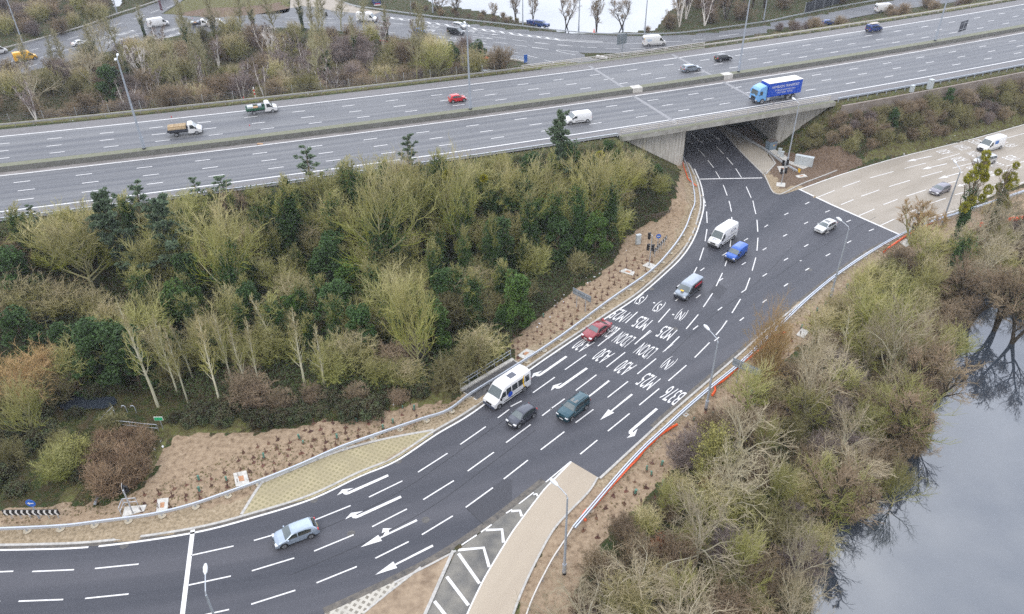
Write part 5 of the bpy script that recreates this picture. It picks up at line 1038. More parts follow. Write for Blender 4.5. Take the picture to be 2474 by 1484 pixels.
# tall twin-headed columns on the motorway median
for lab, p, tp in (('tall twin-headed motorway lamp on the median at the left, left of the white flatbed trucks', W(0,0,1045,1080,ZM+.92), None), ('tall twin-headed motorway lamp on the median beside the red hatchback', W(1,0,1556,795,ZM+.92), None),
                   ('tall motorway lamp on the median just above the blue lorry', W(2,0,1647,525,ZM+.92), None), ('tall motorway lamp on the median at the right, near the dark back of a sign', W(3,0,1213,298,ZM+.92), None)):
    s = float(arcs(p.x, p.y)); q_ = arc(1334.7, s, ZM+.9); lamp_column(lab, q_, 15.2, M_HEAD, single=False, rz=s/1340+math.pi/2, arm=.9, base_r=.19)
for lab, b_, tp, hd, hz in (('single-arm street lamp with its head over the pale slip road, on the soil verge', (2,2,378,1190), 10.2, (2,2,290,520), 0), ('single-arm street lamp at the right crash barrier with its head over the destination lettering', (2,1,1405,1484), 9.8, (2,1,1400,885), 0),
        ('single-arm street lamp on the sandy verge beside the silver white hatchback', (3,1,453,672), 10.9, (3,1,505,103), 0), ('single-arm street lamp on the mulched corner in front of the bridge', (3,0,134,1201), 11.9, (3,0,185,720), 0)):
    p = W(*b_); hp = U((hd[0]*1024+hd[2]/1.8115)*.25, (hd[1]*819+hd[3]/1.8115)*.25, tp+.4); lamp_column(lab, p, tp, M_HEAD, rz=aim(p, hp), arm=max(1.3, min(3.0, (Vector((hp.x, hp.y, 0))-p).length-.7)))
p = U((1493/1.8115)*.25, (1638+1345/1.8115)*.25, 8.0); p.z = 0; hp = U((1488/1.8115)*.25, (1638+1215/1.8115)*.25, 8.4); lamp_column('street lamp at the bottom edge of the picture standing in front of the stop line', p, 8.0, M_HEAD, rz=aim(p, hp), arm=1.7)
p = S5(630,1480)+Vector((0, 0, 0)); p = S(3580+600/3.298, 600+1040/3.298); hp = S(3580+790/3.298, 600+155/3.298, 10.5); lamp_column('street lamp rising through the orange willow at the right, head over the pale road', p, 10.0, M_HEAD, rz=aim(p, hp), arm=2.2)
for i, (lab, q_, hh) in enumerate((('tall lamp column at the far left road, beside the brown reeds', (0,0,165,315), 14), ('tall lamp column on the far left road in front of the patch of bright water', (0,0,850,100), 14), ('far lamp column right of the black van, by the lakeside rail', (1,0,1283,100), 14), ('far lamp column near the parked blue off-road car', (2,0,78,190), 13), ('far lamp column left of the orange lakeside cone', (2,0,482,237), 13), ('far lamp column behind the white van with blue words', (2,0,960,245), 13), ('far lamp column at the right beside the lake wood', (2,0,1822,150), 13))):
    lamp_column(lab, W(*q_), hh, M_HEAD, single=True, rz=1.8, arm=1.2, base_r=.16)
p = W(2,0,795,410); lamp_column('slim street lamp beside the back of the large far sign', p, 10.6, M_HEAD, rz=2.9, arm=1.3, base_r=.09)

def barrier(label, pts, h=.65, wid=.3, gap=3.2, m=M_GALVL, double=False, maxn=100, side=1, catm=True, feet=False, thick=.16):
    pl = catmull(pts, 5) if catm else pts; o0 = pl[0].copy(); o0.z = 0; t = thing('crash_barrier', label, 'crash barrier', o0)
    def rail(off, hz=0):
        q_ = offset(pl, off); b = MB(); L = offset(q_, thick/2); R = offset(q_, -thick/2)
        for i in range(len(L)-1):
            z0, z1 = h-wid, h
            A = [Vector((v.x-o0.x, v.y-o0.y, 0)) for v in (L[i], R[i], R[i+1], L[i+1])]
            up = lambda v, z: Vector((v.x, v.y, z))
            b.quad(up(A[0], z1), up(A[1], z1), up(A[2], z1), up(A[3], z1)); b.quad(up(A[1], z0), up(A[2], z0), up(A[2], z1), up(A[1], z1)); b.quad(up(A[0], z1), up(A[3], z1), up(A[3], z0), up(A[0], z0))
        b.build('rail', m, t)
    rail(0)
    if double: rail(.24*side)
    ps = resample([Vector((p.x, p.y, 0)) for p in pl], gap)[1:][:maxn-1]; pm = MB(); pm.box((0, 0, h/2-.08), (.12, .16, h-.1)); f = None
    fm = MB(); n = 9; fm.poly([(.42*math.cos(2*math.pi*i/n)*(1+.15*math.sin(i*2.3)), .36*math.sin(2*math.pi*i/n)*(1+.2*math.cos(i*1.7)), .02) for i in range(n)]); ff = None
    for i, p in enumerate(ps):
        q_ = (p-o0)
        if f is None: f = pm.build('post', M_GALV, t); c = f
        else: c = f.copy(); COL.objects.link(c); c.parent = t
        c.location = (q_.x, q_.y, 0)
        if feet:
            if ff is None: ff = fm.build('footing', mat('sandy_footing', (.46, .40, .30), .9, noise=.2), c)
            else: g = ff.copy(); COL.objects.link(g); g.parent = c
    return t
RZ = .6
barrier('silver crash barrier curving along the planted left verge of the slip road', [W(*p, z=RZ) for p in ((0,2,-300,868),(0,2,0,860),(0,2,450,838),(0,2,720,806),(0,2,1000,770),(0,2,1180,738),(0,2,1400,680),(0,2,1620,605),(0,2,1855,520),(1,2,300,402),(1,2,600,272),(1,2,900,165),(1,2,1200,63),(1,2,1390,0),(1,1,1560,1360),(1,1,1855,1178),
    (2,1,350,950),(2,1,700,690),(2,1,1000,480),(2,1,1150,325),(2,1,1250,180),(2,1,1300,50),(2,0,1325,1460),(2,0,1312,1340),(2,0,1280,1230),(2,0,1238,1130))], feet=True, maxn=70)
barrier('double-railed silver crash barrier along the right side of the dark road', [W(*p, z=RZ) for p in ((2,2,440,850),(2,2,600,662),(2,2,780,452),(2,2,880,342),(2,2,980,240),(2,2,1120,112),(2,2,1240,0),(2,1,1430,1320),(2,1,1640,1150),(2,1,1855,948),(3,1,140,812),(3,1,300,660),(3,1,500,498),(3,1,760,325),(3,1,960,213),(3,1,1180,118),(3,1,1400,48),(3,1,1620,-25),(3,1,1900,-120),(3,1,2300,-260))], double=True, side=-1, feet=True, maxn=75, thick=.12)
barrier('older dull crash barrier curving down beside the pale slip road at the bottom', [W(*p, z=RZ) for p in ((2,2,440,852),(2,2,380,950),(2,2,300,1070),(2,2,240,1180),(2,2,170,1320),(2,2,105,1484),(2,2,0,1850))], m=M_GALVO, maxn=20, thick=.12)
barrier('short silver crash barrier with yellow end plate on the mulched corner', [W(*p, z=RZ) for p in ((2,0,1530,905),(2,0,1620,960),(2,0,1780,1045),(3,0,0,1092),(3,0,100,1168),(3,0,215,1238))], m=M_GALV, gap=3, maxn=14, thick=.2)
t = thing('marker_plate', 'small yellow striped plate on the end of the corner crash barrier', 'marker', W(3,0,222,1255)); b = MB(); b.box((0, 0, .5), (.06, .5, .7), .5); b.build('plate', M_YEL, t)
b = MB()
for i in range(3): b.box((.04, 0, .3+i*.2), (.02, .5, .07), .5)
b.build('stripes', M_BLACK, t)
for lab, l, mm in (('grey crash barrier along the lake side of the far junction', [(1,0,560,-20),(1,0,700,35),(1,0,900,65),(1,0,1200,105),(1,0,1400,128),(1,0,1855,176),(2,0,300,212),(2,0,600,238),(2,0,900,243),(2,0,1200,235),(2,0,1500,200),(2,0,1855,150),(3,0,200,108),(3,0,600,30),(3,0,900,-20)], M_GALV),
        ('weathered crash barrier along the outer edge of the far left road', [(0,0,-200,378),(0,0,0,350),(0,0,300,272),(0,0,620,180),(0,0,800,112),(0,0,1100,15),(0,0,1300,-60)], M_GALVO),
        ('low steel barrier along the near edge of the far junction behind the birches', [(1,0,60,196),(1,0,400,205),(1,0,800,238),(1,0,1000,270),(1,0,1240,300),(1,0,1450,330)], M_GALV)):
    barrier(lab, [W(*p, z=RZ) for p in l], m=mm, gap=4.2, maxn=75, thick=.14)
# double-railed bridge railing on the far junction
def straight_rail(label, cat, name, p0, p1, hs, posth, npost, m, rr=.05, pr=.07, plinth=None):
    t = thing(name, label, cat, p0); d = p1-p0
    for h in hs: b = MB(); b.tube([(0, 0, h), (d.x, d.y, d.z+h)], rr, 6); b.build('rail', m, t)
    f = None; pm = MB(); pm.tube([(0, 0, 0), (0, 0, posth)], pr, 6)
    for i in range(npost+1):
        if f is None: f = pm.build('post', m, t); c = f
        else: c = f.copy(); COL.objects.link(c); c.parent = t
        c.location = d*(i/npost)
    if plinth:
        b = MB(); L = d.length; a = math.atan2(d.y, d.x); b.box((d.x/2, d.y/2, plinth[0]/2), (L, plinth[1], plinth[0]), a); b.build('plinth', M_CONCL, t)
    return t
straight_rail('pale steel vehicle railing on a concrete plinth at the far junction', 'railing', 'railing', NS(620,540), NS(1850,770), (.5, .85, 1.2), 1.25, 5, M_GALVL, .07, .1, (.35, .5))
# footway deck by the minibus
fw = thing('footway', 'tarmac footway slab with pale edging beside the white minibus', 'footway', W(1,1,1480,1340)); a0 = W(1,1,1480,1340)
FQ = [W(*p, z=.06) for p in ((1,1,1478,1342),(1,1,1608,1418),(2,1,115,1183),(2,1,0,1118))]; b = MB(); b.poly([p-a0 for p in FQ]); b.poly([Vector((p.x-a0.x, p.y-a0.y, -.05)) for p in FQ[::-1]]); b.build('surface', mat('patchy_tarmac', (.05, .05, .055), .8, col2=(.13, .125, .12), nscale=2.5, coord='World'), fw)
b = MB(); L0, L1 = FQ[0], FQ[3]; Le = [L0-a0, L1-a0]; box_strip(b, offset(Le, .0), offset(Le, -.45), -.05, .28); b.build('edge_kerb', M_CONCL, fw)
b = MB(); box_strip(b, [FQ[0]-a0, FQ[1]-a0], offset([FQ[0]-a0, FQ[1]-a0], -.12), -.05, .1); box_strip(b, [FQ[3]-a0, FQ[2]-a0], offset([FQ[3]-a0, FQ[2]-a0], -.12), -.05, .1); b.build('edge_kerb', M_CONCL, fw)
straight_rail('two-rail steel handrail along the outer edge of the tarmac footway', 'handrail', 'handrail', W(1,1,1480,1330,.28), W(2,1,-10,1102,.28), (.55, 1.05), 1.08, 6, M_GALVL, .04, .04)

# traffic signals
def signal(label, base, h, heads, rz, group=None, board=False, zs=None):
    t = thing('traffic_signal', label, 'traffic light', base, rz, group); b = MB(); b.tube([(0, 0, 0), (0, 0, h)], .075, 8); b.build('pole', M_GALV, t, smooth=40)
    for x, z, sc in heads:
        b = MB(); b.box((x, 0, z), (.36*sc, .22, 1.05*sc)); hd = b.build('signal_head', M_BLACK, t)
        if board: b = MB(); b.box((x, .08, z), (.62*sc, .03, 1.4*sc)); b.build('backing_board', M_BLACK, hd); b = MB(); b.box((x, .10, z), (.70*sc, .02, 1.48*sc)); b.build('board_border', M_PLATEW, hd)
        for k, cc in enumerate((M_RED, M_YEL, M_GREENS)):
            b = MB(); zz = z+(.33-k*.33)*sc; b.tube([(x, -.1, zz), (x, -.38*sc, zz-.02)], .15*sc, 10, caps=False); b.cyl((x, -.12, zz), .12*sc, .03, 'Y', 10); b.build('lens_hood', M_BLACK, hd)
        b = MB(); b.tube([(x, 0, z+.3), (0, 0, z+.3)], .03, 4); b.build('bracket', M_GALV, t)
    return t
def slab(label, pts, cover=True, z=.05, cm=None):
    c = sum(pts, Vector())/len(pts); c.z = 0; t = thing('concrete_slab', label, 'manhole slab', c); b = MB(); b.poly([p-c+Vector((0, 0, z)) for p in pts]); n = len(pts)
    for i in range(n): a, e = pts[i]-c, pts[(i+1) % n]-c; b.quad(Vector((a.x, a.y, -.06)), Vector((e.x, e.y, -.06)), Vector((e.x, e.y, z)), Vector((a.x, a.y, z)))
    b.build('slab', M_CONCL, t)
    if cover: b = MB(); b.poly([(p-c)*.38+Vector((0, 0, z+.02)) for p in pts]); b.build('cover', cm or M_COVER, t)
    return t
def ccw(pts):
    a = sum(pts[i].x*pts[(i+1) % len(pts)].y-pts[(i+1) % len(pts)].x*pts[i].y for i in range(len(pts))); return pts if a > 0 else pts[::-1]
for lab, c, r, l, cv in (('concrete slab with rusty cover on the planted verge left of the tall traffic signal', 2, 1, [(775,484),(822,463),(890,488),(876,514)], 1), ('concrete slab under the tall traffic signal on the planted verge', 2, 1, [(945,442),(985,418),(1045,440),(1018,470)], 0), ('concrete slab with rusty cover beside the crash barrier near the minibus', 2, 1, [(36,1095),(105,1045),(168,1065),(90,1118)], 1),
        ('large square concrete frame with rusty cover at the end of the planted verge', 0, 2, [(1690,465),(1785,444),(1812,545),(1710,560)], 1), ('square concrete slab with small rusty cover left of the planted verge', 0, 2, [(1142,650),(1222,642),(1212,742),(1132,748)], 1), ('cracked pale slab beneath the small traffic signal at lower left', 0, 2, [(905,708),(1062,692),(1045,738),(1000,748),(885,785)], 0),
        ('concrete slab with cover on the mulched corner by the signal heads', 3, 0, [(66,1206),(140,1206),(136,1248),(85,1250)], 1), ('concrete slab with cover at the end of the corner barrier', 3, 0, [(197,1275),(262,1263),(286,1280),(222,1290)], 1), ('white concrete slab at the foot of the corner traffic signal', 3, 0, [(62,1324),(126,1328),(124,1355),(60,1350)], 0),
        ('pale concrete slab on the sandy verge under the orange willow', 3, 1, [(205,945),(243,897),(298,915),(262,968)], 0), ('concrete slab at the foot of the traffic signal beside the pale road', 3, 1, [(950,272),(1000,248),(1050,280),(1000,308)], 0), ('long concrete cabinet base on the mulched corner', 3, 0, [(0,1085),(40,1080),(130,1130),(160,1170),(305,1205),(255,1225),(150,1185),(60,1130)], 0),
        ('small pale slab behind the right crash barrier below the lettering', 2, 2, [(1235,40),(1262,22),(1284,40),(1262,56)], 1)):
    slab(lab, ccw(Wt(c, r, l)), cv)
signal('traffic signal with three heads on the planted verge before the chevron board', W(2,1,993,443), 5.2, [(.45, 5.0, 1.0), (.45, 3.1, 1.0), (-.3, 3.2, 1.0)], -.55+math.pi)
signal('traffic signal with four heads on the mulched corner in front of the bridge', W(3,0,95,1338), 4.6, [(-.38, 4.3, 1.0), (.38, 4.2, 1.0), (-.38, 2.7, 1.0), (.38, 2.6, 1.0)], math.pi)
signal('traffic signal seen from behind at the right end of the concrete stop line', W(3,1,1003,282), 5.2, [(-.75, 5.3, 1.0), (-.75, 3.6, 1.0)], 1.2, board=True)
signal('small traffic signal with white-edged board inside a guard rail at lower left', W(0,2,965,755), 3.4, [(.5, 3.0, .9)], 1.9, board=True)
signal('traffic signal standing between bare trees on the far junction', W(1,0,520,200), 4.2, [(0, 3.9, 1.2)], 1.2)
signal('traffic signal by the lake behind the far junction barrier', W(1,0,1124,85), 5.0, [(0, 4.9, 1.2)], 0.2)
def guard(label, pts, h=1.05):
    t = thing('guard_rail', label, 'guard rail', pts[0]); P0 = pts[0]
    for z in (h, h*.5): b = MB(); b.tube([p-P0+Vector((0, 0, z)) for p in pts], .035, 5); b.build('rail', M_GALVL, t)
    for i, p in enumerate(pts): b = MB(); b.tube([p-P0, p-P0+Vector((0, 0, h))], .035, 5); b.build('post', M_GALVL, t)
guard('small steel guard rail around the lower left traffic signal', Wt(0,2,[(880,765),(905,700),(1000,692)]))
guard('steel railing around the culvert mouth next to the small green sign', [W(0,1,835,1515),W(0,2,745,125),W(0,2,850,132),W(0,2,955,142),W(0,2,1060,155),W(0,2,1152,162)], 1.1)
t = thing('sign', 'small green sign on a post at the end of the culvert railing', 'sign', W(0,2,1185,150)); b = MB(); b.tube([(0, 0, 0), (0, 0, 1.5)], .04, 6); b.build('post', M_GALV, t); b = MB(); b.box((-.1, 0, 1.75), (1.0, .05, .55)); b.build('panel', M_PLATEW, t); b = MB(); b.box((-.1, -.03, 1.75), (.9, .03, .45)); b.build('face', M_GREENS, t)
hp0 = None
for x, lab in ((925, 'left one of two short curved grab rails above the dark pool'), (990, 'right one of two short curved grab rails above the dark pool')):
    t = thing('grab_rail', lab, 'handrail', W(0,1,x,1510)); b = MB(); b.tube([(0, 0, 0), (0, 0, .95), (-.12, 0, 1.15), (-.35, 0, 1.15), (-.45, 0, .9)], .05, 6); b.build('rail', M_GALVL, t)
# signs seen from behind
def backsign(label, p0, p1, wd, ht, zc, name='sign', m=M_SIGNB, posts=2, postm=M_GALV, over=.15):
    c = (p0+p1)/2; d = p1-p0; L = d.length; rz = math.atan2(d.y, d.x); t = thing(name, label, 'sign', c, rz)
    b = MB(); b.box((0, 0, zc), (wd, .06, ht)); b.build('panel', m, t)
    for z in (zc-ht*.28, zc+ht*.28): b = MB(); b.box((0, -.05, z), (wd*.98, .04, .07)); b.build('stiffener', postm, t)
    for s_ in ((-1, 1) if posts == 2 else (0,)): b = MB(); b.tube([(s_*L/2, -.08, 0), (s_*L/2, -.08, zc+ht/2-.05)], .06, 6); b.build('post', postm, t)
    return t
backsign('grey back of a road sign on two posts on the planted left verge', W(2,1,470,740), W(2,1,533,773), 3.3, .95, 2.35)
backsign('grey back of a two-post road sign on the right sandy verge by the orange pipe', W(2,1,1628,1295), W(2,1,1715,1335), 3.6, 1.1, 2.9)
backsign('large grey back of a far road sign beside the far bridge railing', W(2,0,775,425), W(2,0,800,420), 3.2, 2.6, 5.0)
backsign('dark back of a sign standing on the motorway median at the right', W(3,0,1385,272,ZM+.9), W(3,0,1397,268,ZM+.9), 3.4, 2.4, 2.6, m=mat('dark_sign_back', (.05, .055, .07), .6), posts=1)
backsign('blue and maroon direction sign beside the far white van', W(0,0,1170,110), W(0,0,1195,122), 2.4, 3.0, 3.2, m=mat('sign_maroon', (.10, .03, .05), .6))
t = thing('sign', 'small blue sign on a post below the pale vehicle railing', 'sign', NS(1815,880)); b = MB(); b.tube([(0, 0, 0), (0, 0, 2.0)], .05, 6); b.build('post', M_GALV, t); b = MB(); b.box((-.05, 0, 2.6), (.9, .06, 2.0), .3); b.build('panel', M_BLUE, t)
def chevron_board(label, a, b_, n, zc, ht, direction, posts, flip=1):
    d = b_-a; L = d.length; rz = math.atan2(d.y, d.x); t = thing('chevron_sign', label, 'chevron sign', (a+b_)/2, rz)
    b = MB(); b.box((0, .03, zc), (L, .06, ht)); b.build('panel', M_BLACK, t); b = MB(); w_ = L/n
    for i in range(n):
        x = -L/2+w_*(i+.5); s_ = direction
        for sg in (1, -1):
            q_ = [(x-s_*w_*.05+s_*0, zc), (x+s_*w_*.33, zc), (x+s_*w_*.05, zc+sg*ht/2), (x-s_*w_*.33, zc+sg*ht/2)]
            v = [(px, -.012, pz) for px, pz in q_]; nn = (Vector(v[1])-Vector(v[0])).cross(Vector(v[2])-Vector(v[0])); b.poly(v if nn.y < 0 else v[::-1])
    b.build('chevrons', M_WHITE, t)
    for i in range(posts):
        x = -L/2+L*(i+.6)/posts; b = MB(); b.tube([(x, .1, 0), (x, .1, zc+ht*.4)], .05, 6); b.build('post', M_GALV, t)
    return t
chevron_board('black and white chevron board pointing left beside the road at the far lower left', W(0,2,45,795), W(0,2,450,793), 10, .95, .75, -1, 6)
chevron_board('black and white chevron board on the planted verge behind the three-headed signal', W(2,1,1022,395), W(2,1,1118,285), 7, 1.25, .7, 1, 4)
for lab, p, sz in (('round blue arrow sign above the lower left chevron board', W(0,2,282,793), 1.0), ('round blue arrow sign in front of the verge chevron board', W(2,1,1052,322), .8)):
    t = thing('arrow_sign', lab, 'sign', p, .0); b = MB(); b.tube([(0, .05, 0), (0, .05, 2.1)], .07, 6); b.build('post', M_POLE, t); b = MB(); b.cyl((0, 0, 2.3), .48*sz, .04, 'Y', 24); b.build('disc', M_BLUE, t)
    b = MB(); z = 2.3; b.add([(-.32*sz, -.03, z), (-.08*sz, -.03, z-.2*sz), (-.08*sz, -.03, z-.07*sz), (.3*sz, -.03, z-.07*sz), (.3*sz, -.03, z+.07*sz), (-.08*sz, -.03, z+.07*sz), (-.08*sz, -.03, z+.2*sz)], [(0, 1, 2, 3, 4, 5, 6)]); b.build('arrow', M_WHITE, t)
def cabinet(label, p, sz, rz, m, doors=1, roof=None):
    t = thing('cabinet', label, 'cabinet', p, rz); b = MB(); b.box((0, 0, sz[2]/2), sz); b.build('body', m, t, bevel=.02)
    b = MB(); b.box((0, 0, sz[2]+.03), (sz[0]+.08, sz[1]+.08, .06)); b.build('lid', roof or m, t)
    for i in range(doors): b = MB(); w_ = sz[0]/doors; b.box((-sz[0]/2+w_*(i+.5), -sz[1]/2-.012, sz[2]*.5), (w_*.92, .02, sz[2]*.88)); dr = b.build('door', m, t); b = MB(); b.box((-sz[0]/2+w_*(i+.5)+w_*.35, -sz[1]/2-.035, sz[2]*.5), (.04, .03, .15)); b.build('handle', M_BLACK, dr)
    return t
cabinet('tall narrow grey roadside cabinet at the edge of the left wood', W(2,1,912,284), (.75, .5, 1.6), .35, M_CAB)
cab = cabinet('blue grey electrical cabinet with warning stickers against the bridge wall', W(3,0,18,1080), (1.7, 1.3, 1.75), .35, M_PCAB, 1, mat('brown_lid', (.12, .10, .09), .7))
b = MB(); b.add([(-.1, -.68, .85), (.3, -.68, .85), (.1, -.68, 1.2)], [(0, 1, 2)]); b.build('sticker', M_YEL, cab); b = MB(); b.add([(.4, -.68, 1.05), (.65, -.68, 1.05), (.52, -.68, 1.3)], [(0, 1, 2)]); b.build('sticker', M_RED, cab)
cabinet('left one of two small pale grey cabinets by the corner barrier', W(3,0,82,1118), (.65, .45, 1.15), -.5, M_CAB); cabinet('right one of two small pale grey cabinets by the corner barrier', W(3,0,98,1138), (.65, .45, 1.1), -.5, M_CAB)
cabinet('wide pale grey two-door cabinet on the mulched corner', W(3,0,255,1196), (3.3, .85, 1.75), -.52, M_CAB, 2)
cabinet('tall pale grey cabinet behind the motorway barrier above the retaining wall', W(3,0,1168,645,ZM-.2), (.9, .8, 1.9), .3, M_CAB); cabinet('shorter pale grey cabinet behind the motorway barrier, left of the tall one', W(3,0,1038,667,ZM-.2), (.7, .6, 1.3), .3, M_CAB)
# fences
def postrail(label, pts, gap=2.4, h=1.15, rails=3, m=M_WOOD):
    pl = resample([Vector(p) for p in pts], gap); o0 = pl[0]; t = thing('timber_fence', label, 'fence', o0); pm = MB(); pm.box((0, 0, h/2), (.12, .12, h)); f = None
    for k in range(rails): b = MB(); b.tube([p-o0+Vector((0, 0, h*(.3+.32*k))) for p in pl], .06, 4); b.build('rail', m, t)
    for p in pl[:100]:
        if f is None: f = pm.build('post', m, t); c = f
        else: c = f.copy(); COL.objects.link(c); c.parent = t
        c.location = p-o0
postrail('weathered timber rail fence at the top of the planted verge near the underpass', Wt(2,1,[(880,140),(960,125),(1130,95),(1185,0)])+[W(2,0,1205,1430)])
postrail('dark timber rail fence along the lake beyond the far junction', [W(1,0,1440,125),W(1,0,1650,155),W(1,0,1855,172),W(2,0,150,200)], 3.4)
postrail('dark timber rail fence below the pale vehicle railing at the far junction', [NS(1215,690),NS(1420,740),NS(1640,800)], 3)
postrail('timber rail fence among the birches beside the far junction', [W(1,0,955,285),W(1,0,1100,305),W(1,0,1300,345)], 3)
postrail('short broken timber fence inside the left wood', Wt(2,1,[(60,325),(140,340)]), 2)
# mesh fence beyond the far motorway verge
mf = thing('mesh_fence', 'thin dark mesh fence on grey posts beyond the far motorway verge', 'fence', arc(1309.6, 420, ZM)); o0 = arc(1309.6, 420, ZM)
b = MB()
for z in (.3, .6, .9, 1.2, 1.5): b.tube([arc(1309.6, s, ZM-.2+z)-o0 for s in range(340, 466, 5)], .012, 3)
b.build('wires', M_SIGNB, mf); f = None; pm = MB(); pm.tube([(0, 0, -.3), (0, 0, 1.6)], .05, 5)
for s in range(340, 466, 6):
    if f is None: f = pm.build('post', M_GALV, mf); c = f
    else: c = f.copy(); COL.objects.link(c); c.parent = mf
    c.location = arc(1309.6, s, ZM-.1)-o0
# dark screen fence at the far right
p0, p1 = W(3,0,262,100), W(3,0,830,-70); t = thing('screen_fence', 'dark panelled screen fence beside the far slip road', 'fence', p0); d = p1-p0; n = 9
for i in range(n): b = MB(); c = d*((i+.5)/n); b.box((c.x, c.y, 1.7), (d.length/n*.95, .08, 3.2), math.atan2(d.y, d.x)); b.build('panel', mat('dark_mesh_panel', (.035, .04, .05), .8), t)
for i in range(n+1): b = MB(); c = d*(i/n); b.tube([c, c+Vector((0, 0, 3.5))], .08, 5); b.build('post', M_GALV, t)
# orange pipe sections along the right barrier
def pipe(label, pts, r=.15, z=.3, name='orange_pipe', m=M_ORANGE, cat='pipe'):
    pl = catmull([Vector((p.x, p.y, z+random.uniform(0, .06))) for p in pts], 4); o0 = pl[0]; b = MB(); b.tube([p-o0 for p in pl], r, 6); o = b.build(name, m, None, smooth=60); o.location = o0; tag(o, label, cat); return o
pipe('orange pipe snaking behind the right crash barrier in the lower right', Wt(2,2,[(535,820),(510,795),(530,755),(580,730),(620,685),(680,615),(790,495),(845,435),(900,380),(965,300),(1020,250),(1065,205),(1140,155),(1195,125)]))
pipe('orange pipe between the right crash barrier and the sign on two posts', Wt(2,1,[(1448,1395),(1470,1360),(1470,1325),(1530,1290),(1600,1225),(1680,1150),(1740,1110),(1810,1050),(1855,1010)])+[W(3,1,60,960), W(3,1,130,935)])
pipe('orange pipe behind the barrier beside the concrete stop line', Wt(3,1,[(835,355),(870,325),(930,285),(1000,235),(1060,205),(1120,178),(1170,150),(1230,125)]))
pipe('orange pipe in the kerb strip beside the underpass mouth', [W(2,0,1235,1185),W(2,0,1245,1225),W(2,0,1262,1270),W(2,0,1275,1310),W(2,0,1305,1335),W(2,0,1335,1360)], .09)
def N4(x, y): return NS(x, y)
pipe('loose orange hose in loops at the left end of the far embankment', [N4(850,725),N4(980,720),N4(1120,720),N4(1190,750),N4(1250,790)], .22); pipe('loose orange hose curving across the mossy ground by the steel steps', [N4(1150,850),N4(1250,855),N4(1380,840),N4(1430,810),N4(1420,780),N4(1360,760)], .22)
pipe('orange hose looping up beside the tall lamp post', [N4(740,690),N4(800,640),N4(870,615),N4(890,640),N4(830,665),N4(760,690),N4(735,720)], .22); pipe('orange hose crossing behind the loops on the far embankment', [N4(920,760),N4(1000,710),N4(1080,695),N4(1160,705)], .2)
pipe('orange hose running through the birches beside the far fence', [N4(0,510),N4(60,565),N4(150,605)], .18); pipe('long orange hose in the wood below the small blue hatchback', [S(1000+1430/2.749,460/2.749),S(1000+1480/2.749,465/2.749),S(1000+1560/2.749,492/2.749),S(1000+1670/2.749,500/2.749)], .2)
pipe('orange hose descending towards the pale vehicle railing', [S(1000+1830/2.749,462/2.749),S(1000+1900/2.749,515/2.749),S(1000+1960/2.749,560/2.749),S(1000+2015/2.749,590/2.749)], .2)
pipe('bundle of orange pipes on the ground behind the mistletoe tree', [S(3580+1125/3.298,600+1010/3.298),S(3580+1290/3.298,600+1015/3.298)], .45); pipe('orange netting roll at the right edge behind the mistletoe trees', [S(3580+1510/3.298,600+945/3.298),S(3580+1690/3.298,600+920/3.298)], .4)
t = thing('traffic_cone', 'orange cone on the lakeside verge left of the far lettered van', 'cone', W(2,0,594,238)); b = MB(); b.cyl((0, 0, .6), .28, 1.2, 'Z', 10, .06); b.build('cone', M_ORANGE, t); b = MB(); b.box((0, 0, .05), (.8, .8, .1)); b.build('base', M_ORANGE, t)
t = thing('marker_post', 'red and white banded marker post on the far motorway verge', 'marker post', W(0,0,1850,705,ZM)); b = MB(); b.tube([(0, 0, 0), (0, 0, 2.1)], .1, 6); b.build('post', M_PLATEW, t)
for z in (.5, 1.2): b = MB(); b.tube([(0, 0, z), (0, 0, z+.4)], .115, 6); b.build('band', M_RED, t)
# steel access steps below the far barrier
t = thing('access_steps', 'galvanised steel access steps by the far motorway verge', 'steps', NS(1040,935,ZM-.6)); b = MB(); b.box((1.2, .4, .1), (3.0, 1.4, .12)); b.build('platform', M_GALV, t)
for x in (0, 2.6): b = MB(); b.tube([(x, -.2, 0), (x, -.2, 1.2), (x, 1.0, 1.2), (x, 1.0, 0)], .06, 5); b.build('handrail', M_GALV, t)
# concrete culvert box at the right
cb = W(3,1,1640,395); t = thing('culvert_headwall', 'open square concrete headwall among the scrub at the right', 'culvert', cb, -.5)
for c_, s_ in (((0, 1.4, .7), (3.4, .25, 1.8)), ((-1.7, 0, .6), (.25, 2.9, 1.5)), ((1.7, 0, .6), (.25, 2.9, 1.5))): b = MB(); b.box(c_, s_); b.build('wall', M_CONCL, t)
# right-hand panels behind the barrier
t = thing('retaining_panel', 'yellowish low retaining panels on dark posts behind the far right barrier', 'wall', S(3580+1130/3.298,600+850/3.298)); p1 = S(3580+1420/3.298,600+740/3.298)-t.location; b = MB(); b.box((p1.x/2, p1.y/2, .8), (p1.length, .12, 1.6), math.atan2(p1.y, p1.x)); b.build('panel', mat('yellow_panel', (.50, .42, .22), .8, noise=.15), t)
for i in (.3, .65, 1): b = MB(); b.tube([(p1.x*i+.1, p1.y*i-.15, 0), (p1.x*i+.1, p1.y*i-.15, 2.0)], .1, 5); b.build('post', M_WOOD, t)
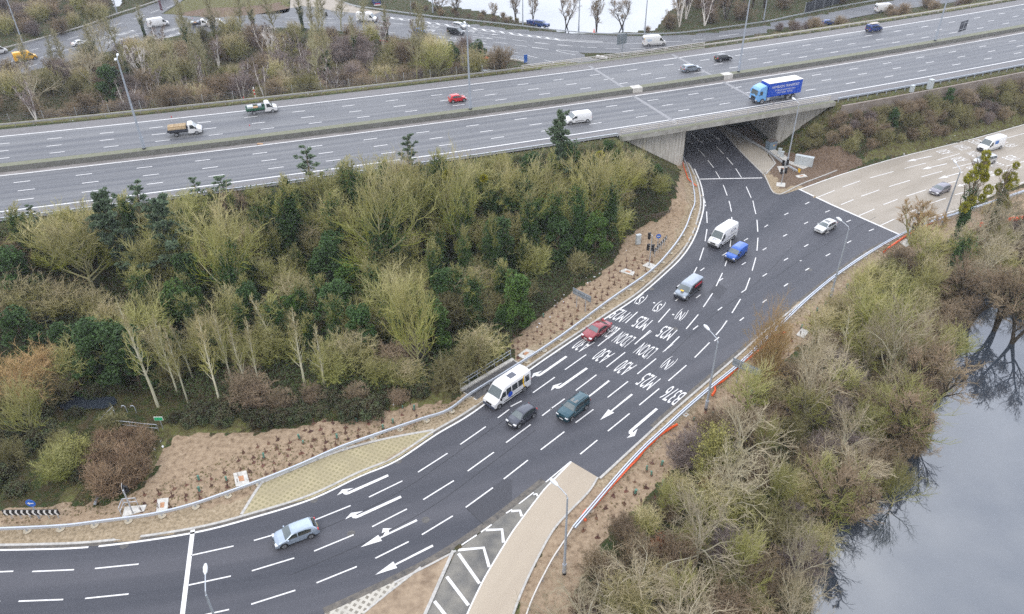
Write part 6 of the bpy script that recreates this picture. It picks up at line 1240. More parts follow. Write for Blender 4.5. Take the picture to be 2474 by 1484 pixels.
# white angled barrier block on the far island
t = thing('barrier_block', 'white angled end of a barrier on the far brown island', 'barrier', W(2,0,650,425)); b = MB(); b.box((0, 0, .4), (3.2, .5, .5), -.6); b.build('block', M_WHITE, t)
d_ = thing('debris', 'torn piece of cardboard on the near carriageway beside the median', 'debris', W(1,0,28,1045,ZM+.02)); b = MB(); b.add([(-.5, -.3, .1), (.55, -.25, .0), (.5, .35, .05), (-.4, .3, .14)], [(0, 1, 2, 3)]); b.add([(-.5, -.3, .08), (.55, -.25, -.02), (.5, .35, .03), (-.4, .3, .12)], [(3, 2, 1, 0)]); b.build('card', mat('cardboard', (.42, .27, .16), .9), d_)

# saplings on the planting beds
sap = MB(); random.seed(3)
for i in range(3):
    a = i*2.1; sap.tube([(0, 0, 0), (.05*math.cos(a), .05*math.sin(a), .35), (.09*math.cos(a), .09*math.sin(a), .7)], .022, 3)
hump = MB(); n = 9
for rr2, z in ((.48, .0),): pass
hump.add([(0, 0, .09)]+[(.29*math.cos(2*math.pi*i/n)*(1+.35*math.sin(i*2.1)), .24*math.sin(2*math.pi*i/n)*(1+.2*math.cos(i*1.3)), .0) for i in range(n)], [(0, 1+i, 1+(i+1) % n) for i in range(n)])
M_SAPST = mat('dark_red_stem', (.085, .03, .025), .9); M_HUMP = mat('dark_mulch', (.11, .055, .035), .95, rnd=.4)
sap0 = thing('sapling', 'x', 'sapling', (0, 0, 0)); sap.build('stems', M_SAPST, sap0); hump.build('mulch_mound', M_HUMP, sap0)
tube0 = thing('guarded_sapling', 'x', 'sapling', (0, 0, 0)); b = MB(); b.cyl((0, 0, .35), .11, .7, 'Z', 7, .13); b.build('tree_guard', mat('green_tree_guard', (.10, .22, .17), .7, rnd=.15), tube0); hump.build('mulch_mound', M_HUMP, tube0)
used = {'s': False, 't': False}; cnt = 0
def plant(p, tubed, lab_s, lab_t, grp_s, grp_t):
    global cnt
    k = 't' if tubed else 's'; src = tube0 if tubed else sap0; z = -.03
    if used[k]: o = dup(src, (p.x, p.y, z), random.uniform(0, 6.28), lab_t if tubed else lab_s)
    else: o = src; used[k] = True; o.location = (p.x, p.y, z); o['label'] = lab_t if tubed else lab_s
    o['group'] = grp_t if tubed else grp_s; o.rotation_euler = (random.uniform(-.12, .12), random.uniform(-.12, .12), random.uniform(0, 6)); k_ = random.uniform(.65, 1.15); o.scale = (k_, k_, k_*random.uniform(.8, 1.2)); cnt += 1
def bed(lines, step, prob_t, labs, jit=.25, c0=None):
    for ln in lines:
        for p in resample([Vector((q.x, q.y, 0)) for q in ln], step):
            if random.random() < .9: plant(p+Vector((random.uniform(-jit, jit), random.uniform(-jit, jit), 0)), random.random() < prob_t, *labs)
LA = ('bare dark red sapling in a mulch patch on the lower left planted bed', 'sapling in a green guard tube on the lower left planted bed', 'bare saplings on the lower left bed', 'guarded saplings on the lower left bed')
bar_l = [W(*p, z=RZ) for p in ((0,2,1000,770),(0,2,1180,738),(0,2,1400,680),(0,2,1620,605),(0,2,1855,520),(1,2,300,402),(1,2,600,272),(1,2,900,165),(1,2,1200,63),(1,2,1390,0),(1,1,1560,1360),(1,1,1700,1270))]
bl_ = catmull(bar_l, 6)
bed([offset(bl_[:50], o) for o in (1.2, 2.3, 3.4)]+[offset(bl_[20:48], 4.5), offset(bl_[24:46], 5.6)], 1.35, .17, LA)
LB = ('bare dark red sapling in a mulch patch on the upper left planted bed', 'sapling in a green guard tube on the upper left planted bed', 'bare saplings on the upper left bed', 'guarded saplings on the upper left bed')
bu = catmull([W(*p, z=RZ) for p in ((2,1,80,1120),(2,1,350,950),(2,1,700,690),(2,1,1000,480),(2,1,1100,390))], 6)
bed([offset(bu, o) for o in (1.2, 2.4, 3.6)]+[offset(bu[3:-3], 4.8)], 1.5, .08, LB)
LC_ = ('bare sapling in a dark mulch patch on the sandy right verge', 'sapling in a green guard tube on the sandy right verge', 'bare saplings on the right verge', 'guarded saplings on the right verge')
brr = catmull([W(*p) for p in ((2,2,560,880),(2,2,760,680),(2,2,980,470),(2,2,1180,260),(2,2,1400,60),(2,1,1650,1400),(2,1,1855,1240),(3,1,350,820),(3,1,600,620),(3,1,850,440),(3,1,950,380))], 6)
bed([offset(brr, o) for o in (.5, -.7)]+[offset(brr[8:40], -1.9)], 1.7, .35, LC_, .35)

# ================================================================ TREES
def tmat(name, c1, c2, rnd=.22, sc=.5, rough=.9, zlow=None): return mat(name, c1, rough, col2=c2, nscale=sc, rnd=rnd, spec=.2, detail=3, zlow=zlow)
TM = dict(
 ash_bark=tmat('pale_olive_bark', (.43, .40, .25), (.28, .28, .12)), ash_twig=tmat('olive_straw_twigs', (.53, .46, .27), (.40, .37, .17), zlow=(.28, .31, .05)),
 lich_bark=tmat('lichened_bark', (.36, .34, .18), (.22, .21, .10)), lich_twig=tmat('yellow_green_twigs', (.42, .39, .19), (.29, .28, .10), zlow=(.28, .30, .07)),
 tall_twig=tmat('dull_olive_twigs', (.40, .37, .24), (.27, .25, .13)), reed=tmat('reed_stems', (.36, .26, .17), (.22, .15, .09)),
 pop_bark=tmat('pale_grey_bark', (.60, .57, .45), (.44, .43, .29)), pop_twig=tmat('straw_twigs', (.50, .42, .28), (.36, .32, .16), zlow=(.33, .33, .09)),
 bir_bark=tmat('white_birch_bark', (.80, .76, .72), (.60, .56, .52)), bir_twig=tmat('purple_brown_twigs', (.30, .245, .225), (.20, .16, .145)),
 grey_bark=tmat('pale_silvery_bark', (.52, .48, .37), (.34, .32, .22)), grey_twig=tmat('silvery_straw_twigs', (.46, .40, .29), (.30, .26, .16)),
 or_bark=tmat('orange_bark', (.32, .19, .09), (.20, .13, .06)), or_twig=tmat('orange_twigs', (.46, .31, .16), (.34, .25, .11)),
 br_bark=tmat('brown_bark', (.20, .16, .10), (.12, .09, .06)), br_twig=tmat('brown_twigs', (.34, .26, .175), (.20, .155, .10)),
 ol_twig=tmat('olive_twigs', (.30, .27, .14), (.18, .17, .07)), dk_bark=tmat('dark_bark', (.07, .055, .04), (.035, .03, .022)),
 ivy=tmat('ivy_leaves', (.075, .135, .04), (.03, .062, .02), .2, 1.2, .6), ivyl=tmat('bright_ivy_leaves', (.10, .17, .035), (.04, .085, .02), .2, 1.2, .6),
 pine=tmat('pine_needles', (.17, .23, .145), (.085, .13, .075), .15, .8, .7), mist=tmat('mistletoe', (.36, .33, .03), (.19, .20, .02), .1, 1.5, .7),
 yl=tmat('yellow_green_leaves', (.40, .37, .13), (.22, .22, .07), .15, 1.0, .8), rb=tmat('russet_leaves', (.36, .14, .07), (.20, .08, .04), .15, 1.0, .8),
 bram=tmat('bramble_leaves', (.085, .12, .055), (.07, .05, .03), .25, .8, .7))
rnd_ = random.Random(11)
def perp(d, rs):
    v = Vector((rs.gauss(0, 1), rs.gauss(0, 1), rs.gauss(0, 1))); v -= d*v.dot(d); return v.normalized()
class TB:
    def __init__(s): s.v = []; s.f = []
    def seg(s, pts, r0, r1, n=3):
        o = len(s.v); N = len(pts)
        d = (pts[-1]-pts[0]).normalized(); u = d.cross(Vector((.3, .2, .9))).normalized(); w_ = u.cross(d); cs = [(math.cos(2*math.pi*k/n), math.sin(2*math.pi*k/n)) for k in range(n)]
        for i, p in enumerate(pts):
            r = r0+(r1-r0)*i/(N-1)
            for c, s_ in cs: s.v.append(p+u*(c*r)+w_*(s_*r))
        for i in range(N-1):
            for k in range(n): s.f.append((o+i*n+k, o+i*n+(k+1) % n, o+(i+1)*n+(k+1) % n, o+(i+1)*n+k))
    def leaf(s, p, sz, rs, elong=1.0, d=None):
        a = d or Vector((rs.gauss(0, 1), rs.gauss(0, 1), rs.gauss(0, .6))).normalized(); b = perp(a, rs); o = len(s.v); h = sz/2
        s.v += [p-a*h*elong, p+b*h*.7, p+a*h*elong, p-b*h*.7]; s.f.append((o, o+1, o+2, o+3))
    def build(s, name, m, parent):
        me_ = bpy.data.meshes.new(name); me_.from_pydata([tuple(v) for v in s.v], [], s.f); me_.materials.append(m); o = bpy.data.objects.new(name, me_); COL.objects.link(o); o.parent = parent; return o
def curve_pts(p, d, L, n, rs, wob=.12, up=0.0):
    pts = [p.copy()]; d = d.copy()
    for i in range(n):
        d = (d+Vector((rs.gauss(0, wob), rs.gauss(0, wob), rs.gauss(0, wob)+up))).normalized(); pts.append(pts[-1]+d*(L/n))
    return pts, d
def make_tree(name, seed, H=12.0, stems=1, lean=.05, trunk_r=.2, fork=.3, limbs=16, limb_ang=45, limb_len=.42, l2=6, l3=6, l4=3, up=.06, twig_r=.022, bark='ash_bark', twig='ash_twig', ivy=0.0, ivyr=.8, ivym='ivy', profile='round', droop=0, mist=0, leaves=None, wob=.1, topfrac=1.0, nleaf=5, ivytop=.6, l4len=.5):
    rs = random.Random(seed); root = thing(name, 'x', 'tree', (0, 0, 0)); T = TB(); Cw = TB(); Iv = TB(); Ml = TB(); tips = []
    for st in range(stems):
        a = 2*math.pi*st/max(1, stems)+rs.uniform(-.5, .5); d = Vector((math.cos(a)*lean*(1 if stems == 1 else 1.0), math.sin(a)*lean, 1)).normalized()
        h = H*topfrac*(rs.uniform(.8, 1.0) if stems > 1 else 1.0); tp, _ = curve_pts(Vector((0, 0, -.3)), d, h*.97, 9, rs, .035 if stems == 1 else .06, .03); T.seg(tp, trunk_r, trunk_r*.12, 6)
        def at(t): x = t*(len(tp)-1); i = min(int(x), len(tp)-2); return tp[i].lerp(tp[i+1], x-i)
        nl = max(3, limbs//stems)
        for i in range(nl):
            t = fork+(1-fork)*((i+rs.random()*.8)/nl)*.97; q = (t-fork)/(1-fork)
            if profile == 'round': ln = limb_len*H*(.55+.6*math.sin(math.pi*min(1, q*.9+.12)))*(1-.45*q)
            elif profile == 'column': ln = limb_len*H*(.8-.45*q)
            elif profile == 'vase': ln = limb_len*H*(1.0-.35*q)
            else: ln = limb_len*H*(1-.8*q)
            ln *= rs.uniform(.65, 1.25); az = i*2.4+rs.uniform(-.7, .7)+seed; an = R_(limb_ang*rs.uniform(.75, 1.2)*(1-.35*q)); ld = Vector((math.cos(az)*math.sin(an), math.sin(az)*math.sin(an), math.cos(an)))
            lp, le = curve_pts(at(t), ld, ln, 5, rs, wob, up); r = max(.03, trunk_r*(.48-.28*q)*(.5 if profile == 'cone' else 1)); T.seg(lp, r*1.15, r*.35, 4)
            for j in range(l2):
                tt = .25+.75*(j+rs.random())/l2; k = min(4, int(tt*5)); p = lp[k].lerp(lp[k+1], tt*5-k if tt < 1 else 1); bd = ((lp[k+1]-lp[k]).normalized()*.9+perp(le, rs)*rs.uniform(.5, .95)).normalized(); bl = ln*rs.uniform(.36, .62)*(1.15-.45*tt)
                bp_, be = curve_pts(p, bd, bl, 3, rs, wob, up-droop); Cw.seg(bp_, twig_r*1.7, twig_r*.9, 3)
                for m_ in range(l3):
                    u_ = .2+.8*(m_+rs.random())/l3; k2 = min(2, int(u_*3)); p2 = bp_[k2].lerp(bp_[k2+1], u_*3-k2); td = (be*.8+perp(be, rs)*rs.uniform(.4, .9)).normalized(); tl = bl*rs.uniform(.4, .7)
                    tp2, te = curve_pts(p2, td, tl, 2, rs, wob*1.4, up*1.3-droop*1.5); Cw.seg(tp2, twig_r, twig_r*.5, 3)
                    for n_ in range(l4):
                        v_ = rs.uniform(.2, 1); p3 = tp2[0].lerp(tp2[-1], v_); sd = (te*.8+perp(te, rs)*.7+Vector((0, 0, up-droop*2))).normalized(); e = p3+sd*tl*rs.uniform(.7, 1.2)*l4len/.5*.5; Cw.seg([p3, e], twig_r*.6, twig_r*.25, 3)
                        if leaves: 
                            for _ in range(nleaf): Ml.leaf(e+Vector((rs.gauss(0, .2), rs.gauss(0, .2), rs.gauss(0, .15))), .22, rs)
                tips.append(bp_[-1])
            if ivy > 0 and q < ivy*.9:
                for _ in range(int(130)):
                    x = rs.random()*.6; k = min(4, int(x*5)); p = lp[k].lerp(lp[k+1], x*5-k); w_ = ivyr*.45*(1-x); Iv.leaf(p+Vector((rs.gauss(0, w_), rs.gauss(0, w_), rs.gauss(0, w_))), .26, rs)
        if ivy > 0:
            lumps = [(rs.random()*ivy, rs.uniform(0, 6.28), rs.uniform(.3, 1.0)*ivyr) for _ in range(26)]
            for _ in range(int(5200/stems)):
                lt_, la_, lr = rs.choice(lumps); t = max(0, lt_+rs.gauss(0, .03)); sh_ = 1.1-.75*(t/max(ivy, .1)) if t < ivy else .25
                p = at(min(.98, t))+Vector((math.cos(la_)*lr*sh_*.8, math.sin(la_)*lr*sh_*.8, 0)); u = Vector((rs.gauss(0, 1), rs.gauss(0, 1), rs.gauss(0, 1.3))).normalized()*(.62*ivyr*sh_*rs.uniform(.7, 1.05)); Iv.leaf(p+u, .27, rs)
    if mist:
        for _ in range(mist):
            c = rs.choice(tips); r = rs.uniform(.55, .95)
            for _2 in range(420): u = Vector((rs.gauss(0, 1), rs.gauss(0, 1), rs.gauss(0, 1))).normalized(); Ml.leaf(c+u*r*rs.uniform(.55, 1), .24, rs, 1.2, u)
    T.build('trunk', TM[bark], root); Cw.build('crown', TM[twig], root)
    if Iv.f: Iv.build('ivy', TM[ivym], root)
    if Ml.f: Ml.build('mistletoe' if mist else 'leaves', TM['mist'] if mist else TM[leaves], root)
    return root
def make_pine(name, seed, H=12.0, limbs=34, base=.3, wid=.26, cl=13, nn=26):
    rs = random.Random(seed); root = thing(name, 'x', 'tree'); T = TB(); F = TB(); tp, _ = curve_pts(Vector((0, 0, -.3)), Vector((.03, 0, 1)), H, 8, rs, .03, .02); T.seg(tp, .2, .04, 6)
    for i in range(limbs):
        t = base+(1-base)*(i+rs.random())/limbs; x = t*8; k = min(7, int(x)); p = tp[k].lerp(tp[k+1], x-k); q = (t-base)/(1-base); ln = wid*H*(1.1-.6*q*q)*rs.uniform(.5, 1.2)*(.7 if i % 3 else 1.1)
        az = i*2.4+rs.uniform(-.5, .5); ld = Vector((math.cos(az), math.sin(az), rs.uniform(.1, .5)+.7*q)).normalized(); lp, le = curve_pts(p, ld, ln, 4, rs, .1, .05); T.seg(lp, .07, .02, 3)
        for j in range(cl):
            u = rs.uniform(.3, 1.05); k = min(3, int(u*4)); c = lp[k].lerp(lp[k+1], u*4-k)+Vector((rs.gauss(0, .22), rs.gauss(0, .22), rs.gauss(0, .1)))*(ln*.5)
            for _ in range(nn): d = Vector((rs.gauss(0, 1), rs.gauss(0, 1), abs(rs.gauss(0, .6))+.1)).normalized(); F.leaf(c+d*rs.uniform(.05, .42), .3, rs, 1.4, d)
    T.build('trunk', TM['br_bark'], root); F.build('needles', TM['pine'], root); return root
def make_shrub(name, seed, H=4.0, R=2.2, n=60, twig='ol_twig', bark='br_bark', leaf=None, nl=0, l2=7, l3=4, r=.022, sz=.2, up=.12, arch=.0):
    rs = random.Random(seed); root = thing(name, 'x', 'shrub'); T = TB(); Cw = TB(); L = TB()
    for i in range(n):
        az = rs.uniform(0, 6.28); an = rs.uniform(.05, 1.05); p0 = Vector((rs.gauss(0, R*.16), rs.gauss(0, R*.16), -.1)); d = Vector((math.cos(az)*math.sin(an), math.sin(az)*math.sin(an), math.cos(an)))
        ln = H*rs.uniform(.7, 1.05)*(1-.25*(an/1.05)**2); ln = min(ln, R*1.35/max(.3, math.sin(an)) if an > .5 else ln); pts, e = curve_pts(p0, d, ln, 4, rs, .12, up-arch); (T if i % 3 == 0 else Cw).seg(pts, r*1.5, r*.7, 3)
        for j in range(l2):
            u = rs.uniform(.25, 1); k = min(3, int(u*4)); p = pts[k].lerp(pts[k+1], u*4-k); bd = (e*.7+perp(e, rs)).normalized(); bl = ln*rs.uniform(.14, .3); bp_, be = curve_pts(p, bd, bl, 2, rs, .15, up); Cw.seg(bp_, r*.9, r*.4, 3)
            for _ in range(l3): q_ = bp_[1].lerp(bp_[2], rs.random()); e2 = q_+(be+perp(be, rs)*.9).normalized()*bl*.45; Cw.seg([q_, e2], r*.5, r*.2, 3)
            for _ in range(nl): L.leaf(bp_[-1]+Vector((rs.gauss(0, .22), rs.gauss(0, .22), rs.gauss(0, .2))), sz, rs)
    T.build('stems', TM[bark], root); Cw.build('crown', TM[twig], root)
    if L.f: L.build('leaves', TM[leaf], root)
    return root
def make_evergreen(name, seed, H=7.0, R=2.2, m='ivy', n=5200, sz=.28):
    rs = random.Random(seed); root = thing(name, 'x', 'shrub'); T = TB(); L = TB(); T.seg([Vector((0, 0, -.3)), Vector((.1, 0, H*.8))], .16, .05, 5)
    lumps = []
    for _ in range(30):
        z = rs.uniform(.12, .95); rr = R*(1.0-.75*abs(z-.35)**1.2)*rs.uniform(.3, .85); a = rs.uniform(0, 6.28); lumps.append((Vector((math.cos(a)*rr, math.sin(a)*rr, z*H)), rs.uniform(.22, .42)*R))
    for _ in range(n):
        c, r = rs.choice(lumps); u = Vector((rs.gauss(0, 1), rs.gauss(0, 1), rs.gauss(0, 1))).normalized(); L.leaf(c+u*r*rs.uniform(.75, 1.08), sz, rs)
    for c, r in lumps: T.seg([Vector((0, 0, c.z*.6)), c], .05, .02, 3)
    T.build('trunk', TM['br_bark'], root); L.build('foliage', TM[m], root); return root
ARCH = {}
def reg(kind, roots, H, Wd, desc, cat='tree'): ARCH[kind] = dict(roots=roots, H=H, W=Wd, desc=desc, cat=cat, used=set())
reg('ash', [make_tree('bare_tree', s, trunk_r=.26, fork=.25, topfrac=.6, limbs=19, limb_ang=60, limb_len=.52, l2=8, l3=5, l4=2, up=.13, twig_r=.024, profile='vase') for s in (1, 2, 3)], 11.5, 11, 'straw coloured bare tree')
reg('ashivy', [make_tree('ivy_clad_tree', s, trunk_r=.26, fork=.35, topfrac=.68, limbs=18, limb_ang=56, limb_len=.46, l2=8, l3=5, l4=2, up=.13, twig_r=.024, ivy=.75, ivyr=1.2, profile='vase') for s in (4, 5)], 12, 10, 'ivy-trunked bare tree')
reg('lich', [make_tree('bare_tree', s, H=11, topfrac=.55, profile='vase', trunk_r=.2, fork=.18, limbs=18, limb_ang=54, limb_len=.52, l2=8, l3=5, l4=2, up=.12, twig_r=.024, bark='lich_bark', twig='lich_twig') for s in (6, 7)], 10, 10.5, 'yellow-green lichened bare tree')
reg('poplar', [make_tree('slender_tree', s, H=14, trunk_r=.26, fork=.3, limbs=30, limb_ang=40, limb_len=.21, l2=5, l3=3, l4=1, up=.1, twig_r=.024, bark='pop_bark', twig='pop_twig', profile='cone') for s in (8, 9, 10)], 14, 4.0, 'slender pale-trunked bare tree')
reg('tallthin', [make_tree('tall_bare_tree', s, H=15, trunk_r=.17, fork=.25, limbs=24, limb_ang=33, limb_len=.27, l2=6, l3=5, l4=2, up=.12, twig_r=.021, bark='lich_bark', twig='tall_twig', profile='column', ivy=iv, ivyr=.55) for s, iv in ((12, 0), (13, .45))], 15, 5.5, 'tall thin olive bare tree')
reg('birch', [make_tree('birch_tree', s, H=10, stems=3, lean=.18, trunk_r=.14, fork=.3, limbs=24, limb_ang=34, limb_len=.20, l2=7, l3=7, l4=5, up=.02, droop=.02, twig_r=.018, bark='bir_bark', twig='bir_twig', profile='column') for s in (14, 15)], 10, 5.5, 'purple-twigged white birch')
reg('whitebirch', [make_tree('birch_tree', 16, H=11, stems=5, lean=.3, trunk_r=.2, fork=.3, limbs=20, limb_ang=36, limb_len=.26, l2=5, l3=3, l4=1, up=.04, twig_r=.035, bark='bir_bark', twig='bir_bark', profile='column')], 11, 8, 'bare white multi-stemmed birch')
reg('grey', [make_tree('pale_bare_tree', s, topfrac=.6, profile='vase', trunk_r=.22, fork=.2, limbs=14, limb_ang=54, limb_len=.52, l2=7, l3=5, l4=2, up=.11, twig_r=.021, bark='grey_bark', twig='grey_twig', wob=.22) for s in (17, 18)], 12, 11.5, 'pale silvery crooked bare tree')
reg('pine', [make_pine('pine_tree', s) for s in (19, 20)], 12, 6.5, 'blue-green pine')
reg('pinethin', [make_pine('pine_tree', s, limbs=15, wid=.2, base=.35, cl=6, nn=20) for s in (27, 28)], 12, 4.6, 'thin pine')
reg('ivycol', [make_tree('ivy_covered_tree', s, H=10, trunk_r=.2, fork=.55, limbs=12, limb_ang=42, limb_len=.26, l2=6, l3=5, l4=3, up=.1, twig_r=.024, bark='lich_bark', twig='lich_twig', ivy=.9, ivyr=1.8, profile='vase') for s in (21, 22, 23)], 10, 5, 'dark ivy-smothered tree')
reg('mistle', [make_tree('mistletoe_tree', s, H=13, trunk_r=.25, fork=.3, limbs=16, limb_ang=38, limb_len=.30, l2=5, l3=4, l4=2, up=.1, twig_r=.022, bark='br_bark', twig='br_twig', ivy=.6, ivyr=1.1, mist=12) for s in (24,)], 13, 7.5, 'mistletoe-hung tree')
reg('orange', [make_shrub('orange_willow', s, H=7, R=3.2, n=110, twig='or_twig', bark='or_bark', l2=10, l3=5, r=.024, up=.16) for s in (25,)], 7, 6, 'orange-twigged willow', 'tree')
reg('wilbrown', [make_tree('willow_tree', 26, H=9, stems=4, lean=.45, trunk_r=.2, fork=.3, limbs=24, limb_ang=40, limb_len=.30, l2=7, l3=7, l4=4, up=.12, twig_r=.022, bark='lich_bark', twig='or_twig')], 9, 9.5, 'spreading willow with orange-brown twigs')
reg('sh_olive', [make_shrub('olive_shrub', s, n=95, twig='ol_twig', l2=9, l3=5, r=.026) for s in (30, 31)], 4, 4.4, 'olive twiggy shrub', 'shrub')
reg('sh_lich', [make_shrub('lichened_shrub', s, H=5, n=75, twig='lich_twig', bark='lich_bark', l2=9, l3=5, r=.026) for s in (32,)], 5, 4.8, 'yellow-green twiggy shrub', 'shrub')
reg('sh_brown', [make_shrub('brown_shrub', s, n=95, twig='br_twig', l2=9, l3=5, r=.026) for s in (33, 34)], 4, 4.4, 'brown twiggy shrub', 'shrub')
reg('sh_straw', [make_shrub('straw_shrub', s, H=5, n=85, twig='pop_twig', bark='pop_bark', l2=9, l3=5, r=.025) for s in (38,)], 5, 4.8, 'straw coloured twiggy shrub', 'shrub')
reg('sh_purple', [make_shrub('purple_shrub', 35, n=110, twig='bir_twig', l2=9, l3=6, r=.02)], 4, 4.4, 'purple-brown twiggy shrub', 'shrub')
reg('sh_leaf', [make_shrub('leafy_shrub', 36, H=5, n=70, twig='lich_twig', leaf='yl', nl=7, l2=8, l3=2, sz=.24)], 5, 5, 'yellow-green leafy shrub', 'shrub')
reg('sh_russet', [make_shrub('leafy_shrub', 37, H=3, R=1.5, n=45, twig='br_twig', leaf='rb', nl=6, l2=7, l3=1, sz=.2)], 3, 3, 'small russet-leaved shrub', 'shrub')
reg('ever', [make_evergreen('evergreen_shrub', s) for s in (40, 41)], 7, 4.8, 'dark evergreen bush', 'shrub')
reg('everl', [make_evergreen('evergreen_shrub', 42, m='ivyl')], 7, 4.8, 'bright green ivy bush', 'shrub')
reg('bram', [make_evergreen('bramble_bush', 43, H=1.8, R=2.0, m='bram', n=3600, sz=.26)], 1.8, 4, 'low dark bramble bush', 'shrub')
reg('reed', [make_shrub('reed_clump', 44, H=3, R=1.2, n=320, twig='reed', l2=3, l3=1, r=.022, up=.05)], 3, 2.6, 'clump of brown reeds', 'reeds')
reg('lake_tree', [make_tree('lakeside_tree', s, H=10, stems=2, lean=.2, trunk_r=.22, fork=.2, limbs=18, limb_ang=42, limb_len=.36, l2=7, l3=6, l4=3, up=.1, twig_r=.026, bark='dk_bark', twig='br_twig') for s in (46, 47)], 10, 8, 'dark-limbed bare lakeside tree')
placed = []
def put(kind, p, Ht, Wd=None, label=None, group=None):
    A = ARCH[kind]; i = rnd_.randrange(len(A['roots'])); src = A['roots'][i]; sz = Ht/A['H']; sx = (Wd/A['W']) if Wd else sz*rnd_.uniform(.9, 1.1); rz = rnd_.uniform(0, 6.28)
    z = p.z if p.z is not None else 0
    if i in A['used']: o = dup(src, (p.x, p.y, z-.1), rz, label, (sx, sx, sz))
    else: o = src; A['used'].add(i); o.location = (p.x, p.y, z-.1); o.rotation_euler = (0, 0, rz); o.scale = (sx, sx, sz); o['label'] = label
    o['category'] = A['cat']
    if group: o['group'] = group
    elif 'group' in o: del o['group']
    placed.append((p.x, p.y, Wd or Ht*.5)); return o
def tree(kind, bx, by, tx, ty, wpx, label):
    # base and top in sheet pixels (2474 wide); height from where the top is seen, width from pixels
    p = G(bx, by); d = ray(tx*1024/2474, ty*1024/2474); p.x = p.y*d[0]/d[1]; p.z = max(-1.1, gz(p.x, p.y)); t = math.hypot(p.x, p.y)/math.hypot(d[0], d[1]); ht = CAMH+t*d[2]-p.z; k = pxscale(p+Vector((0, 0, ht*.6)))*2474/1024
    return put(kind, p, max(1.5, min(26, ht)), wpx/k, label)
SW = 'in the wood left of the slip road'
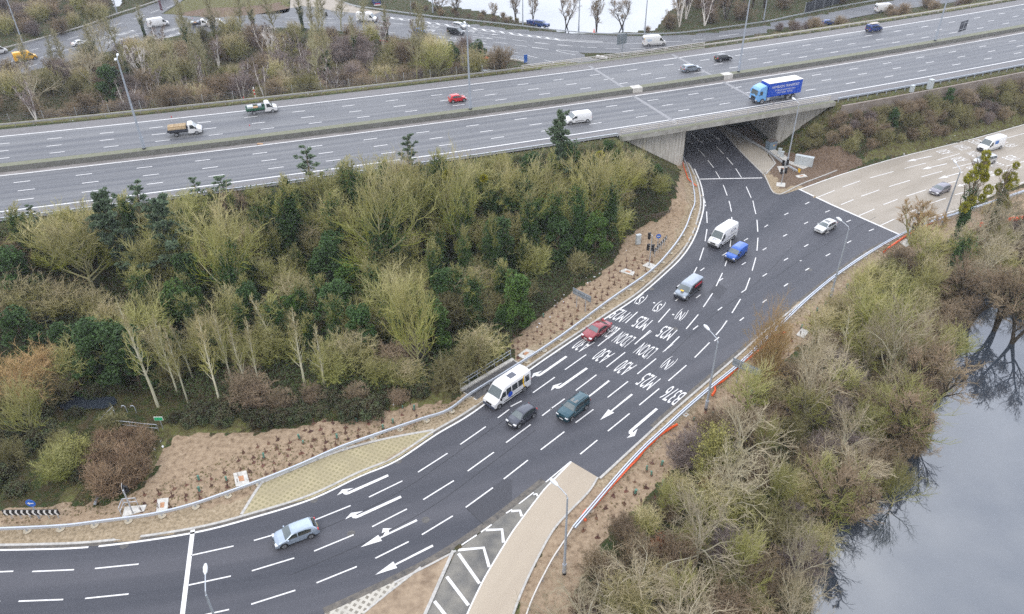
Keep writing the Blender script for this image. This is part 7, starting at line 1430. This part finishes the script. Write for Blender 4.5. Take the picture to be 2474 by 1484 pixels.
L_ = [('ash', 195, 700, 150, 505, 225, 'large spreading straw-coloured bare tree at the upper left of the near wood'), ('ashivy', 590, 765, 505, 490, 200, 'broad bare tree with an ivy trunk right of the two large blue-green pines'),
 ('ashivy', 905, 700, 885, 395, 225, 'largest bare-crowned ivy tree in the middle of the near wood below the motorway'), ('ashivy', 1130, 640, 1112, 372, 165, 'bare-crowned ivy tree below the red hatchback, in front of the motorway edge'),
 ('ash', 1262, 560, 1220, 385, 125, 'straw-coloured tree left of the tall pine top'), ('ash', 1470, 560, 1440, 350, 150, 'straw-coloured tree right of the tall pine, left of the wing wall'), ('ash', 1000, 600, 985, 385, 130, 'straw-coloured tree below the small pine in the middle of the motorway edge'),
 ('ash', 1530, 520, 1500, 370, 110, 'bare olive tree closest to the bridge wing wall'), ('ash', 1350, 560, 1330, 400, 100, 'straw-coloured tree directly in front of the tall pine'),
 ('pine', 1385, 470, 1362, 283, 80, 'tall dark pine overlapping the near carriageway by the white van'), ('pinethin', 1000, 450, 978, 322, 62, 'thin pine overlapping the near motorway edge line in the middle'), ('pinethin', 765, 470, 738, 358, 70, 'thin pine overlapping the motorway edge left of the middle'),
 ('pinethin', 340, 560, 315, 445, 80, 'small pine at the motorway edge at the upper left'), ('pine', 300, 690, 258, 478, 115, 'left of two large blue-green pines in the near wood'), ('pine', 410, 700, 372, 492, 125, 'right of two large blue-green pines in the near wood'),
 ('pinethin', 555, 480, 530, 420, 62, 'small bent pine at the motorway edge, left of the thin pine'), ('pinethin', 485, 500, 470, 425, 45, 'tiny pine at the motorway edge at the left'), ('pinethin', 85, 570, 70, 490, 40, 'small pine at the left end of the near motorway edge'),
 ('lich', 1045, 900, 990, 655, 160, 'large yellow-green bare tree in the lower middle of the near wood'), ('ivycol', 700, 640, 660, 440, 95, 'tall ivy-smothered tree between two bare crowns in the near wood'),
 ('ivycol', 1068, 725, 1045, 590, 62, 'compact ivy-smothered tree with yellow twigs sprouting from its top, left one'), ('ivycol', 1122, 720, 1112, 560, 62, 'compact ivy-smothered tree with yellow twigs on top, middle one'), ('ivycol', 1195, 700, 1190, 530, 62, 'compact ivy-smothered tree with yellow twigs on top, right one'),
 ('ivycol', 1300, 640, 1285, 470, 85, 'dark ivy column left of the verge cabinet, furthest left'), ('ivycol', 1360, 620, 1345, 455, 80, 'dark ivy column in the row behind the planted verge, second from left'), ('ivycol', 1425, 610, 1410, 440, 75, 'dark ivy column in the row behind the planted verge, third from left'), ('ivycol', 1500, 590, 1480, 430, 75, 'dark ivy column in the row behind the planted verge, nearest the underpass'),
 ('ivycol', 1240, 590, 1225, 455, 80, 'dark ivy tree below the straw-coloured tree left of the tall pine'), ('ivycol', 830, 640, 800, 470, 85, 'dark ivy tree just left of the largest ivy tree'), ('ivycol', 960, 690, 945, 520, 80, 'dark ivy tree just right of the largest ivy tree'), ('ivycol', 1060, 560, 1050, 430, 80, 'dark ivy tree in the back row below the red hatchback'),
 ('everl', 345, 745, 335, 655, 75, 'bright green ivy bush below the two large pines'), ('ever', 250, 905, 225, 770, 140, 'large dark evergreen bush at the left, above the dark pool'), ('ever', 165, 870, 150, 780, 100, 'dark evergreen bush left of the big evergreen above the pool'), ('ever', 190, 935, 180, 860, 110, 'dark evergreen bush directly above the dark pool'),
 ('everl', 475, 790, 465, 700, 60, 'small bright ivy bush in the left middle of the near wood'), ('everl', 720, 810, 700, 715, 70, 'bright ivy bush above the two right-hand slender trees'), ('ever', 820, 800, 800, 680, 110, 'dark evergreen bush in the centre of the near wood'),
 ('ever', 600, 830, 590, 690, 95, 'dark ivy bush under the broad bare tree at left middle'), ('ever', 1215, 800, 1210, 750, 45, 'small round evergreen bush near the back of the verge sign'), ('ever', 1355, 640, 1350, 610, 55, 'round evergreen bush at the edge of the planted verge'),
 ('poplar', 382, 985, 283, 708, 62, 'thickest pale slender trunk at the left of the slender row'), ('poplar', 388, 928, 350, 771, 36, 'short slender tree just right of the thickest pale trunk'), ('poplar', 443, 973, 387, 771, 40, 'slender tree third from the left in the pale row'), ('poplar', 430, 955, 362, 755, 40, 'slender tree leaning over beside the third of the pale row'),
 ('poplar', 460, 921, 417, 761, 34, 'thin slender tree set back in the pale row'), ('poplar', 530, 977, 467, 761, 48, 'slender tree in the middle of the pale row'), ('poplar', 560, 943, 507, 738, 42, 'slender tree right of the middle of the pale row'), ('poplar', 602, 957, 547, 755, 42, 'slender tree second from right in the left group of the pale row'), ('poplar', 620, 947, 580, 757, 38, 'slender tree at the right end of the left group of the pale row'),
 ('poplar', 729, 943, 695, 741, 56, 'left tree of the two right-hand slender trees'), ('poplar', 774, 943, 752, 771, 56, 'right tree of the two right-hand slender trees'), ('poplar', 655, 865, 632, 700, 55, 'slender tree behind the row, above its right gap'), ('tallthin', 1069, 925, 1063, 845, 14, 'thin dead trunk near the footway'),
 ('orange', 75, 950, 60, 850, 150, 'orange-brown willow at the left edge above the pool'), ('sh_straw', 50, 760, 30, 665, 130, 'tan bush at the left edge of the near wood'), ('sh_straw', 130, 760, 120, 690, 120, 'tan bush below the large spreading tree at the left'), ('lich', 30, 1060, 20, 930, 150, 'lichened tree at the left edge, left of the culvert railing'),
 ('sh_leaf', 170, 1120, 168, 1060, 72, 'rounded olive leafy bush left of the reed bed'), ('sh_straw', 1175, 870, 1165, 800, 120, 'straw coloured bush behind the verge sign'), ('sh_straw', 870, 890, 850, 810, 120, 'pinkish straw bush left of the large yellow-green tree'), ('sh_lich', 960, 925, 955, 870, 80, 'yellow-green bush near the top of the grassy strip'),
 ('sh_purple', 1000, 865, 1000, 805, 60, 'greyish purple bush beside the large yellow-green tree'), ('sh_russet', 1592, 445, 1590, 428, 24, 'small russet-leaved shrub near the wing wall'),
 # north side
 ('birch', 72, 293, 50, 190, 60, 'white-stemmed birch at the far left beside the motorway fence'), ('whitebirch', 337, 187, 322, 97, 92, 'large bare white birch beside the tall left lamp'), ('pine', 278, 225, 265, 167, 58, 'blue-green pine under the tall left lamp head'), ('pine', 1080, 175, 1065, 112, 42, 'small blue-green pine left of the lamp by the red hatchback'),
 ('whitebirch', 650, 148, 640, 50, 62, 'white multi-stemmed birch in the middle of the far wood'), ('birch', 715, 112, 706, 60, 28, 'slim white birch near the far junction rail'), ('birch', 770, 130, 765, 85, 38, 'short white birch in the far wood below the large white van'), ('birch', 900, 183, 893, 105, 26, 'forked white birch in the far wood near the motorway fence'),
 ('tallthin', 768, 82, 764, -25, 50, 'tall ivy-stemmed tree in front of the far junction, left of the large white van'), ('tallthin', 722, 76, 716, -30, 46, 'tall bare tree in front of the far junction, left of the ivy-stemmed one'), ('tallthin', 818, 76, 810, -30, 56, 'tall bare tree in front of the large white van on the far junction'), ('tallthin', 655, 85, 648, -20, 62, 'broad tall olive tree in front of the far island'),
 ('tallthin', 870, 92, 866, -25, 40, 'tall thin tree at the nose of the large white van'), ('tallthin', 930, 100, 926, 10, 40, 'thin purple-twigged tree right of the large white van'), ('tallthin', 580, 90, 560, -20, 60, 'tall olive tree in front of the grassy far island'), ('tallthin', 520, 100, 498, -10, 50, 'tall tree in front of the far flatbed truck'), ('tallthin', 450, 115, 420, -5, 55, 'tall tree right of the far white panel van'),
 ('tallthin', 280, 130, 255, 20, 60, 'tall tree on the far left roadside, left of the large white birch'), ('tallthin', 235, 165, 205, 55, 70, 'tall tree just left of the pine on the far left'), ('tallthin', 160, 180, 130, 75, 60, 'tall tree in front of the white saloon on the far left road'), ('tallthin', 70, 200, 35, 90, 62, 'tall tree below the yellow van'), ('tallthin', 350, 90, 330, 10, 40, 'thin tree in front of the far left road lettering'),
 ('sh_russet', 678, 222, 677, 182, 36, 'russet-leaved shrub beside the far motorway fence'), ('lake_tree', 1376, 66, 1370, -10, 66, 'dark lakeside tree second from the left of three'), ('lake_tree', 1450, 76, 1445, -8, 66, 'dark lakeside tree in the middle of the far shore'), ('lake_tree', 1502, 68, 1508, -5, 78, 'broad dark lakeside tree right of the middle of the far shore'),
 ('lake_tree', 1620, 70, 1618, 24, 40, 'small dark tree where the lake wood begins'), ('whitebirch', 1645, 66, 1650, -15, 34, 'single white-stemmed tree at the start of the lake wood'), ('lake_tree', 1250, 50, 1245, -20, 55, 'dark lakeside tree beside the blue off-road car'), ('lake_tree', 1190, 46, 1192, 5, 44, 'low round tree on the lakeshore left of the blue off-road car'),
 ('lake_tree', 1290, 52, 1288, -15, 44, 'slim lakeside tree right of the blue off-road car'), ('lake_tree', 1105, 36, 1100, -25, 60, 'bare tree by the lake above the far junction rail'), ('lake_tree', 1060, 30, 1058, -20, 60, 'bare tree at the left end of the far lakeshore'),
 # right side
 ('mistle', 2352, 590, 2385, 385, 110, 'ivy tree with mistletoe balls in front of the silver people carrier'), ('mistle', 2428, 560, 2452, 405, 85, 'ivy tree with mistletoe balls at the right edge of the picture'), ('wilbrown', 2270, 590, 2235, 478, 165, 'spreading orange-brown willow over the pale road at the right'),
 ('ivycol', 2335, 690, 2340, 560, 80, 'ivy-covered willow stump below the left mistletoe tree'), ('orange', 1872, 930, 1888, 738, 88, 'orange willow beside the right crash barrier'), ('sh_leaf', 1722, 1145, 1735, 1030, 92, 'yellow-green leafy shrub on the right verge'), ('sh_russet', 1722, 1195, 1720, 1155, 36, 'russet shrub below the yellow-green leafy shrub'), ('sh_russet', 1590, 1345, 1595, 1300, 50, 'russet shrub near the bottom right footpath'),
 ('grey', 1990, 1035, 2005, 790, 170, 'pale crooked bare tree on the right verge nearest the orange willow'), ('grey', 2150, 950, 2225, 705, 195, 'largest pale silvery tree at the right, left of the lake'), ('grey', 2132, 915, 2135, 742, 85, 'pale upright tree left of the largest silvery tree'), ('poplar', 2062, 865, 2073, 728, 60, 'slender pale tree above the crooked one on the right'),
 ('grey', 2042, 1140, 2075, 960, 150, 'pale tree in the middle of the right wood'), ('lich', 1900, 1245, 1905, 1110, 110, 'lichened tree in the middle of the right wood'), ('lich', 2180, 1225, 2195, 1120, 110, 'lichened tree leaning over the lake edge'), ('lich', 1810, 1420, 1825, 1270, 130, 'lichened tree in the lower right wood'),
 ('grey', 1950, 1430, 1975, 1240, 150, 'pale straw tree at the lower right by the lake'), ('lich', 1650, 1480, 1660, 1360, 130, 'yellow-green tree at the bottom of the right wood'), ('grey', 1930, 1560, 1960, 1370, 160, 'pale tree at the bottom edge near the lake'), ('lich', 1620, 1250, 1625, 1165, 80, 'yellow-green bush-like tree on the right slope'), ('lich', 1850, 1110, 1860, 1000, 80, 'lichened tree right of the yellow-green leafy shrub'),
 ('lake_tree', 2395, 790, 2400, 640, 190, 'dark tree on the lake bank reflected in the water'), ('lake_tree', 2455, 800, 2470, 640, 190, 'dark tree at the right edge of the lake bank'), ('lake_tree', 2330, 760, 2330, 650, 130, 'dark tree at the upper tip of the lake'), ('lake_tree', 2500, 830, 2520, 660, 190, 'dark bank tree cut off by the right edge')]
for kind, bx, by, tx, ty, wpx, lab in L_: tree(kind, bx, by, tx, ty, wpx, lab)
# mistletoe balls in the back-row crowns
def ball(px, py, z, r, lab):
    p = U(px*1024/2474, py*1024/2474, z); rs = random.Random(int(px)); b = TB()
    for _ in range(520): u = Vector((rs.gauss(0, 1), rs.gauss(0, 1), rs.gauss(0, 1))).normalized(); b.leaf(u*r*rs.uniform(.5, 1), .26, rs, 1.3, u)
    me_ = b.build('mistletoe', TM['mist'], None); me_.location = p; tag(me_, lab, 'mistletoe')
for a in ((1081, 423, 12, .85, 'yellow mistletoe ball in the tree below the red hatchback'), (1169, 431, 11.5, .6, 'small yellow mistletoe ball right of the first one'), (897, 492, 12, .75, 'yellow mistletoe ball in the largest ivy tree, upper one'), (927, 521, 11.5, .75, 'yellow mistletoe ball in the largest ivy tree, lower one'), (1450, 375, 11, .7, 'yellow mistletoe ball in the tree right of the tall pine')): ball(*a)
# scattered individuals by zone
wallview = [Vector((18, 134, 0)), Vector((33.5, 137, 0)), Vector((34.5, 122, 0)), Vector((29, 121, 0)), Vector((20, 127.5, 0))]
BLOCK = [wallview, deck_poly, road_poly, conc_right, slip_poly, hatch_poly, island, north_west, slip_ne, nconc, green_island, soil_left, soil_left2, pool]
CAP = [(-300, 530), (0, 512), (150, 500), (250, 472), (400, 478), (500, 470), (600, 448), (760, 420), (900, 398), (1100, 382), (1300, 385), (1450, 352), (1530, 368), (1600, 412), (1700, 470)]
def project(v):
    q = v-Vector((0, 0, CAMH)); dz = q.y*cp-q.z*sp_; X_, Y_ = q.x, q.y*sp_+q.z*cp; x = cr_*X_+sr_*Y_; y = -sr_*X_+cr_*Y_; return (512+FPX*x/dz)*2474/1024, (307.1-FPX*y/dz)*2474/1024
def cap(x, y, z, H):
    f = 1.0
    while f > .25:
        px, py = project(Vector((x, y, z+H*f*1.0))); lim = interp(CAP, px)
        if py >= lim-6: return f
        f -= .05
    return 0
def scatter(zone, n, kinds, hr, gap, zone_name, block=BLOCK, seed=0, test=None, hmul=1.0):
    rs = random.Random(seed); P_ = zone if isinstance(zone[0], Vector) else [G(x, y) for x, y in zone]; x0, x1 = min(p.x for p in P_), max(p.x for p in P_); y0, y1 = min(p.y for p in P_), max(p.y for p in P_); got = []; tries = 0
    while len(got) < n and tries < n*60:
        tries += 1; x, y = rs.uniform(x0, x1), rs.uniform(y0, y1)
        if not inpoly([x], [y], P_)[0]: continue
        if any(inpoly([x], [y], B_)[0] for B_ in block): continue
        if any((x-a)**2+(y-b)**2 < gap*gap for a, b in got): continue
        k = rs.choices([a for a, _ in kinds], [b for _, b in kinds])[0]; A = ARCH[k]; z = gz(x, y)
        if rad(x, y) < 1357.5 and rad(x, y) > 1309 : continue
        if z < -1.1: continue
        s_ = rs.uniform(*hr)*(cap(x, y, z, A['H']) if rad(x, y) > 1357 and y > 60 and x < 45 else 1)
        if s_ < .3: continue
        ht = A['H']*s_
        got.append((x, y)); put(k, Vector((x, y, z)), ht, A['W']*s_*rs.uniform(.9, 1.2), A['desc']+' '+zone_name, A['desc']+'s '+zone_name)
ZA = [(-150, 600), (0, 545), (400, 480), (900, 430), (1500, 352), (1640, 400), (1640, 470), (1560, 560), (1450, 650), (1380, 700), (1300, 780), (1180, 890), (1100, 940), (1000, 960), (850, 960), (600, 990), (300, 960), (-150, 1000)]
scatter(ZA, 135, (('sh_olive', 5), ('sh_lich', 4), ('sh_straw', 3), ('sh_brown', 1.5), ('ever', 5), ('everl', 1.2)), (.7, 1.3), 2.4, 'filling the near wood', seed=1)
scatter([(-150, 600), (0, 545), (400, 480), (900, 430), (1500, 352), (1600, 400), (1560, 480), (1300, 560), (900, 640), (600, 640), (400, 700), (-150, 700)], 60, (('ivycol', 7), ('ash', 1.2), ('lich', 2), ('ashivy', 2)), (.75, 1.1), 3.2, 'among the back rows of the near wood', seed=2)
scatter([(500, 640), (1300, 560), (1250, 800), (900, 860), (500, 900), (200, 880)], 48, (('ivycol', 6), ('lich', 2.5), ('ashivy', 1.5), ('ash', 1)), (.55, .9), 3.3, 'in the middle of the near wood', seed=3)
ZN = [(-200, 300), (0, 292), (400, 262), (700, 235), (1000, 200), (1250, 172), (1150, 135), (950, 105), (700, 90), (500, 95), (300, 130), (0, 200), (-200, 260)]
scatter(ZN, 150, (('sh_olive', 3), ('sh_brown', 5), ('sh_purple', 2), ('sh_straw', 3), ('ever', .3)), (.9, 1.5), 2.6, 'filling the far wood', seed=4)
scatter(ZN, 55, (('birch', 6), ('tallthin', 2), ('grey', 1), ('ash', .6)), (.7, 1.05), 4.5, 'among the far wood shrubs', seed=5)
te_ = [p for p in resample(top_edge, 3.0) if 62 < p.x < 135]
ZR = [Vector((55.5, 141.5, 0)), Vector((58, 136, 0)), Vector((61, 133.5, 0))]+[p+Vector((-.6, 2.3, 0)) for p in te_]+[Vector((p.x, onarc(p.x, 1359.0).y, 0)) for p in te_[::-1]]+[Vector((62.5, onarc(62.5, 1358).y-1, 0)), Vector((57, 143, 0))]
scatter(ZR, 230, (('sh_olive', 5), ('sh_brown', 5), ('sh_purple', 1), ('ever', .6)), (.45, .85), 1.9, 'on the bank right of the bridge', block=BLOCK+[mulch], seed=6)
ZE = [(2250, 620), (2400, 560), (2560, 520), (2560, 700), (2420, 700), (2330, 720), (2280, 800), (2260, 950), (2240, 1060), (2200, 1150), (2130, 1230), (2080, 1300), (2000, 1400), (1960, 1484), (1950, 1700), (1350, 1700), (1400, 1484), (1440, 1380), (1500, 1300), (1590, 1190), (1680, 1080), (1760, 1010), (1900, 900), (2010, 800), (2100, 690)]
scatter(ZE, 125, (('sh_olive', 3), ('sh_lich', 1.5), ('sh_straw', 4), ('sh_brown', 6), ('sh_purple', 1.5)), (.6, 1.15), 2.3, 'in the wood between verge and lake', block=BLOCK+[soil_right], seed=7)
scatter(ZE, 30, (('lich', 3), ('grey', 4), ('ash', 2)), (.5, .85), 4.5, 'standing over the scrub by the lake', block=BLOCK+[soil_right], seed=8)
scatter([(0, 960), (250, 940), (300, 1000), (250, 1150), (150, 1200), (0, 1220), (-100, 1200), (-100, 980)], 30, (('bram', 6), ('sh_olive', 1), ('sh_lich', 1), ('sh_brown', 1)), (.5, .95), 1.8, 'on the rough ground left of the reed bed', seed=9)
scatter([(235, 1070), (330, 1050), (370, 1090), (340, 1160), (290, 1210), (220, 1200), (215, 1120)], 15, (('reed', 1),), (.6, 1.1), 1.1, 'in the ditch at the lower left', block=[road_poly], seed=10)
scatter([(400, 1000), (600, 975), (900, 960), (1020, 950), (900, 1000), (600, 1030), (420, 1030)], 24, (('bram', 5), ('sh_brown', 1)), (.5, .9), 1.8, 'between the slender trees and the bare soil', seed=11)
scatter([(-200, 60), (0, 110), (250, 70), (400, 20), (420, -40), (200, -50), (-200, -50)], 85, (('sh_brown', 6), ('sh_purple', 2), ('tallthin', 2), ('sh_straw', 2)), (.9, 1.6), 3.2, 'beyond the far left road', block=BLOCK+[lakeNW], seed=12)
scatter([(1575, 76), (1720, 66), (1900, 24), (2150, -6), (2150, -80), (1600, -50)], 80, (('lake_tree', 4), ('birch', 2), ('sh_brown', 4), ('sh_purple', 1)), (.9, 1.4), 3.2, 'in the lake wood at the top right', block=BLOCK, seed=13)
scatter([(1000, 32), (1200, 52), (1400, 76), (1600, 82), (1600, 74), (1400, 66), (1200, 40), (1000, 20)], 26, (('sh_brown', 3), ('sh_olive', 2)), (.3, .5), 3, 'along the far lakeshore', seed=14)
scatter([(1760, 98), (1900, 62), (2150, 30), (2300, 5), (2400, 10), (2300, 40), (2100, 60), (1900, 90), (1780, 112)], 22, (('sh_brown', 3), ('sh_purple', 1)), (.5, .9), 3, 'between the motorway and the far slip road', seed=15)
rs = random.Random(77); shore = resample(lakeR[11:26], 2.6)
for i, p in enumerate(shore):
    q_ = p+Vector((rs.uniform(-2.2, .3), rs.uniform(-.5, 1.6), 0)); k = rs.choice(('sh_brown', 'sh_straw', 'sh_olive', 'sh_brown', 'lake_tree', 'lich')); A = ARCH[k]; q_.z = -1.1; s_ = rs.uniform(.6, 1.0)
    if q_.x < 140 and q_.y > 10: put(k, q_, A['H']*s_, A['W']*s_*1.2, A['desc']+' leaning over the right lake shore', A['desc']+'s along the right lake shore')
for A in ARCH.values():
    for i, r in enumerate(A['roots']):
        if i not in A['used']:
            for c in list(r.children): bpy.data.objects.remove(c)
            bpy.data.objects.remove(r)

# undergrowth that nobody could count
def undergrowth(name, zone, n, cols, hgt, wd, leafy, seed, block):
    rg = np.random.default_rng(seed); P_ = zone if isinstance(zone[0], Vector) else [G(x, y) for x, y in zone]; x0, x1 = min(p.x for p in P_), max(p.x for p in P_); y0, y1 = min(p.y for p in P_), max(p.y for p in P_)
    x = rg.uniform(x0, x1, n*2); y = rg.uniform(y0, y1, n*2); ok = inpoly(x, y, P_)
    for B_ in block: ok &= ~inpoly(x, y, B_)
    rr = rad(x, y); ok &= ~((rr < 1356.6) & (rr > 1309.5)); x = x[ok][:n]; y = y[ok][:n]; z = full_height(x, y); k = z > -1.15; x, y, z = x[k], y[k], z[k]; m_ = len(x)
    a = rg.uniform(0, 6.283, m_); ln = rg.uniform(.5, 1.2, m_)*hgt; h = rg.uniform(.25, 1, m_)*hgt; b = a+1.57; w_ = wd*rg.uniform(.6, 1.4, m_)
    if leafy: z = z+rg.uniform(0, hgt, m_); t = rg.normal(0, .4, m_); dx, dy, dz = np.cos(a)*wd, np.sin(a)*wd, t*wd; ex, ey, ez = np.cos(b)*wd*.7, np.sin(b)*wd*.7, rg.normal(0, .4, m_)*wd; V_ = np.stack([np.stack([x-dx, y-dy, z-dz], 1), np.stack([x+ex, y+ey, z+ez], 1), np.stack([x+dx, y+dy, z+dz], 1), np.stack([x-ex, y-ey, z-ez], 1)], 1)
    else:
        ox, oy = np.cos(b)*w_, np.sin(b)*w_; tx, ty, tz = x+np.cos(a)*ln*.7, y+np.sin(a)*ln*.7, z+h
        V_ = np.stack([np.stack([x-ox, y-oy, z-.05], 1), np.stack([x+ox, y+oy, z-.05], 1), np.stack([tx+ox*.3, ty+oy*.3, tz], 1), np.stack([tx-ox*.3, ty-oy*.3, tz], 1)], 1)
    me_ = bpy.data.meshes.new(name); me_.vertices.add(m_*4); me_.vertices.foreach_set('co', V_.reshape(-1)); me_.loops.add(m_*4); me_.loops.foreach_set('vertex_index', np.arange(m_*4)); me_.polygons.add(m_); me_.polygons.foreach_set('loop_start', np.arange(0, m_*4, 4)); me_.polygons.foreach_set('loop_total', np.full(m_, 4)); me_.update(calc_edges=True)
    me_.materials.append(cols); o = bpy.data.objects.new(name, me_); COL.objects.link(o); return o
def und(name, lab, cat, *a): tag(undergrowth(name, *a), lab, cat, None, 'stuff')
UB = BLOCK
und('undergrowth', 'tangled brown stems covering the floor of the near wood', 'undergrowth', ZA, 70000, tmat('dead_stems', (.20, .16, .10), (.075, .06, .035), 0, .35), 1.3, .022, False, 1, UB)
und('undergrowth', 'low green ivy and bramble leaves on the floor of the near wood', 'undergrowth', ZA, 110000, tmat('floor_leaves', (.075, .10, .035), (.03, .045, .018), 0, .35), 1.7, .13, True, 2, UB)
und('undergrowth', 'tangled brown stems covering the floor of the far wood', 'undergrowth', ZN, 45000, MATS['dead_stems'], 1.5, .03, False, 3, UB)
und('undergrowth', 'tangled stems on the bank right of the bridge', 'undergrowth', ZR, 40000, MATS['dead_stems'], .9, .022, False, 4, UB+[mulch])
und('undergrowth', 'low green leaves on the bank right of the bridge', 'undergrowth', ZR, 12000, MATS['floor_leaves'], .5, .1, True, 5, UB+[mulch])
und('undergrowth', 'tangled stems covering the wood floor between verge and lake', 'undergrowth', ZE, 60000, MATS['dead_stems'], 1.1, .02, False, 6, UB)
und('undergrowth', 'low green leaves on the wood floor between verge and lake', 'undergrowth', ZE, 20000, MATS['floor_leaves'], .6, .1, True, 7, UB)
und('undergrowth', 'mixed low weeds on the rough ground at lower left', 'undergrowth', [(-100, 980), (250, 940), (900, 950), (1060, 930), (900, 1010), (560, 1035), (400, 1060), (340, 1170), (230, 1215), (-100, 1215)], 36000, tmat('weeds', (.14, .15, .045), (.085, .06, .035), 0, .5), .5, .05, True, 8, UB)
und('weeds', 'sparse small weeds and clods on the planted soil beds', 'weeds', [(0, 1240), (350, 1190), (560, 1100), (900, 1030), (1130, 960), (1130, 990), (900, 1090), (500, 1220), (0, 1270)], 2600, tmat('clods', (.20, .14, .08), (.10, .10, .035), 0, 1.5), .12, .11, True, 21, [road_poly, grass_up])
und('weeds', 'sparse small weeds and clods on the upper planted bed', 'weeds', [(1230, 860), (1450, 690), (1600, 560), (1660, 470), (1690, 500), (1620, 640), (1400, 800), (1260, 900)], 1500, MATS['clods'], .12, .1, True, 22, [road_poly])
und('weeds', 'sparse small weeds and clods on the sandy right verge', 'weeds', [(1420, 1250), (1700, 950), (1950, 740), (2180, 590), (2220, 620), (1990, 790), (1760, 1000), (1500, 1330)], 2600, MATS['clods'], .14, .11, True, 23, [road_poly])
# litter
lt_ = TB(); rs = random.Random(5)
for zone, n in (([(2080, 390), (2474, 260), (2474, 300), (2100, 405)], 26), ([(850, 945), (1120, 900), (1120, 940), (900, 1000)], 30), ([(1250, 830), (1500, 640), (1560, 560), (1530, 560), (1200, 840)], 40), ([(300, 1150), (380, 1060), (420, 1050), (330, 1190)], 14), ([(0, 310), (1300, 165), (1300, 170), (0, 318)], 26), ([(2000, 270), (2474, 190), (2474, 260), (2000, 350)], 30)):
    P_ = [G(x, y) for x, y in zone]
    for _ in range(n):
        a, b_, c_ = rs.random(), rs.random(), rs.randrange(1, len(P_)-1)
        if a+b_ > 1: a, b_ = 1-a, 1-b_
        p = P_[0]+(P_[c_]-P_[0])*a+(P_[c_+1]-P_[0])*b_; p.z = gz(p.x, p.y)+.12; lt_.leaf(p, rs.uniform(.15, .38), rs)
o = lt_.build('litter', mat('litter_white', (.65, .66, .68), .6), None); tag(o, 'scraps of pale litter strewn along verges and wood edges', 'litter', None, 'stuff')

# ================================================================ HAZE
hz = MB(); hz.box((50, 1000, 36), (1500, 2600, 78)); ho = hz.build('haze', None, None); ho.data.materials.clear(); hm = bpy.data.materials.new('thin_haze'); hm.use_nodes = True; hn = hm.node_tree.nodes; hn.clear()
hv = hn.new('ShaderNodeVolumePrincipled'); hv.inputs['Color'].default_value = (.86, .90, 1.0, 1); hv.inputs['Density'].default_value = .00022; hv.inputs['Anisotropy'].default_value = .2; hout = hn.new('ShaderNodeOutputMaterial'); hm.node_tree.links.new(hv.outputs['Volume'], hout.inputs['Volume'])
ho.data.materials.append(hm); tag(ho, 'thin pale winter haze over the whole junction', 'haze', None, 'stuff')
